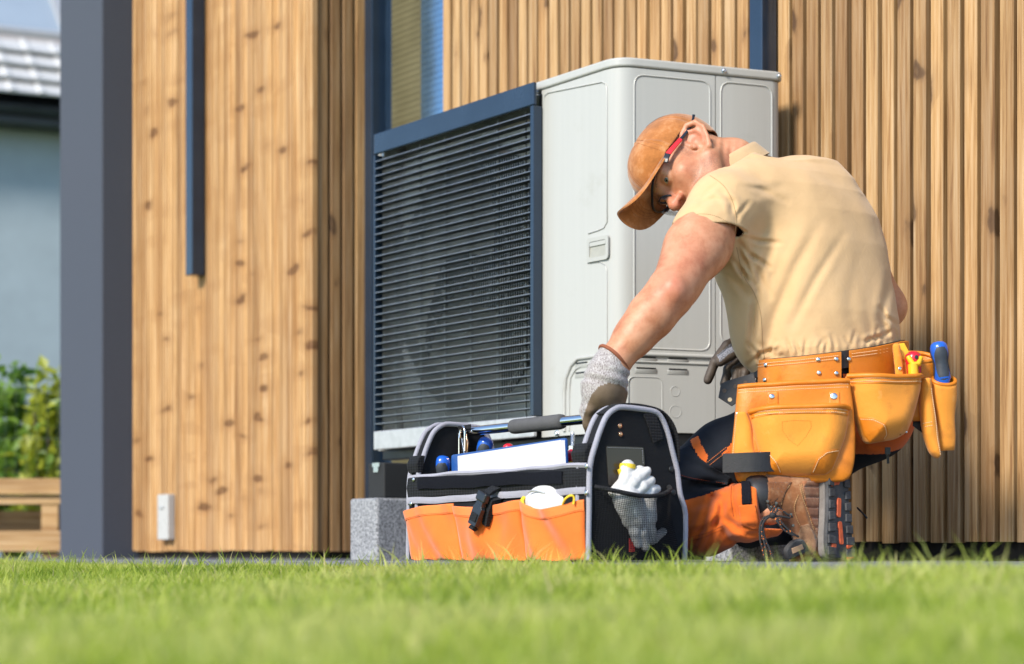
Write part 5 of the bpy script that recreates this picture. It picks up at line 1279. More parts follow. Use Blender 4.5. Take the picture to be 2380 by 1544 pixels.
# ---- trousers
NAVY, ORNG = weave('dark_navy_workcloth', (.0125, .0155, .022), .85, .0013, .2, .4, .04), weave('burnt_orange_workcloth', (.66, .135, .018), .8, .0012, .16, .4, .2)
def f_trs(p):
    d = loft(p, [(930, 1928, 4.57, .188, .135), (880, 1926, 4.57, .193, .136), (838, 1925, 4.57, .193, .134)])
    d = smin(d, s_ell(p, P(1880, 965, 4.50), V(.115, .110, .10)), .06); d = smin(d, s_ell(p, P(2010, 960, 4.64), V(.115, .115, .112)), .06)
    d = smin(d, s_chain(p, [P(1850, 975, 4.50), P(1690, 1062, 4.475), knL], [.092, .078, .083], .03), .04)
    d = smin(d, s_chain(p, [hipR, knR], [.105, .078], .04), .05)
    shin = s_chain(p, [knL, P(1640, 1218, 4.44), P(1758, 1178, 4.345)], [.080, .067, .064], .03)
    shin = smin(shin, s_cap(p, P(1740, 1215, 4.345), P(1800, 1228, 4.335), .040, .018), .03)
    shin = smax(shin, s_plane(p, P(1772, 1185, 4.33), unit(V(.93, -.30, .0))), .004) if False else shin
    d = np.where(shin < d - .0, np.minimum(d, shin), d)
    d = smin(d, s_chain(p, [knR, anR], [.078, .06], .03), .02)
    d = smax(d, s_plane(p, V(0, 0, .004), V(0, 0, -1)), .004)
    x, y = proj(p)
    lower = (y > 1120) & (x < 1780)
    fold = .006 * np.sin((x - 1600) / 15 + 2.2 * np.sin((y - 1180) / 40)) * np.exp(-((y - 1235) / 50) ** 2) + .005 * np.sin((x * .55 + y) / 13) * np.exp(-((x - 1680) / 70) ** 2)
    fold2 = .005 * np.sin((x * .75 + y) / 17) * (x < 1720) * np.exp(-((x - 1640) / 70) ** 2)
    d = d + crease(p, TCR, 4.6) + np.where(lower & (y > 1150), fold, 0) * .5 + np.where(~lower & (x < 1760), fold2, 0) + .002 * nz(p, 30, 2)
    return d
TCR = [([(1598, 1292), (1632, 1225), (1662, 1135)], .011, 8), ([(1632, 1292), (1662, 1225), (1688, 1160)], .010, 7), ([(1686, 1208), (1718, 1226), (1772, 1228)], .011, 7), ([(1700, 1228), (1738, 1242), (1780, 1238)], .010, 6),
    ([(1646, 1146), (1672, 1160), (1684, 1205)], .009, 7), ([(1585, 1248), (1645, 1226), (1682, 1205)], .008, 7), ([(1664, 1212), (1694, 1254), (1730, 1264)], .010, 8), ([(1600, 1180), (1640, 1170), (1665, 1150)], .007, 8), ([(1706, 1130), (1704, 1165), (1712, 1205)], .006, 5),
    ([(1600, 1072), (1655, 1098), (1702, 1112)], .008, 8), ([(1590, 1138), (1640, 1124), (1690, 1126)], .009, 8), ([(1638, 1008), (1660, 1056), (1692, 1098)], .008, 9), ([(1610, 1026), (1640, 1060), (1650, 1090)], .006, 7), ([(2000, 1000), (2030, 1035), (2075, 1040)], .006, 8), ([(1995, 950), (2010, 1000), (2005, 1050)], .006, 8)]
hem_t = P(1768, 1180, 4.33); hem_tn = unit(V(.95, -.25, .10))
def f_trs2(p):
    d = f_trs(p); near = (np.sqrt(((p - hem_t) ** 2).sum(-1)) < .12) & (p[:, 2] > CZ - (1228 - HY) / FPX * 4.33)
    return np.where(near, np.maximum(d, s_plane(p, hem_t, hem_tn)), d)
OR_POLY = [[(1500, 1176), (1584, 1166), (1640, 1150), (1682, 1134), (1700, 1124), (1850, 1118), (1850, 1330), (1500, 1330)],
           [(1603, 1024), (1622, 1012), (1628, 1030), (1645, 1060), (1642, 1078), (1622, 1060)], [(1678, 1056), (1702, 1028), (1720, 1060)],
           [(1960, 870), (2130, 870), (2130, 1030), (2080, 1048), (2050, 1056), (1985, 1056)]]
def pick_t(c):
    x, y = proj(c); r = np.zeros(len(c), int)
    for k, pl in enumerate(OR_POLY): r |= inpoly(x, y, pl) & ((c[:, 1] < 4.60) | (k == 3))
    return r
trs = soft('work_trousers', f_trs2, P(1430, 1300, 5.1) - V(.06, .9, .03), P(2150, 830, 4.55) + V(.08, .60, .0), .0038, [NAVY, ORNG], man, 2, pick_t)
# knee pad patch, cuff strap and hook tape on the lower leg
def f_pad(p):
    x, y = proj(p); d = np.abs(f_trs(p) - .0045) - .0035
    pl = [(1480, 1090), (1545, 1062), (1600, 1034), (1622, 1062), (1660, 1088), (1700, 1110), (1690, 1128), (1640, 1125), (1590, 1112), (1540, 1100)]
    return np.maximum(d, s_poly(x, y, pl) / 1000.0)
soft('knee_patch', f_pad, P(1470, 1140, 4.6) - V(.02, .3, .02), P(1710, 1020, 4.4) + V(.02, .15, .02), .0032, NAVY, trs, 1)
def f_strip(poly, off, th):
    def f(p):
        x, y = proj(p); d = np.abs(f_trs(p) - off) - th; d = np.maximum(d, p[:, 1] - 4.345); return np.maximum(d, s_poly(x, y, poly) / 1030.0)
    return f
bb = (P(1715, 1240, 4.4) - V(.03, .2, .02), P(1790, 1110, 4.4) + V(.03, .06, .02))
soft('hook_tape', f_strip([(1722, 1118), (1744, 1118), (1747, 1172), (1724, 1174)], .003, .0022), *bb, .0024, M['velcro'], trs, 1)
soft('ankle_tab', f_strip([(1716, 1175), (1755, 1172), (1766, 1228), (1752, 1232), (1722, 1220)], .0035, .0026), *bb, .0024, ORNG, trs, 1)
M['thread_or'] = simple('bright_orange_thread', (.75, .22, .05), .8); M['thread_rust'] = simple('rust_thread', (.34, .06, .012), .8)
for ln in ([(1700, 1130), (1699, 1165), (1706, 1205)], [(1706, 1129), (1706, 1165), (1713, 1204)], [(1588, 1252), (1640, 1240), (1680, 1222)], [(1588, 1262), (1640, 1248), (1682, 1228)]): seam('stitching', f_trs, ln, M['thread_rust'], trs, .0008, .0046, .0008)
for ln in ([(1640, 1078), (1660, 1062), (1688, 1040)], [(1646, 1084), (1666, 1068), (1694, 1047)]): seam('stitching', f_trs, ln, M['thread_or'], trs, .0009, .005, .0008)
for ln in ([(1560, 1098), (1610, 1112), (1686, 1124)],): seam('stitching', f_pad, ln, M['thread_rust'], trs, .0006, .0046, .0006)
m = MB(); zp = P(2063, 1052, 4.50); m.box(Fr(zp, V(1, 0, 0), V(0, 1, 0), V(0, 0, 1)), (-.006, -.004, -.004), (.006, .004, .012)); m.tube([zp + V(0, -.002, -.004), zp + V(.001, -.002, -.026)], .0032, 8); m.build('zip_pull', M['black_metal'], trs, 40)

# ---- gloves
M['knit'] = None
def knit_mat(name, a, b):
    t = NT(name); co = t.coord((520, 520, 200)); n1 = t.n('TexNoise', i_Scale=1.0, i_Detail=3.0, i_Roughness=.7); t.l(co, n1)
    t.l(t.ramp(n1, [(.36, a), (.52, mix(a, b, .6)), (.64, b)]), t.b); t.set(Roughness=.9, Sheen_Weight=.2); t.bump(n1, .5, .001); return t.m
M['knit'] = knit_mat('melange_grey_knit', (.13, .10, .10), (.52, .50, .50)); M['knit_dark'] = knit_mat('dark_melange_knit', (.03, .035, .05), (.30, .31, .36))
M['latex'] = simple('taupe_latex_coating', (.155, .108, .072), .55, 0, .25, 45, .5, 380, .0012)
M['latex_dark'] = simple('dark_taupe_latex', (.075, .055, .042), .6, 0, .3, 45, .5, 380, .0012); M['rim_brown'] = simple('rust_brown_edging', (.24, .075, .035), .85, 0, .15, 60)
gfing = []
for k, (x, zz) in enumerate(((1372, 4.225), (1395, 4.235), (1418, 4.24), (1438, 4.235))):
    gfing.append(([P(x + 4, 915, zz - .012), P(x - 2, 950, zz - .008), P(x - 2, 985, zz + .012), P(x + 2, 1004, zz + .03)], [.0155, .0145, .0135, .012]))
gfing.append(([P(1400, 895, 4.235), P(1372, 925, 4.25), P(1362, 955, 4.26), P(1366, 978, 4.255)], [.020, .016, .0145, .012]))
def f_gl(p):
    d = s_cap(p, P(1432, 826, 4.22), P(1412, 868, 4.22), .0375, .0405)
    hnd = s_ell(p, P(1402, 906, 4.222), V(.047, .030, .047)); hnd = smin(hnd, s_cap(p, P(1412, 868, 4.22), P(1403, 905, 4.22), .039, .036), .03)
    d = smin(d, hnd, .02)
    fg = None
    for pts, rad in gfing:
        e = s_chain(p, pts, rad, .006); fg = e if fg is None else smin(fg, e, .003)
    d = smin(d, fg, .010)
    d = d + .0022 * np.sin(s_plane(p, P(1420, 850, 4.2), unit(V(.35, 0, 1))) * 260 + 2 * nz(p, 40, 1)) * np.exp(-((p[:, 2] - P(0, 880, 4.22)[2]) / .022) ** 2) + .0016 * nz(p, 70, 5)
    top = P(1428, 832, 4.22); return np.maximum(d, s_plane(p, top, unit(wr_l - el_l) * -1) )
GL_POLY = [(1340, 1020), (1358, 962), (1366, 938), (1376, 916), (1392, 898), (1412, 891), (1438, 893), (1452, 902), (1480, 940), (1480, 1020)]
def pick_g(c): x, y = proj(c); return inpoly(x, y, GL_POLY).astype(int)
glv = soft('glove', f_gl, P(1340, 1015, 4.22) - V(.02, .09, .02), P(1475, 800, 4.22) + V(.02, .10, .02), .0027, [M['knit'], M['latex']], man, 1, pick_g)
ax_ = unit(el_l - wr_l); uu = unit(np.cross(ax_, V(0, 1, 0))); vv = np.cross(ax_, uu); c0 = P(1427, 833, 4.22)
m = MB(); m.tube([c0 + ax_ * .002 * math.sin(2 * a) + (uu * math.cos(a) + vv * math.sin(a)) * (.0385 + .0008 * math.sin(5 * a)) for a in np.linspace(0, 6.2832, 33)[:-1]], .0042, 8, False, True); m.build('glove_edging', M['rim_brown'], glv, 60)
rg = [([P(1775, 812, 4.83), P(1728, 783, 4.80), P(1690, 803, 4.775), P(1661, 842, 4.765), P(1645, 884, 4.765)], [.020, .0135, .0125, .012, .0115]),
      ([P(1778, 828, 4.82), P(1732, 805, 4.77), P(1700, 822, 4.745), P(1673, 840, 4.74)], [.022, .0160, .0145, .0135]),
      ([P(1770, 850, 4.82), P(1722, 838, 4.80), P(1694, 858, 4.79), P(1684, 892, 4.79)], [.02, .0135, .0125, .0115]),
      ([P(1770, 862, 4.81), P(1735, 846, 4.785), P(1712, 862, 4.77), P(1710, 890, 4.765)], [.02, .0135, .0125, .0115]),
      ([P(1775, 868, 4.80), P(1748, 855, 4.77), P(1732, 866, 4.755), P(1728, 888, 4.75)], [.02, .0125, .0115, .0105]),
      ([P(1765, 835, 4.82), P(1800, 840, 4.82), P(1850, 845, 4.80)], [.040, .038, .034])]
def f_gr(p):
    d = None
    for pts, rad in rg: e = s_chain(p, pts, rad, .006); d = e if d is None else smin(d, e, .0035)
    return d + .0010 * nz(p, 90, 2)
RG1 = [(1640, 860), (1655, 828), (1680, 797), (1724, 768), (1790, 760), (1790, 800), (1735, 806), (1700, 822), (1672, 830), (1664, 838)]
RG2 = [(1666, 826), (1700, 798), (1728, 780), (1760, 775), (1760, 795), (1715, 812), (1690, 826), (1674, 842)]
def pick_r(c): x, y = proj(c); return (~(inpoly(x, y, RG2))).astype(int)
soft('glove', f_gr, P(1625, 915, 4.8) - V(.0, .09, .0), P(1870, 750, 4.8) + V(.02, .10, .02), .0027, [M['knit_dark'], M['latex_dark']], man, 1, pick_r)

# ---- cap
def suede(name, col):
    t = NT(name); co = t.coord((1, 1, 1)); n1 = t.n('TexNoise', i_Scale=24.0, i_Detail=9.0, i_Roughness=.72); t.l(co, n1); n2 = t.n('TexNoise', i_Scale=520.0, i_Detail=3.0); t.l(co, n2)
    t.l(t.ramp(n1, [(.3, mix(col, (0, 0, 0), .38)), (.5, col), (.7, mix(col, (1, .75, .45), .22))]), t.b); t.set(Roughness=.92, Sheen_Weight=.35, Specular_IOR_Level=.2); t.bump(n2, .35, .0008); return t.m
M['suede'] = suede('rust_suede', (.40, .145, .035))
bn = unit(V(0, -.42, 1)); bo = V(0, .0, .040)              # hat band plane in head space
def cap_cut(q): return (np.interp(q[:, 1], [-.11, -.075, -.05, -.032, -.012, .03, .11], [-.006, -.002, .010, .030, .041, .042, .047]) - q[:, 2]) * HSC * .9
def f_cap(p):
    q = HL(p)
    d = s_ell(q, V(0, -.012, .056), V(.0870, .115, .103)); d = smin(d, s_ell(q, V(0, .050, .070), V(.066, .060, .060)), .03)
    az = np.arctan2(q[:, 0], q[:, 1] + .006)
    seam = np.min(np.abs(((az[:, None] - np.array([0, 1.05, -1.05, 2.1, -2.1, 3.14])) + math.pi) % (2 * math.pi) - math.pi), axis=1)
    d = d + .0016 * np.exp(-(seam / .035) ** 2) + .0016 * nz(q, 45, 1.2) + .003 * nz(q, 17, 2.0) * (q[:, 1] < .03)
    d = d * HSC
    return np.maximum(d, cap_cut(q))
def drop_cap(c):
    return np.abs(cap_cut(HL(c))) < .0026
cap = soft('cap', f_cap, hc - .18, hc + .19, .0030, M['suede'], man, 1, None, drop_cap)
s_ = cap.modifiers.new('thick', 'SOLIDIFY'); s_.thickness = .003; s_.offset = -1
def brim_pt(t, s, off=0.0):
    inner = V(.070 * t, .106 - .061 * t * t, .054 - .008 * t * t); outer = V(.080 * t, .203 - .098 * abs(t) ** 3.2 - .03 * t ** 8, .088 - .050 * math.sin(math.pi / 2 * min(1, abs(t) * 1.1)) ** 1.7)
    p = inner * (1 - s) + outer * s; p = p + V(0, 0, .004 * math.sin(math.pi * s) + off); return HW(*p)
M['thread_cap'] = simple('rust_brown_thread', (.24, .08, .02), .8)
for ang in (1.0, 1.1, 2.05, 2.15, .04, -.04):
    ln = []
    for h in np.linspace(.06, .148, 14):
        rr = math.sqrt(max(0, 1 - ((h - .056) / .103) ** 2)); ln.append(HW(.0878 * rr * math.sin(ang), -.012 + .116 * rr * math.cos(ang), h + .0008))
    m = MB(); q_ = proj(np.array(ln)); ps = trace(f_cap, list(zip(*q_)), 3.9, .0006)
    if len(ps) > 3: dash(m, ps, .0048, .0032, .0006); o = m.build('stitching', M['thread_cap'], cap); o['kind'] = 'stuff'
m = MB(); m.lathe(HW(0, -.012, .160), hu, [(.008, -.003), (.0075, .001), (.004, .0035), (0, .004)], 14); m.build('button', M['suede'], cap, 50)
nt, ns = 30, 10; vs = [brim_pt(-1 + 2 * i / nt, j / ns, o_) for o_ in (0, -.0042) for i in range(nt + 1) for j in range(ns + 1)]; n1 = (nt + 1) * (ns + 1)
I = lambda k, i, j: k * n1 + i * (ns + 1) + j; fs = []
for i in range(nt):
    for j in range(ns): fs += [(I(0, i, j), I(0, i + 1, j), I(0, i + 1, j + 1), I(0, i, j + 1)), (I(1, i, j), I(1, i, j + 1), I(1, i + 1, j + 1), I(1, i + 1, j))]
    fs += [(I(0, i, ns), I(0, i + 1, ns), I(1, i + 1, ns), I(1, i, ns)), (I(0, i, 0), I(1, i, 0), I(1, i + 1, 0), I(0, i + 1, 0))]
for j in range(ns): fs += [(I(0, 0, j), I(0, 0, j + 1), I(1, 0, j + 1), I(1, 0, j)), (I(0, nt, j), I(1, nt, j), I(1, nt, j + 1), I(0, nt, j + 1))]
mesh_obj('brim', vs, fs, M['suede'], cap, 60)
m = MB()
for sst in (.38, .47, .56, .65): dash(m, [brim_pt(t, sst, -.0046) for t in np.linspace(-.9, .9, 40)], .0052, .0034, .0005)
o = m.build('stitching', simple('dark_rust_thread', (.16, .05, .015), .8), cap); o['kind'] = 'stuff'
# ---- safety glasses
gls = bpy.data.objects.new('safety_glasses', None); link(gls, man)
M['navy_plastic'] = simple('dark_navy_plastic', (.012, .017, .028), .35, 0, .1, 40); M['red_plastic'] = simple('red_temple_plastic', (.72, .02, .025), .3, 0, .05, 40, Coat_Weight=.3)
def gp(*q): return HW(*q)
arm = [V(.082, -.075, .044), V(.085, -.050, .034), V(.0855, -.022, .030), V(.085, .010, .031), V(.083, .040, .034), V(.080, .062, .036), V(.077, .076, .036)]
def ribbon(nm, loc, w, th, mat, par):
    pts = spline([gp(*q) for q in loc], 6); m = MB(); k = len(pts); vs = []; W = w if hasattr(w, '__len__') else [w, w]
    for i in range(k):
        t = unit(pts[min(i + 1, k - 1)] - pts[max(i - 1, 0)]); wd = unit(hu - t * np.dot(hu, t)); q = np.cross(t, wd); ww = W[0] + (W[1] - W[0]) * i / (k - 1)
        vs += [pts[i] + wd * ww / 2 * a + q * th / 2 * b for a, b in ((-1, -1), (1, -1), (1, 1), (-1, 1))]
    fs = [(i * 4 + j, i * 4 + (j + 1) % 4, (i + 1) * 4 + (j + 1) % 4, (i + 1) * 4 + j) for i in range(k - 1) for j in range(4)] + [(0, 1, 2, 3), tuple(4 * k - 4 + j for j in (3, 2, 1, 0))]
    m.add(vs, fs); o = m.build(nm, mat, par, 40); bevel(o, .0006); return o
ribbon('temple', arm[:4], [.0055, .007], .004, M['navy_plastic'], gls)
ribbon('temple_inlay', arm[3:6], [.009, .0125], .0046, M['red_plastic'], gls)
ribbon('hinge', [V(.080, .060, .036), V(.078, .072, .034), V(.074, .080, .032)], [.0125, .012], .0056, M['navy_plastic'], gls)
ribbon('temple', [q * V(-1, 1, 1) for q in arm], [.0055, .011], .004, M['navy_plastic'], gls)
brow = [V(.077, .074, .038), V(.070, .092, .041), V(.050, .112, .043), V(.025, .122, .043), V(0, .124, .042), V(-.025, .122, .043), V(-.050, .112, .043), V(-.070, .092, .041), V(-.077, .074, .038)]
ribbon('brow_frame', brow, [.0052, .0052], .0042, M['navy_plastic'], gls)
t = NT('clear_lens'); t.set(Roughness=.02, Base_Color=(1, 1, 1), Transmission_Weight=1.0, IOR=1.02, Specular_IOR_Level=1.0, Coat_Weight=.35, Coat_Roughness=.02); 
tb = t.n('BsdfTransparent'); tb.inputs[0].default_value = (.97, .98, .98, 1); gb = t.n('BsdfGlossy'); gb.inputs['Roughness'].default_value = .03; lw = t.n('LayerWeight', i_Blend=.25); mu = t.n('Math', operation='MULTIPLY', i_1=.55); t.l(lw, mu, 0, 0); ms = t.n('MixShader'); t.l(mu, ms, 0, 0)
t.t.links.new(tb.outputs[0], ms.inputs[1]); t.t.links.new(gb.outputs[0], ms.inputs[2]); t.t.links.new(ms.outputs[0], t.t.nodes['Material Output'].inputs[0]); M['lens'] = t.m
for sx_ in (1, -1):
    vs = []; na, nb_ = 14, 8
    top = spline([q * V(sx_, 1, 1) for q in (V(.004, .124, .040), V(.025, .122, .041), V(.050, .112, .041), V(.070, .092, .039), V(.079, .070, .034))], 4)[:17]
    for i, q in enumerate(top):
        u = i / (len(top) - 1); dep = .040 * math.sin(math.pi * min(1, .28 + .72 * (1 - abs(2 * u - .9) ** 2.2 * .55))) if False else .012 + .034 * math.sin(math.pi * (.12 + .80 * u)) ** .6
        for j in range(nb_ + 1): v = j / nb_; vs.append(gp(q[0], q[1] - .006 * v * v, q[2] - dep * v))
    n_ = len(top); fs = [(i * (nb_ + 1) + j, (i + 1) * (nb_ + 1) + j, (i + 1) * (nb_ + 1) + j + 1, i * (nb_ + 1) + j + 1) for i in range(n_ - 1) for j in range(nb_)]
    mesh_obj('lens', vs, fs, M['lens'], gls, 180)
m = MB(); m.tube([gp(.009, .120, .020), gp(.011, .112, .010), gp(.012, .108, .002)], [.0022, .0026, .0022], 8); m.tube([gp(-.009, .120, .020), gp(-.011, .112, .010), gp(-.012, .108, .002)], [.0022, .0026, .0022], 8); m.tube([gp(.009, .120, .021), gp(0, .126, .024), gp(-.009, .120, .021)], .0016, 8); m.build('nose_pad', M['navy_plastic'], gls, 60)

# ---- boots
M['boot'] = suede('tan_nubuck', (.235, .092, .034)); M['boot_dark'] = suede('brown_nubuck', (.17, .062, .022)); M['boot_red'] = suede('russet_nubuck', (.27, .085, .028)); M['boot_dust'] = suede('dusty_nubuck', (.25, .135, .075)); M['midsole'] = simple('grey_midsole', (.20, .18, .165), .8, 0, .3, 30, .4, 200, .001); M['outsole'] = simple('muddy_black_rubber', (.065, .066, .07), .75, 0, .5, 25, .6, 160, .002); M['sole_orange'] = simple('orange_rubber', (.72, .13, .045), .6, 0, .3, 60)
M['boot_thread'] = simple('tan_thread', (.55, .33, .14), .8); M['blk_leather'] = simple('black_padded_collar', (.02, .02, .022), .5, 0, .2, 40)
sN_ = unit(V(.70, -.70, .08)); sD = V(-.10, .02, -1.0); sD = unit(sD - sN_ * np.dot(sD, sN_)); sLt = np.cross(sN_, sD); sLt = sLt if sLt[1] > 0 else -sLt
SO = P(1944, 1197, 4.36); SF = Fr(SO, sLt, sD, sN_)
def f_upper(p):
    d = s_cap(p, P(1772, 1154, 4.345), P(1850, 1160, 4.36), .050, .055)
    d = smin(d, s_cap(p, P(1902, 1130, 4.385), P(1890, 1205, 4.37), .048, .046), .04)
    d = smin(d, s_chain(p, [P(1890, 1205, 4.365), P(1893, 1258, 4.365), P(1858, 1290, 4.345)], [.046, .032, .026], .03), .03)
    d = smin(d, s_box(p, Fr(SF(0, -.005, -.032), sLt, sD, sN_), V(.044, .095, .014), .012), .02)
    x, y = proj(p); seam1 = np.exp(-((x - 1838 - .1 * (y - 1130)) / 4) ** 2); d = d + .0012 * seam1 + .0016 * nz(p, 60, 1)
    d = np.maximum(d, s_plane(p, SF(0, 0, -.018), sN_)); return np.maximum(d, s_plane(p, P(1772, 1154, 4.345), -unit(P(1850, 1160, 4.36) - P(1772, 1154, 4.345))))
def make_boot():
    root = bpy.data.objects.new('boot', None); link(root, man); root.location = (0, 0, 0)
    soft('upper', f_upper, P(1740, 1320, 4.4) - V(.02, .15, .02), P(1970, 1070, 4.4) + V(.02, .12, .02), .0032, M['boot'], root, 1)
    ax_ = unit(P(1850, 1160, 4.36) - P(1772, 1154, 4.345)); u_ = unit(np.cross(ax_, V(0, 1, 0))); w_ = np.cross(ax_, u_); c0 = P(1766, 1156, 4.344)
    m = MB(); m.lathe(c0, ax_, [(0, -.034), (.040, -.034), (.046, -.026), (.0495, -.012), (.0505, .0), (.049, .010), (.044, .016), (0, .016)], 24); m.build('padded_collar', M['blk_leather'], root, 60)
    out = [(-.030, -.115), (.030, -.115), (.041, -.085), (.040, -.03), (.046, .03), (.052, .07), (.050, .10), (-.050, .10), (-.053, .06), (-.044, .0), (-.040, -.05), (-.042, -.09)]
    out = arc_poly(out, .02, 4)
    m = MB(); m.prism([SF(a, b, -.018) for a, b in out], sN_ * .017); m.build('midsole', M['midsole'], root, 40, .003)
    m = MB(); m.prism([SF(a * .98, b * .985, -.0009) for a, b in out], sN_ * .009); os_ = m.build('outsole', M['outsole'], root, 40, .002)
    r_ = random.Random(4)
    for j in range(8):
        b0 = -.108 + j * .0262
        for sgn in (-1, 1):
            hw = np.interp(b0 + .01, [-.115, -.085, -.03, .03, .07, .1], [.032, .040, .038, .044, .05, .049])
            m = MB(); x0, x1 = (.018 + .004 * r_.random(), hw + .001); sk = (r_.random() - .3) * .006
            pts = [(sgn * x0, b0 + sk), (sgn * x1, b0 - .001), (sgn * x1, b0 + .0185), (sgn * x0, b0 + .017 + sk)]
            m.prism([SF(a, b, .0080) for a, b in pts], sN_ * (.0045 + .0015 * r_.random())); m.build('lug', M['outsole'], os_, None, .0015)
    for (a, b, w, l, rt) in ((-.002, -.086, .012, .030, .5), (.006, -.094, .026, .010, 0), (-.016, -.070, .022, .008, -.3), (-.004, -.015, .009, .034, .1), (.0, .042, .009, .040, -.1), (-.030, .078, .010, .020, .4), (.034, .068, .018, .007, -.4), (.034, .094, .018, .007, -.3)):
        fr = Fr(SF(a, b, .0078), sLt * math.cos(rt) + sD * math.sin(rt), sD * math.cos(rt) - sLt * math.sin(rt), sN_)
        m = MB(); m.prism([fr(x, y, 0) for x, y in arc_poly([(-w * .75, -l * .65), (w * .75, -l * .65), (w * .75, l * .65), (-w * .75, l * .65)], .005, 3)], sN_ * .0042); m.build('sole_insert', M['sole_orange'], os_, None, .001)
    for ln in ([(1859, 1127), (1866, 1158), (1880, 1196), (1892, 1232)], [(1863, 1125), (1870, 1157), (1885, 1196), (1896, 1230)], [(1786, 1128), (1779, 1150), (1777, 1180), (1780, 1210)], [(1790, 1128), (1783, 1150), (1781, 1180), (1784, 1212)], [(1832, 1128), (1818, 1146), (1811, 1175)], [(1836, 1128), (1822, 1148), (1815, 1177)], [(1856, 1150), (1846, 1180), (1856, 1215), (1874, 1240)]): seam('stitching', f_upper, ln, M['boot_thread'], root, .0009, .0048, .0022)
    def f_pan(poly, off=.0016, th=.0016):
        def f(p):
            x, y = proj(p); d = np.abs(f_upper(p) - off) - th; d = np.maximum(d, p[:, 1] - 4.36); return np.maximum(d, s_poly(x, y, poly) / 1030.0)
        return f
    bb_ = (P(1760, 1290, 4.32) - V(.02, .12, .02), P(1915, 1110, 4.32) + V(.02, .05, .02))
    soft('eyelet_panel', f_pan([(1784, 1120), (1842, 1120), (1826, 1146), (1816, 1172), (1812, 1196), (1796, 1198), (1784, 1186), (1779, 1155)]), *bb_, .0026, M['boot_dark'], root, 1)
    soft('heel_panel', f_pan([(1864, 1118), (1905, 1118), (1902, 1248), (1886, 1214), (1872, 1172)]), *bb_, .0026, M['boot_red'], root, 1)
    soft('toe_panel', f_pan([(1860, 1222), (1880, 1216), (1900, 1254), (1896, 1290), (1862, 1290), (1852, 1256)]), *bb_, .0026, M['boot_dust'], root, 1)
    # toe rubber with label patch, hooks, laces
    m = MB(); pt = P(1848, 1272, 4.30); f2 = Fr(pt, unit(V(.9, -.1, .45)), unit(V(-.4, -.5, .8)), unit(V(.3, -.9, -.1)))
    m.prism([f2(a, b, -.01) for a, b in arc_poly([(-.030, -.022), (.026, -.024), (.022, .012), (.0, .020), (-.026, .006)], .010, 4)], f2.z * .018); tc = m.build('toe_guard', M['outsole'], root, 40, .004)
    m = MB(); m.prism([f2(a, b, .0082) for a, b in ((-.014, -.010), (.013, -.011), (.013, .002), (-.012, .004))], f2.z * .002); m.build('patch', simple('tan_label', (.52, .33, .20), .7), tc, None, .0006)
    return root
bt = make_boot()
M['dark_hook'] = simple('gunmetal_hook', (.16, .15, .14), .3, .9, .1, 60)
hooks = [(1784, 1166), (1804, 1170), (1792, 1179), (1809, 1183), (1838, 1196), (1843, 1222)]
for k, (x, y) in enumerate(hooks):
    m = MB(); p0 = P(x, y, 4.288); m.lathe(p0 + V(0, .008, 0), V(0, -1, 0), [(.0036, 0), (.0036, .004), (.0022, .006), (.0022, .008), (.0036, .0095), (.003, .011), (0, .0112)], 12); m.build('lace_hook', M['dark_hook'], bt, 50)
def lace_mat():
    t = NT('black_orange_lace'); co = t.coord((1, 1, 1)); w1 = t.n('TexVoronoi', i_Scale=150.0); t.l(co, w1); t.l(t.ramp(w1, [(.0, (.75, .20, .03)), (.22, (.75, .2, .03)), (.26, (.018, .018, .02)), (1, (.02, .02, .022))]), t.b); t.set(Roughness=.8); return t.m
M['lace'] = lace_mat()
L1 = [[(1784, 1172, 4.275), (1792, 1188, 4.27), (1798, 1196, 4.265), (1812, 1184, 4.272), (1830, 1196, 4.275), (1842, 1202, 4.28)], [(1804, 1174, 4.275), (1797, 1188, 4.27), (1795, 1198, 4.265), (1818, 1201, 4.27), (1836, 1204, 4.275)],
      [(1796, 1198, 4.262), (1784, 1200, 4.258), (1772, 1208, 4.255), (1766, 1228, 4.252), (1767, 1256, 4.25), (1774, 1282, 4.25), (1778, 1300, 4.25)], [(1796, 1199, 4.26), (1780, 1206, 4.255), (1773, 1222, 4.25), (1778, 1252, 4.248), (1790, 1280, 4.246), (1796, 1300, 4.245)],
      [(1797, 1198, 4.26), (1812, 1210, 4.255), (1826, 1226, 4.255), (1842, 1240, 4.258), (1856, 1248, 4.265)], [(1798, 1200, 4.258), (1808, 1214, 4.25), (1822, 1232, 4.25), (1846, 1246, 4.255)],
      [(1794, 1198, 4.26), (1776, 1212, 4.25), (1770, 1236, 4.246), (1778, 1268, 4.243), (1784, 1302, 4.24)]]
for pl in L1: m = MB(); m.tube(spline([P(*q) for q in pl], 6), .0025, 7); m.build('lace', M['lace'], bt, 60)
m = MB(); m.lathe(P(1796, 1198, 4.256), V(0, -1, 0), [(0, -.008), (.006, -.005), (.008, 0), (.006, .004), (0, .006)], 12); m.build('lace_knot', M['lace'], bt, 60)
# second boot, behind the first
b2 = bt.copy(); link(b2, man)
for ch in [c for c in bt.children if c.name.split('.')[0] in ('upper', 'padded_collar', 'midsole', 'outsole', 'toe_guard')]:
    c = ch.copy(); link(c, b2)
    for gch in ch.children: e = gch.copy(); link(e, c)
b2.location = (.050, .36, .0)
m = MB(); q0 = P(1992, 1180, 4.60); m.tube([q0, q0 + V(.012, -.01, -.014), q0 + V(.022, -.012, -.026)], .0022, 6); m.build('lace', M['black_metal'], b2, 60)
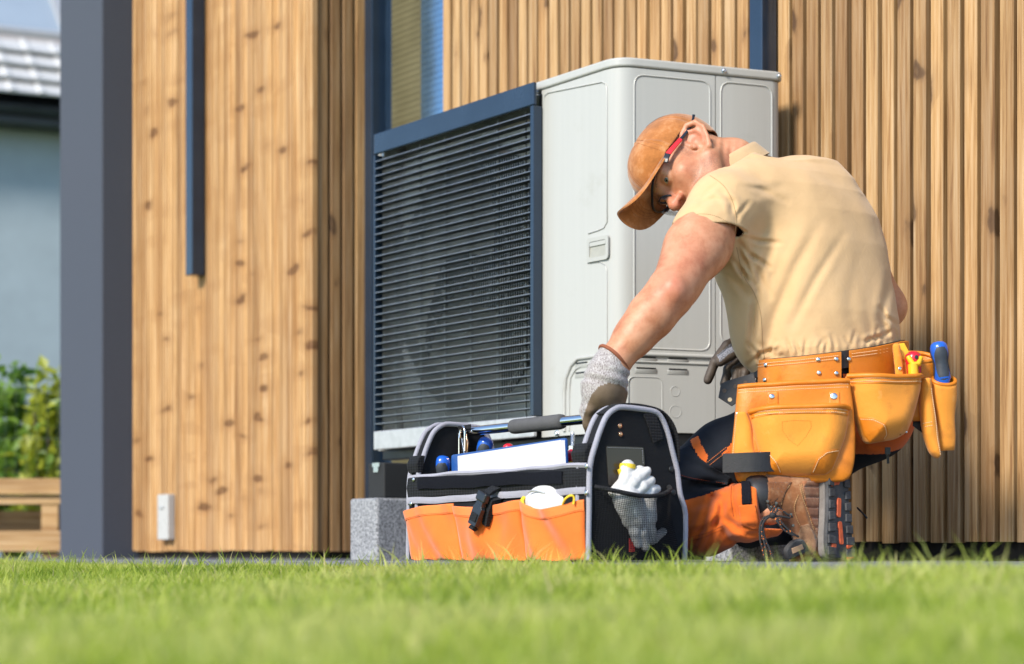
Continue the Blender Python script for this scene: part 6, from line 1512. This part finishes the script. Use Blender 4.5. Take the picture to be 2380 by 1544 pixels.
# ---------------------------------------------------------------- leather tool belt
def leather(name, col, rough, nap=0.0):
    t = NT(name); co = t.coord((1, 1, 1)); n1 = t.n('TexNoise', i_Scale=16.0, i_Detail=7.0, i_Roughness=.65); t.l(co, n1)
    n2 = t.n('TexNoise', i_Scale=330.0, i_Detail=4.0, i_Roughness=.7); t.l(co, n2)
    t.l(t.ramp(n1, [(.28, mix(col, (.25, .06, .0), .42)), (.46, col), (.62, col), (.78, mix(col, (1, .75, .35), .28))]), t.b)
    t.l(t.ramp(n1, [(.3, (rough - .08,) * 3), (.75, (rough + .08,) * 3)]), t.b, 0, 2)
    t.set(Specular_IOR_Level=.4, Sheen_Weight=nap); n3 = t.n('TexNoise', i_Scale=60.0, i_Detail=6.0, i_Roughness=.7, i_Distortion=.8); t.l(co, n3); ad = t.n('Math', operation='MULTIPLY_ADD', i_1=2.2); t.l(n3, ad, 0, 0); t.l(n2, ad, 0, 2); t.bump(ad, .42, .0011); return t.m
M['lea'] = leather('tan_orange_leather', (.66, .205, .015), .42); M['lea_s'] = leather('tan_orange_suede', (.74, .275, .024), .72, .25)
M['lea_d'] = leather('leather_edge', (.50, .14, .014), .45); M['thread'] = simple('cream_thread', (.80, .62, .38), .8, 0, .1, 100)
M['blk_lea'] = simple('black_leather', (.016, .016, .019), .55, 0, .3, 60, .4, 260, .001)
belt = thing('tool_belt', 'orange leather tool belt with big pouches round the waist of the kneeling man', 'tool belt', P(1925, 860, 4.57))
BTH = np.linspace(math.pi * .93, math.pi * 2.07, 400)
def ring_pt(th, z, ra=.207, rb=.1495, c=P(1925, 860, 4.57)):
    ct, st = math.cos(th), math.sin(th); k = (abs(ct) ** 2.25 + abs(st) ** 2.25) ** (-1 / 2.25)
    return V(c[0], c[1], 0) + TL * ra * k * ct + TD * rb * k * st + V(0, 0, z)
def th_at(px): 
    x = np.array([proj(ring_pt(t_, .45))[0] for t_ in BTH]); i0 = x.argmin(); return BTH[i0:][np.abs(x[i0:] - px).argmin()]
def zpy(py, th): return CZ - (py - HY) / FPX * ring_pt(th, 0)[1]
def belt_band(nm, th0, th1, ytop, ybot, off, th_, mat, n=40):
    vs = []
    for i in range(n + 1):
        t_ = th0 + (th1 - th0) * i / n; px = proj(ring_pt(t_, .45))[0]; z1, z0 = zpy(ytop(px), t_), zpy(ybot(px), t_)
        for o_, z in ((off, z0), (off + th_, z0 + .001), (off + th_ * 1.2, (z0 + z1) / 2), (off + th_, z1 - .001), (off, z1)): vs.append(ring_pt(t_, z, .207 + o_, .1495 + o_))
    fs = [(i * 5 + j, (i + 1) * 5 + j, (i + 1) * 5 + j + 1, i * 5 + j + 1) for i in range(n) for j in range(4)] + [(i * 5 + 4, (i + 1) * 5 + 4, (i + 1) * 5, i * 5) for i in range(n)] + [(0, 1, 2, 3, 4), tuple(n * 5 + k for k in (4, 3, 2, 1, 0))]
    return mesh_obj(nm, vs, fs, mat, belt, 60)
yt_ = lambda x: np.interp(x, [1740, 1757, 1860, 1960, 2030, 2092, 2120], [842, 838, 829, 817, 807, 794, 790]); yb_ = lambda x: np.interp(x, [1740, 1757, 1960, 2092], [898, 895, 886, 872])
belt_band('belt_strap', math.pi * .55, math.pi * 2.55, lambda x: yt_(x) - 2, lambda x: yt_(x) + 40, -.004, .003, M['blk_lea'], 90)
b1 = belt_band('belt_panel', th_at(1757), th_at(1954), yt_, lambda x: yb_(x) + 8, .0, .006, M['lea'])
b2_ = belt_band('belt_panel', th_at(1972), th_at(2092), yt_, lambda x: yb_(x) + 12, .001, .006, M['lea'])
def ring_line(x0, x1, dy, off=.0088, n=30): 
    out = []
    for i in range(n + 1):
        x = x0 + (x1 - x0) * i / n; t_ = th_at(x); out.append(ring_pt(t_, zpy(yt_(x) + dy, t_), .207 + off, .1495 + off))
    return out
m = MB()
for (a, b) in ((1762, 1950), (1976, 2088)):
    for dy in (9, 16): dash(m, ring_line(a, b, dy), .0052, .0036, .0009)
o = m.build('stitching', M['thread'], belt); o['kind'] = 'stuff'
def brivet(x, y, r=.0050, nm='rivet', off=.0085):
    t_ = th_at(x); p = ring_pt(t_, zpy(y, t_), .207 + off, .1495 + off); p2 = ring_pt(t_, zpy(y, t_), .227 + off, .1695 + off); rivet(p, p2 - p, r, belt, 'steel')
for x, y in ((1785, 849), (1783, 884), (1901, 837), (1902, 868), (1942, 836), (1942, 869), (2030, 859), (1969, 836)): brivet(x, y)
class Pouch:
    def __init__(s, o, n, up=V(0, 0, 1)):
        s.n = unit(n); s.v = unit(up - s.n * np.dot(up, s.n)); s.u = np.cross(s.v, s.n); s.o = np.asarray(o); s.F = Fr(s.o, s.u, s.v, s.n)
    def uv(s, px, py): p = hit(px, py, s.o, s.n); return s.F.loc(p)[:2]
    def panel(s, nm, poly, w0, th, puff, Rf, mat, parent, bend=0.0, topn=0, vox=.0028, rnd=.004, seed=0, pick=None, wob=.002):
        "poly: picture outline; the first topn points form the open upper edge"
        q = [s.uv(*p) for p in poly]; q = arc_poly(q, [.001 if i < topn else .018 for i in range(len(q))], 4)
        qe = [s.uv(x, y - 80) if i < topn else s.uv(x, y) for i, (x, y) in enumerate(poly)]
        U = np.array(q); uc = U[:, 0].mean(); s_ = s
        def base(u): return w0 - bend * (u - uc) ** 2
        def hgt(u, v): S = np.clip(-s_poly(u, v, qe) / Rf, 0, 1); return th + puff * (1 - (1 - S) ** 2) ** .75 + wob * (np.sin(u * 46 + seed + 9 * v) + np.sin(v * 60 + seed * 2 - 20 * u)) * S
        def f(p):
            L = s_.F.loc(p); u, v, w = L[:, 0], L[:, 1], L[:, 2]; d2 = s_poly(u, v, q) + rnd; b = base(u)
            dz = np.maximum(b - w, (w - b - hgt(u, v)) * .8) + rnd
            return np.where((d2 > 0) & (dz > 0), np.sqrt(d2 ** 2 + dz ** 2), np.maximum(d2, dz)) - rnd
        s.surf = lambda px, py, off=.0: (lambda uv: s_.F(uv[0], uv[1], float(base(uv[0]) + hgt(np.array([uv[0]]), np.array([uv[1]]))[0]) + off))(s_.uv(px, py))
        c3 = np.array([s.F(a, b, c) for a, b in q for c in (w0 - .02 - bend * .02, w0 + th + puff + .02)])
        return soft(nm, f, c3.min(0) - .01, c3.max(0) + .01, vox, mat, parent, 1, pick)
    def line(s, pts, off=.001, sub=4): 
        out = []
        for i in range(len(pts) - 1):
            for j in range(sub): t = j / sub; out.append(s.surf(pts[i][0] * (1 - t) + pts[i + 1][0] * t, pts[i][1] * (1 - t) + pts[i + 1][1] * t, off))
        out.append(s.surf(*pts[-1], off)); return out
    def stitch(s, lines, parent, off=.0006):
        m = MB()
        for l in lines: dash(m, s.line(l, off), .0050, .0034, .0009)
        o = m.build('stitching', M['thread'], parent); o['kind'] = 'stuff'
    def roll(s, pts, parent, r=.0058, nm='rolled_rim', off=-.001): m = MB(); m.tube(s.line(pts, off), r, 10); m.build(nm, M['lea'], parent, 60)
    def patch(s, nm, poly, parent, mat, th=.0015, n=14):
        "thin piece glued on the surface"
        q = [np.array(p, float) for p in poly]; c = sum(q) / len(q); ring = []
        for i in range(len(q)):
            for j in range(5): ring.append(q[i] * (1 - j / 5) + q[(i + 1) % len(q)] * j / 5)
        vs = []; k = len(ring); lv = (1.0, .97, .75, .5, .25)
        for a_, o_ in ((1.0, -.001), (1.0, th * .7), (.96, th), (.7, th), (.4, th), (.1, th)): vs += [s.surf(*(c + (p - c) * a_), o_) for p in ring]
        fs = [(l * k + i, l * k + (i + 1) % k, (l + 1) * k + (i + 1) % k, (l + 1) * k + i) for l in range(5) for i in range(k)] + [tuple(5 * k + i for i in range(k))]
        return mesh_obj(nm, vs, fs, mat, parent, 60)
# big left pouch
pl = Pouch(P(1850, 1000, 4.352), V(-.06, -1, .10))
pouch = bpy.data.objects.new('pouch', None); link(pouch, belt)
PB = [(1714, 898), (1800, 893), (1890, 888), (1975, 884), (1984, 940), (1989, 1010), (1988, 1070), (1978, 1108), (1962, 1119), (1850, 1124), (1730, 1127), (1712, 1118), (1698, 1058), (1706, 990)]
pl.panel('back_panel', PB, -.012, .014, .012, .04, M['lea'], pouch, .25, 4, seed=1)
pl.roll([(1716, 900), (1760, 897), (1800, 896), (1850, 893), (1890, 891), (1940, 888), (1973, 886)], pouch)
pl.stitch([[(1716, 907 + d), (1800, 904 + d), (1890, 899 + d), (1973, 894 + d)] for d in (0, 7)], pouch)
pl.stitch([[(1712, 960), (1703, 1056), (1706, 1080)], [(1722, 960), (1716, 1056), (1716, 1080)]], pouch)
m = MB(); 
for x, y, r in ((1792, 925, .0062), (1935, 924, .0082), (1715.5, 963, .0055)): rivet(pl.surf(x, y, -.0005), pl.n, r, pouch)
for xc in (1795, 1938):
    q = [(xc - 12, 914), (xc + 12, 913), (xc + 13, 945), (xc - 12, 947)]; pl.patch('rivet_tab', q, pouch, M['lea'], .0022)
for x, y, r in ((1793, 925, .0062), (1937, 924, .0085)): rivet(pl.surf(x, y, .002), pl.n, r, pouch)
pf = Pouch(P(1850, 1000, 4.336), V(-.06, -1, .10))
FP = [(1741, 955), (1800, 952), (1870, 950), (1930, 948), (1974, 946), (1972, 985), (1966, 1015), (1950, 1060), (1936, 1092), (1920, 1104), (1850, 1106), (1784, 1106), (1774, 1090), (1762, 1050), (1750, 1000)]
pf.panel('front_pocket', FP, -.014, .012, .040, .05, M['lea_s'], pouch, .10, 5, seed=3)
fpo = [c for c in pouch.children if c.name.startswith('front_pocket')][0]
pf.roll([(1743, 957), (1800, 954), (1870, 952), (1930, 950), (1973, 948)], fpo, .0062)
pf.patch('rim_band', [(1744, 956), (1800, 954), (1870, 952), (1930, 950), (1972, 948), (1971, 968), (1930, 969), (1870, 968), (1800, 971), (1747, 974)], fpo, M['lea'])
pf.stitch([[(1748, 962 + d), (1800, 961 + d), (1870, 958.5 + d), (1930, 958 + d), (1971, 956 + d)] for d in (0, 7)], fpo, .0022)
pf.patch('corner_patch', [(1763, 1048), (1785, 1058), (1803, 1078), (1818, 1104), (1785, 1104), (1776, 1092)], fpo, M['lea'])
pf.patch('corner_patch', [(1950, 1046), (1918, 1054), (1896, 1072), (1884, 1104), (1919, 1102), (1934, 1090)], fpo, M['lea'])
pf.stitch([[(1766, 1052), (1786, 1062), (1801, 1080), (1814, 1102)], [(1948, 1050), (1919, 1058), (1899, 1074), (1888, 1101)]], fpo, .0022)
M['thread_dk'] = simple('orange_brown_thread', (.62, .20, .02), .8)
m = MB(); shl = [(1814, 988), (1845, 984), (1881, 985), (1882, 1000), (1870, 1020), (1850, 1043), (1830, 1028), (1816, 1008), (1814, 988)]
dash(m, pf.line(shl, .0006), .0050, .0028, .0006); o = m.build('shield_stitching', M['thread_dk'], fpo); o['kind'] = 'stuff'
pg = Pouch(P(1730, 1000, 4.345), V(-.35, -.92, .05))       # soft side gusset of the pocket
pg.panel('side_gusset', [(1712, 958), (1735, 957), (1745, 985), (1752, 1045), (1762, 1070), (1706, 1078), (1702, 1050)], -.010, .008, .012, .02, M['lea_s'], pouch, 0, 2, seed=5)
# black hammer strap and black tab
m = MB(); SP_ = [(-.030, 0), (-.010, .004), (.03, .012), (.075, .010), (.100, -.012)]
hs = Pouch(P(1722, 1076, 4.318), V(-.10, -1, .0))
vs = []
for a, w in SP_: vs += [hs.F(a * .95 - .012, -.0215 + .002 * a * 10, w), hs.F(a * .95 - .012, .0215 + .03 * a, w), hs.F(a * .95 - .012, .0215 + .03 * a, w - .0035), hs.F(a * .95 - .012, -.0215 + .02 * a, w - .0035)]
m.add(vs, [(i * 4 + j, i * 4 + (j + 1) % 4, (i + 1) * 4 + (j + 1) % 4, (i + 1) * 4 + j) for i in range(len(SP_) - 1) for j in range(4)] + [(0, 1, 2, 3), tuple(4 * len(SP_) - 4 + j for j in (3, 2, 1, 0))]); m.build('hammer_strap', M['blk_lea'], pouch, 50)
tb_ = Pouch(P(1712, 905, 4.40), V(-.25, -1, .1)); m = MB()
q = [tb_.uv(x, y) for x, y in ((1676, 893), (1690, 886), (1752, 868), (1762, 905), (1730, 925), (1701, 945), (1670, 925))]
m.prism([tb_.F(a, b, 0) for a, b in q], tb_.n * .004); tab = m.build('end_tab', M['blk_lea'], belt, None, .001)
for x, y, mt in ((1684, 909, M['lea_d']), (1710, 899, M['lea_d']), (1697, 930, M['thread']), (1733, 891, M['lea_d'])):
    a, b = tb_.uv(x, y); m = MB(); m.lathe(tb_.F(a, b, .0041), tb_.n, [(.005, 0), (.005, .0006), (.0035, .0009), (0, .0003)], 12); m.build('punched_hole', mt if y > 925 else simple('hole_shade_leather', (.10, .07, .05), .8), tab, 50)
# right pouch
pr_ = Pouch(P(2060, 940, 4.385), V(.34, -.93, .06)); rp = bpy.data.objects.new('pouch', None); link(rp, belt)
RPP = [(1978, 870), (2020, 876), (2060, 879), (2110, 877), (2153, 871), (2146, 905), (2135, 948), (2126, 978), (2114, 1006), (2090, 1020), (2056, 1025), (2024, 1031), (2012, 1010), (2000, 972), (1988, 915)]
pr_.panel('front_pocket', RPP, -.03, .016, .045, .05, M['lea_s'], rp, .3, 5, seed=2)
rpo = rp.children[0]
pr_.roll([(1979, 872), (2020, 878), (2060, 881), (2110, 879), (2152, 873)], rpo, .0062)
pr_.patch('rim_band', [(1981, 873), (2020, 878), (2060, 881), (2110, 879), (2150, 874), (2146, 893), (2110, 897), (2060, 897), (2020, 896), (1986, 892)], rpo, M['lea'])
pr_.stitch([[(1983, 879 + d), (2020, 884 + d), (2060, 886 + d), (2110, 884 + d), (2148, 880 + d)] for d in (0, 7)], rpo, .0022)
pr_.patch('corner_patch', [(2001, 969), (2020, 974), (2040, 988), (2058, 1010), (2060, 1024), (2026, 1029), (2013, 1010)], rpo, M['lea'])
pr_.stitch([[(2003, 974), (2020, 979), (2038, 992), (2054, 1012), (2055, 1022)]], rpo, .0022)
rivet(pr_.surf(2108, 1004, 0), pr_.n, .003, rpo)
# upright holder strip and looped tool holder behind it
ph = Pouch(P(2085, 835, 4.43), V(.25, -.95, .0))
ph.panel('holder_strip', [(2074, 799), (2090, 797), (2096, 830), (2100, 876), (2082, 878), (2078, 840)], -.004, .007, .004, .01, M['lea_s'], rp, 0, 0, rnd=.002)
rivet(ph.surf(2090, 858, .0), ph.n, .0055, rp)
def leather_tube(nm, c, ax, r0, r1, L, fl, par, mat, rim=True, back=0.0, band=True):
    "open round holder hanging along -ax"
    ax = unit(ax); u = unit(V(1, .25, 0) - ax * np.dot(V(1, .25, 0), ax)); w = np.cross(ax, u); n = 28; o_ = bpy.data.objects.new(nm, None); link(o_, par)
    def rg(t): return r0 + (r1 - r0) * t + .002 * math.sin(t * 9)
    vs = []; K = 14
    for k in range(K + 1):
        t = k / K; sq = fl * (1 - .55 * t)
        for i in range(n):
            a = 2 * math.pi * i / n; lift = back * (.5 - .5 * math.sin(a)) * (1 - t) if w[1] < 0 else back * (.5 + .5 * math.sin(a)) * (1 - t)
            vs.append(np.asarray(c) - ax * (L * t - lift) + u * rg(t) * math.cos(a) * (1 - .12 * t ** 3) + w * rg(t) * sq * math.sin(a))
    fs = [(k * n + i, k * n + (i + 1) % n, (k + 1) * n + (i + 1) % n, (k + 1) * n + i) for k in range(K) for i in range(n)] + [tuple(K * n + i for i in range(n))]
    b = mesh_obj('body', vs, fs, mat, o_, 180); sd = b.modifiers.new('thick', 'SOLIDIFY'); sd.thickness = .0035
    m = MB(); m.tube([np.array(vs[i]) for i in range(n)], .0050, 8, False, True); m.build('rolled_rim', M['lea'], o_, 60)
    A = np.array(vs).reshape(K + 1, n, 3); ctr = A.mean(1, keepdims=True); O = ctr + (A - ctr) * 1.06
    if band:
        bv = np.concatenate([O[0], O[1] * .0 + O[0] * .0 + (O[0] + (O[K] - O[0]) / L * .018 * 1.0)]); m = MB(); m.add(list(bv), [(i, (i + 1) % n, n + (i + 1) % n, n + i) for i in range(n)]); m.build('rim_band', M['lea'], o_, 180)
        m = MB()
        for dd in (.007, .013): dash(m, [ctr[0, 0] + (O[0, i % n] + (O[K, i % n] - O[0, i % n]) / L * dd - ctr[0, 0]) * 1.02 for i in range(n + 1)], .005, .0034, .0009)
        s2 = m.build('stitching', M['thread'], o_); s2['kind'] = 'stuff'
    return o_
leather_tube('tool_holder', P(2130, 846, 4.47), V(-.06, .05, 1), .044, .030, .13, .55, belt, M['lea'], True, .030)
leather_tube('chisel_sheath', P(2194, 897, 4.46), V(-.05, .0, 1), .0275, .0165, .147, .62, belt, M['lea_s'], True, .026)
pt_ = Pouch(P(2162, 970, 4.44), V(.25, -.95, .05))
pt_.panel('hanging_flap', [(2140, 880), (2160, 880), (2168, 920), (2173, 960), (2181, 1010), (2187, 1060), (2180, 1068), (2163, 1055), (2146, 1010), (2140, 950)], -.012, .014, .016, .018, M['lea_s'], belt, 0, 2, seed=4)
pt_.stitch([[(2143, 985), (2158, 983)], [(2146, 993), (2159, 991)], [(2158, 905), (2166, 960), (2172, 1020), (2180, 1060)]], belt)
m = MB(); m.prism([P(x, y, 4.47) for x, y in ((2126, 950), (2134, 955), (2146, 1008), (2122, 990))], V(0, .004, 0)); m.build('lining_flap', M['blk_lea'], belt)
# patch on the sheath toe
# ---- tools carried in the belt
t5 = handle_tool('blue tipped screwdriver with dark rubber grip standing in the narrow leather sheath of the belt', P(2180, 794, 4.455), V(.13, .02, -1), .118, .0205, M['blue_hard'], M['grey_soft'], .013, grip=(.07, .80))
t6 = thing('screwdriver', 'red domed screwdriver with yellow grip sticking out of the leather belt pouch', 'screwdriver', P(2115, 835, 4.43), 'hand tools')
m = MB(); pc = P(2121, 836, 4.43); m.lathe(pc + V(0, 0, .019), V(0.1, .1, -1), [(0, -.001), (.010, .001), (.0165, .007), (.0185, .016), (.017, .03), (.016, .05), (.0, .051)], 18); m.build('handle', M['red_hard'], t6, 50)
m = MB(); m.tube([pc + V(-.012, -.010, .006), pc + V(-.004, -.016, -.012), pc + V(.010, -.016, -.012), pc + V(.017, -.009, .004)], [.006, .007, .007, .006], 8); m.tube([pc + V(-.002, -.014, -.012), pc + V(0, -.014, -.05)], .012, 8); m.build('grip_pad', M['yellow_hard'], t6, 60)
m = MB(); m.lathe(pc + V(.005, -.0178, .004), V(0, -1, .1), [(.0042, 0), (.0042, .001), (.0032, .0014), (0, .0006)], 12); m.build('hang_hole', M['black_metal'], t6, 50)
t7 = tag(mesh_obj('folding_rule', *(lambda m: (m.prism([P(x, y, 4.445) for x, y in ((2089, 799), (2102, 797), (2115, 822), (2112, 850), (2101, 850))], V(0, .007, 0)), (m.v, m.f))[1])(MB()), M['yellow_hard']), 'yellow folding rule end beside the red tool in the belt pouch', 'folding rule'); bevel(t7, .0015)
# ---------------------------------------------------------------- lawn
def grass_mat():
    t = NT('grass_blade'); at = t.n('Attribute', attribute_name='hue')
    r = t.ramp(at, [(0, (.11, .20, .018)), (.35, (.31, .43, .045)), (.70, (.50, .59, .09)), (.88, (.60, .66, .18)), (1, (.66, .57, .30))], 2); t.l(r, t.b)
    t.set(Roughness=.42, Specular_IOR_Level=.4)
    trn = t.n('BsdfTranslucent'); t.l(r, trn); ms = t.n('MixShader', i_0=.58)
    t.t.links.new(t.b.outputs[0], ms.inputs[1]); t.t.links.new(trn.outputs[0], ms.inputs[2])
    t.t.links.new(ms.outputs[0], t.t.nodes['Material Output'].inputs[0]); return t.m
def grass():
    g = np.random.RandomState(5)
    n = 620000
    Y = .75 + (6.6 - .75) * np.sqrt(g.rand(n)); X = (g.rand(n) * 2 - 1) * (.285 * Y + .22)
    q = (X - W0[0]) * N[0] + (Y - W0[1]) * N[1]
    s = (X - W0[0]) * EX[0] + (Y - W0[1]) * EX[1]
    edge = LG + .012 * np.sin(s * 9) + .008 * np.sin(s * 23 + 1)
    keep = (q > edge) & (q < LG + 3.4)
    X, Y, q, s = X[keep], Y[keep], q[keep], s[keep]
    patch = .5 + .5 * np.sin(s * 3.1 + 1.2 * np.sin(q * 2.7)) * np.sin(q * 3.7 + s * 1.3 + 1)
    keep = g.rand(len(X)) < .62 + .38 * patch
    X, Y, q, s, patch = X[keep], Y[keep], q[keep], s[keep], patch[keep]
    n = len(X)
    z = np.interp(q, [r[0] for r in rows], [r[1] for r in rows]) - .003
    h = (.020 + .034 * g.rand(n) ** 1.5) * (.93 + .16 * np.sin(s * 6.1 + 1.1 * np.sin(q * 7)) * np.sin(q * 6.7 + 1.4 * np.sin(s * 5))) * (.80 + .42 * patch)
    rt = np.clip((X / Y - .12) / .12, 0, 1) * np.clip((q - LG) / .05, 0, 1) * np.clip(1.6 - (q - LG) / .35, 0, 1)
    h *= 1 + .3 * rt * g.rand(n)
    h *= np.where((q - LG < .22) & (X / Y < -.03), .55 + .45 * np.clip((q - LG) / .22, 0, 1), 1); tallb = g.rand(n) < .035; h[tallb] *= 1.5 + .4 * g.rand(tallb.sum())
    a = g.rand(n) * 6.2832; lean = .25 + .75 * g.rand(n)
    dx, dy = np.cos(a), np.sin(a); w = .0011 + .0010 * g.rand(n)
    fa = g.rand(n) * 6.2832; sx, sy = np.cos(fa), np.sin(fa)
    lv = []
    for t_, wk in ((0, 1.0), (.4, .95), (.75, .65), (1.0, 0)):
        cx = X + dx * h * lean * t_ ** 2 * .75; cy = Y + dy * h * lean * t_ ** 2 * .75; cz = z + h * (t_ - .22 * lean * t_ ** 2)
        if wk: lv += [np.stack([cx - sx * w * wk, cy - sy * w * wk, cz], -1), np.stack([cx + sx * w * wk, cy + sy * w * wk, cz], -1)]
        else: lv += [np.stack([cx, cy, cz], -1)]
    v = np.stack(lv, 1).reshape(-1, 3); b = np.arange(n)[:, None] * 7
    me = bpy.data.meshes.new('grass'); me.vertices.add(len(v)); me.vertices.foreach_set('co', v.ravel().astype(np.float32))
    loops = np.concatenate([b + np.array([[0, 1, 3, 2]]), b + np.array([[2, 3, 5, 4]]), b + np.array([[4, 5, 6]])], 1)
    me.loops.add(loops.size); me.loops.foreach_set('vertex_index', loops.ravel().astype(np.int32))
    st = (np.arange(n)[:, None] * 11 + np.array([[0, 4, 8]])).ravel(); tt = np.tile([4, 4, 3], n)
    me.polygons.add(3 * n); me.polygons.foreach_set('loop_start', st.astype(np.int32)); me.polygons.foreach_set('loop_total', tt.astype(np.int32))
    p3 = np.sin(s * 4.1 + 1.3 * np.sin(q * 6.3 + 1) + .7) * np.sin(q * 5.3 + 1.9 * np.sin(s * 2.9)) + .6 * np.sin(s * 13.1 + 2 * np.sin(q * 11)) * np.sin(q * 14.3 + s * 3); p2 = np.sin(s * 7.3 + 2 * np.sin(q * 5.1)) * np.sin(q * 8.7 + 1.7 * np.sin(s * 4.3)); hue = np.clip(.47 + .42 * g.rand(n) + .36 * (patch - .5) + .18 * p2 + .26 * p3 + .12 * g.randn(n), 0, .9); dry = g.rand(n) < .05; hue[dry] = .92 + .08 * g.rand(dry.sum())
    at = me.attributes.new('hue', 'FLOAT', 'POINT'); at.data.foreach_set('value', np.repeat(hue, 7).astype(np.float32))
    me.materials.append(grass_mat()); me.update(calc_edges=True)
    o = bpy.data.objects.new('grass', me); COL.objects.link(o)
    tag(o, 'short mown lawn grass in front of the paving', 'grass', kind='stuff')
    print('BLADES', n)
grass()
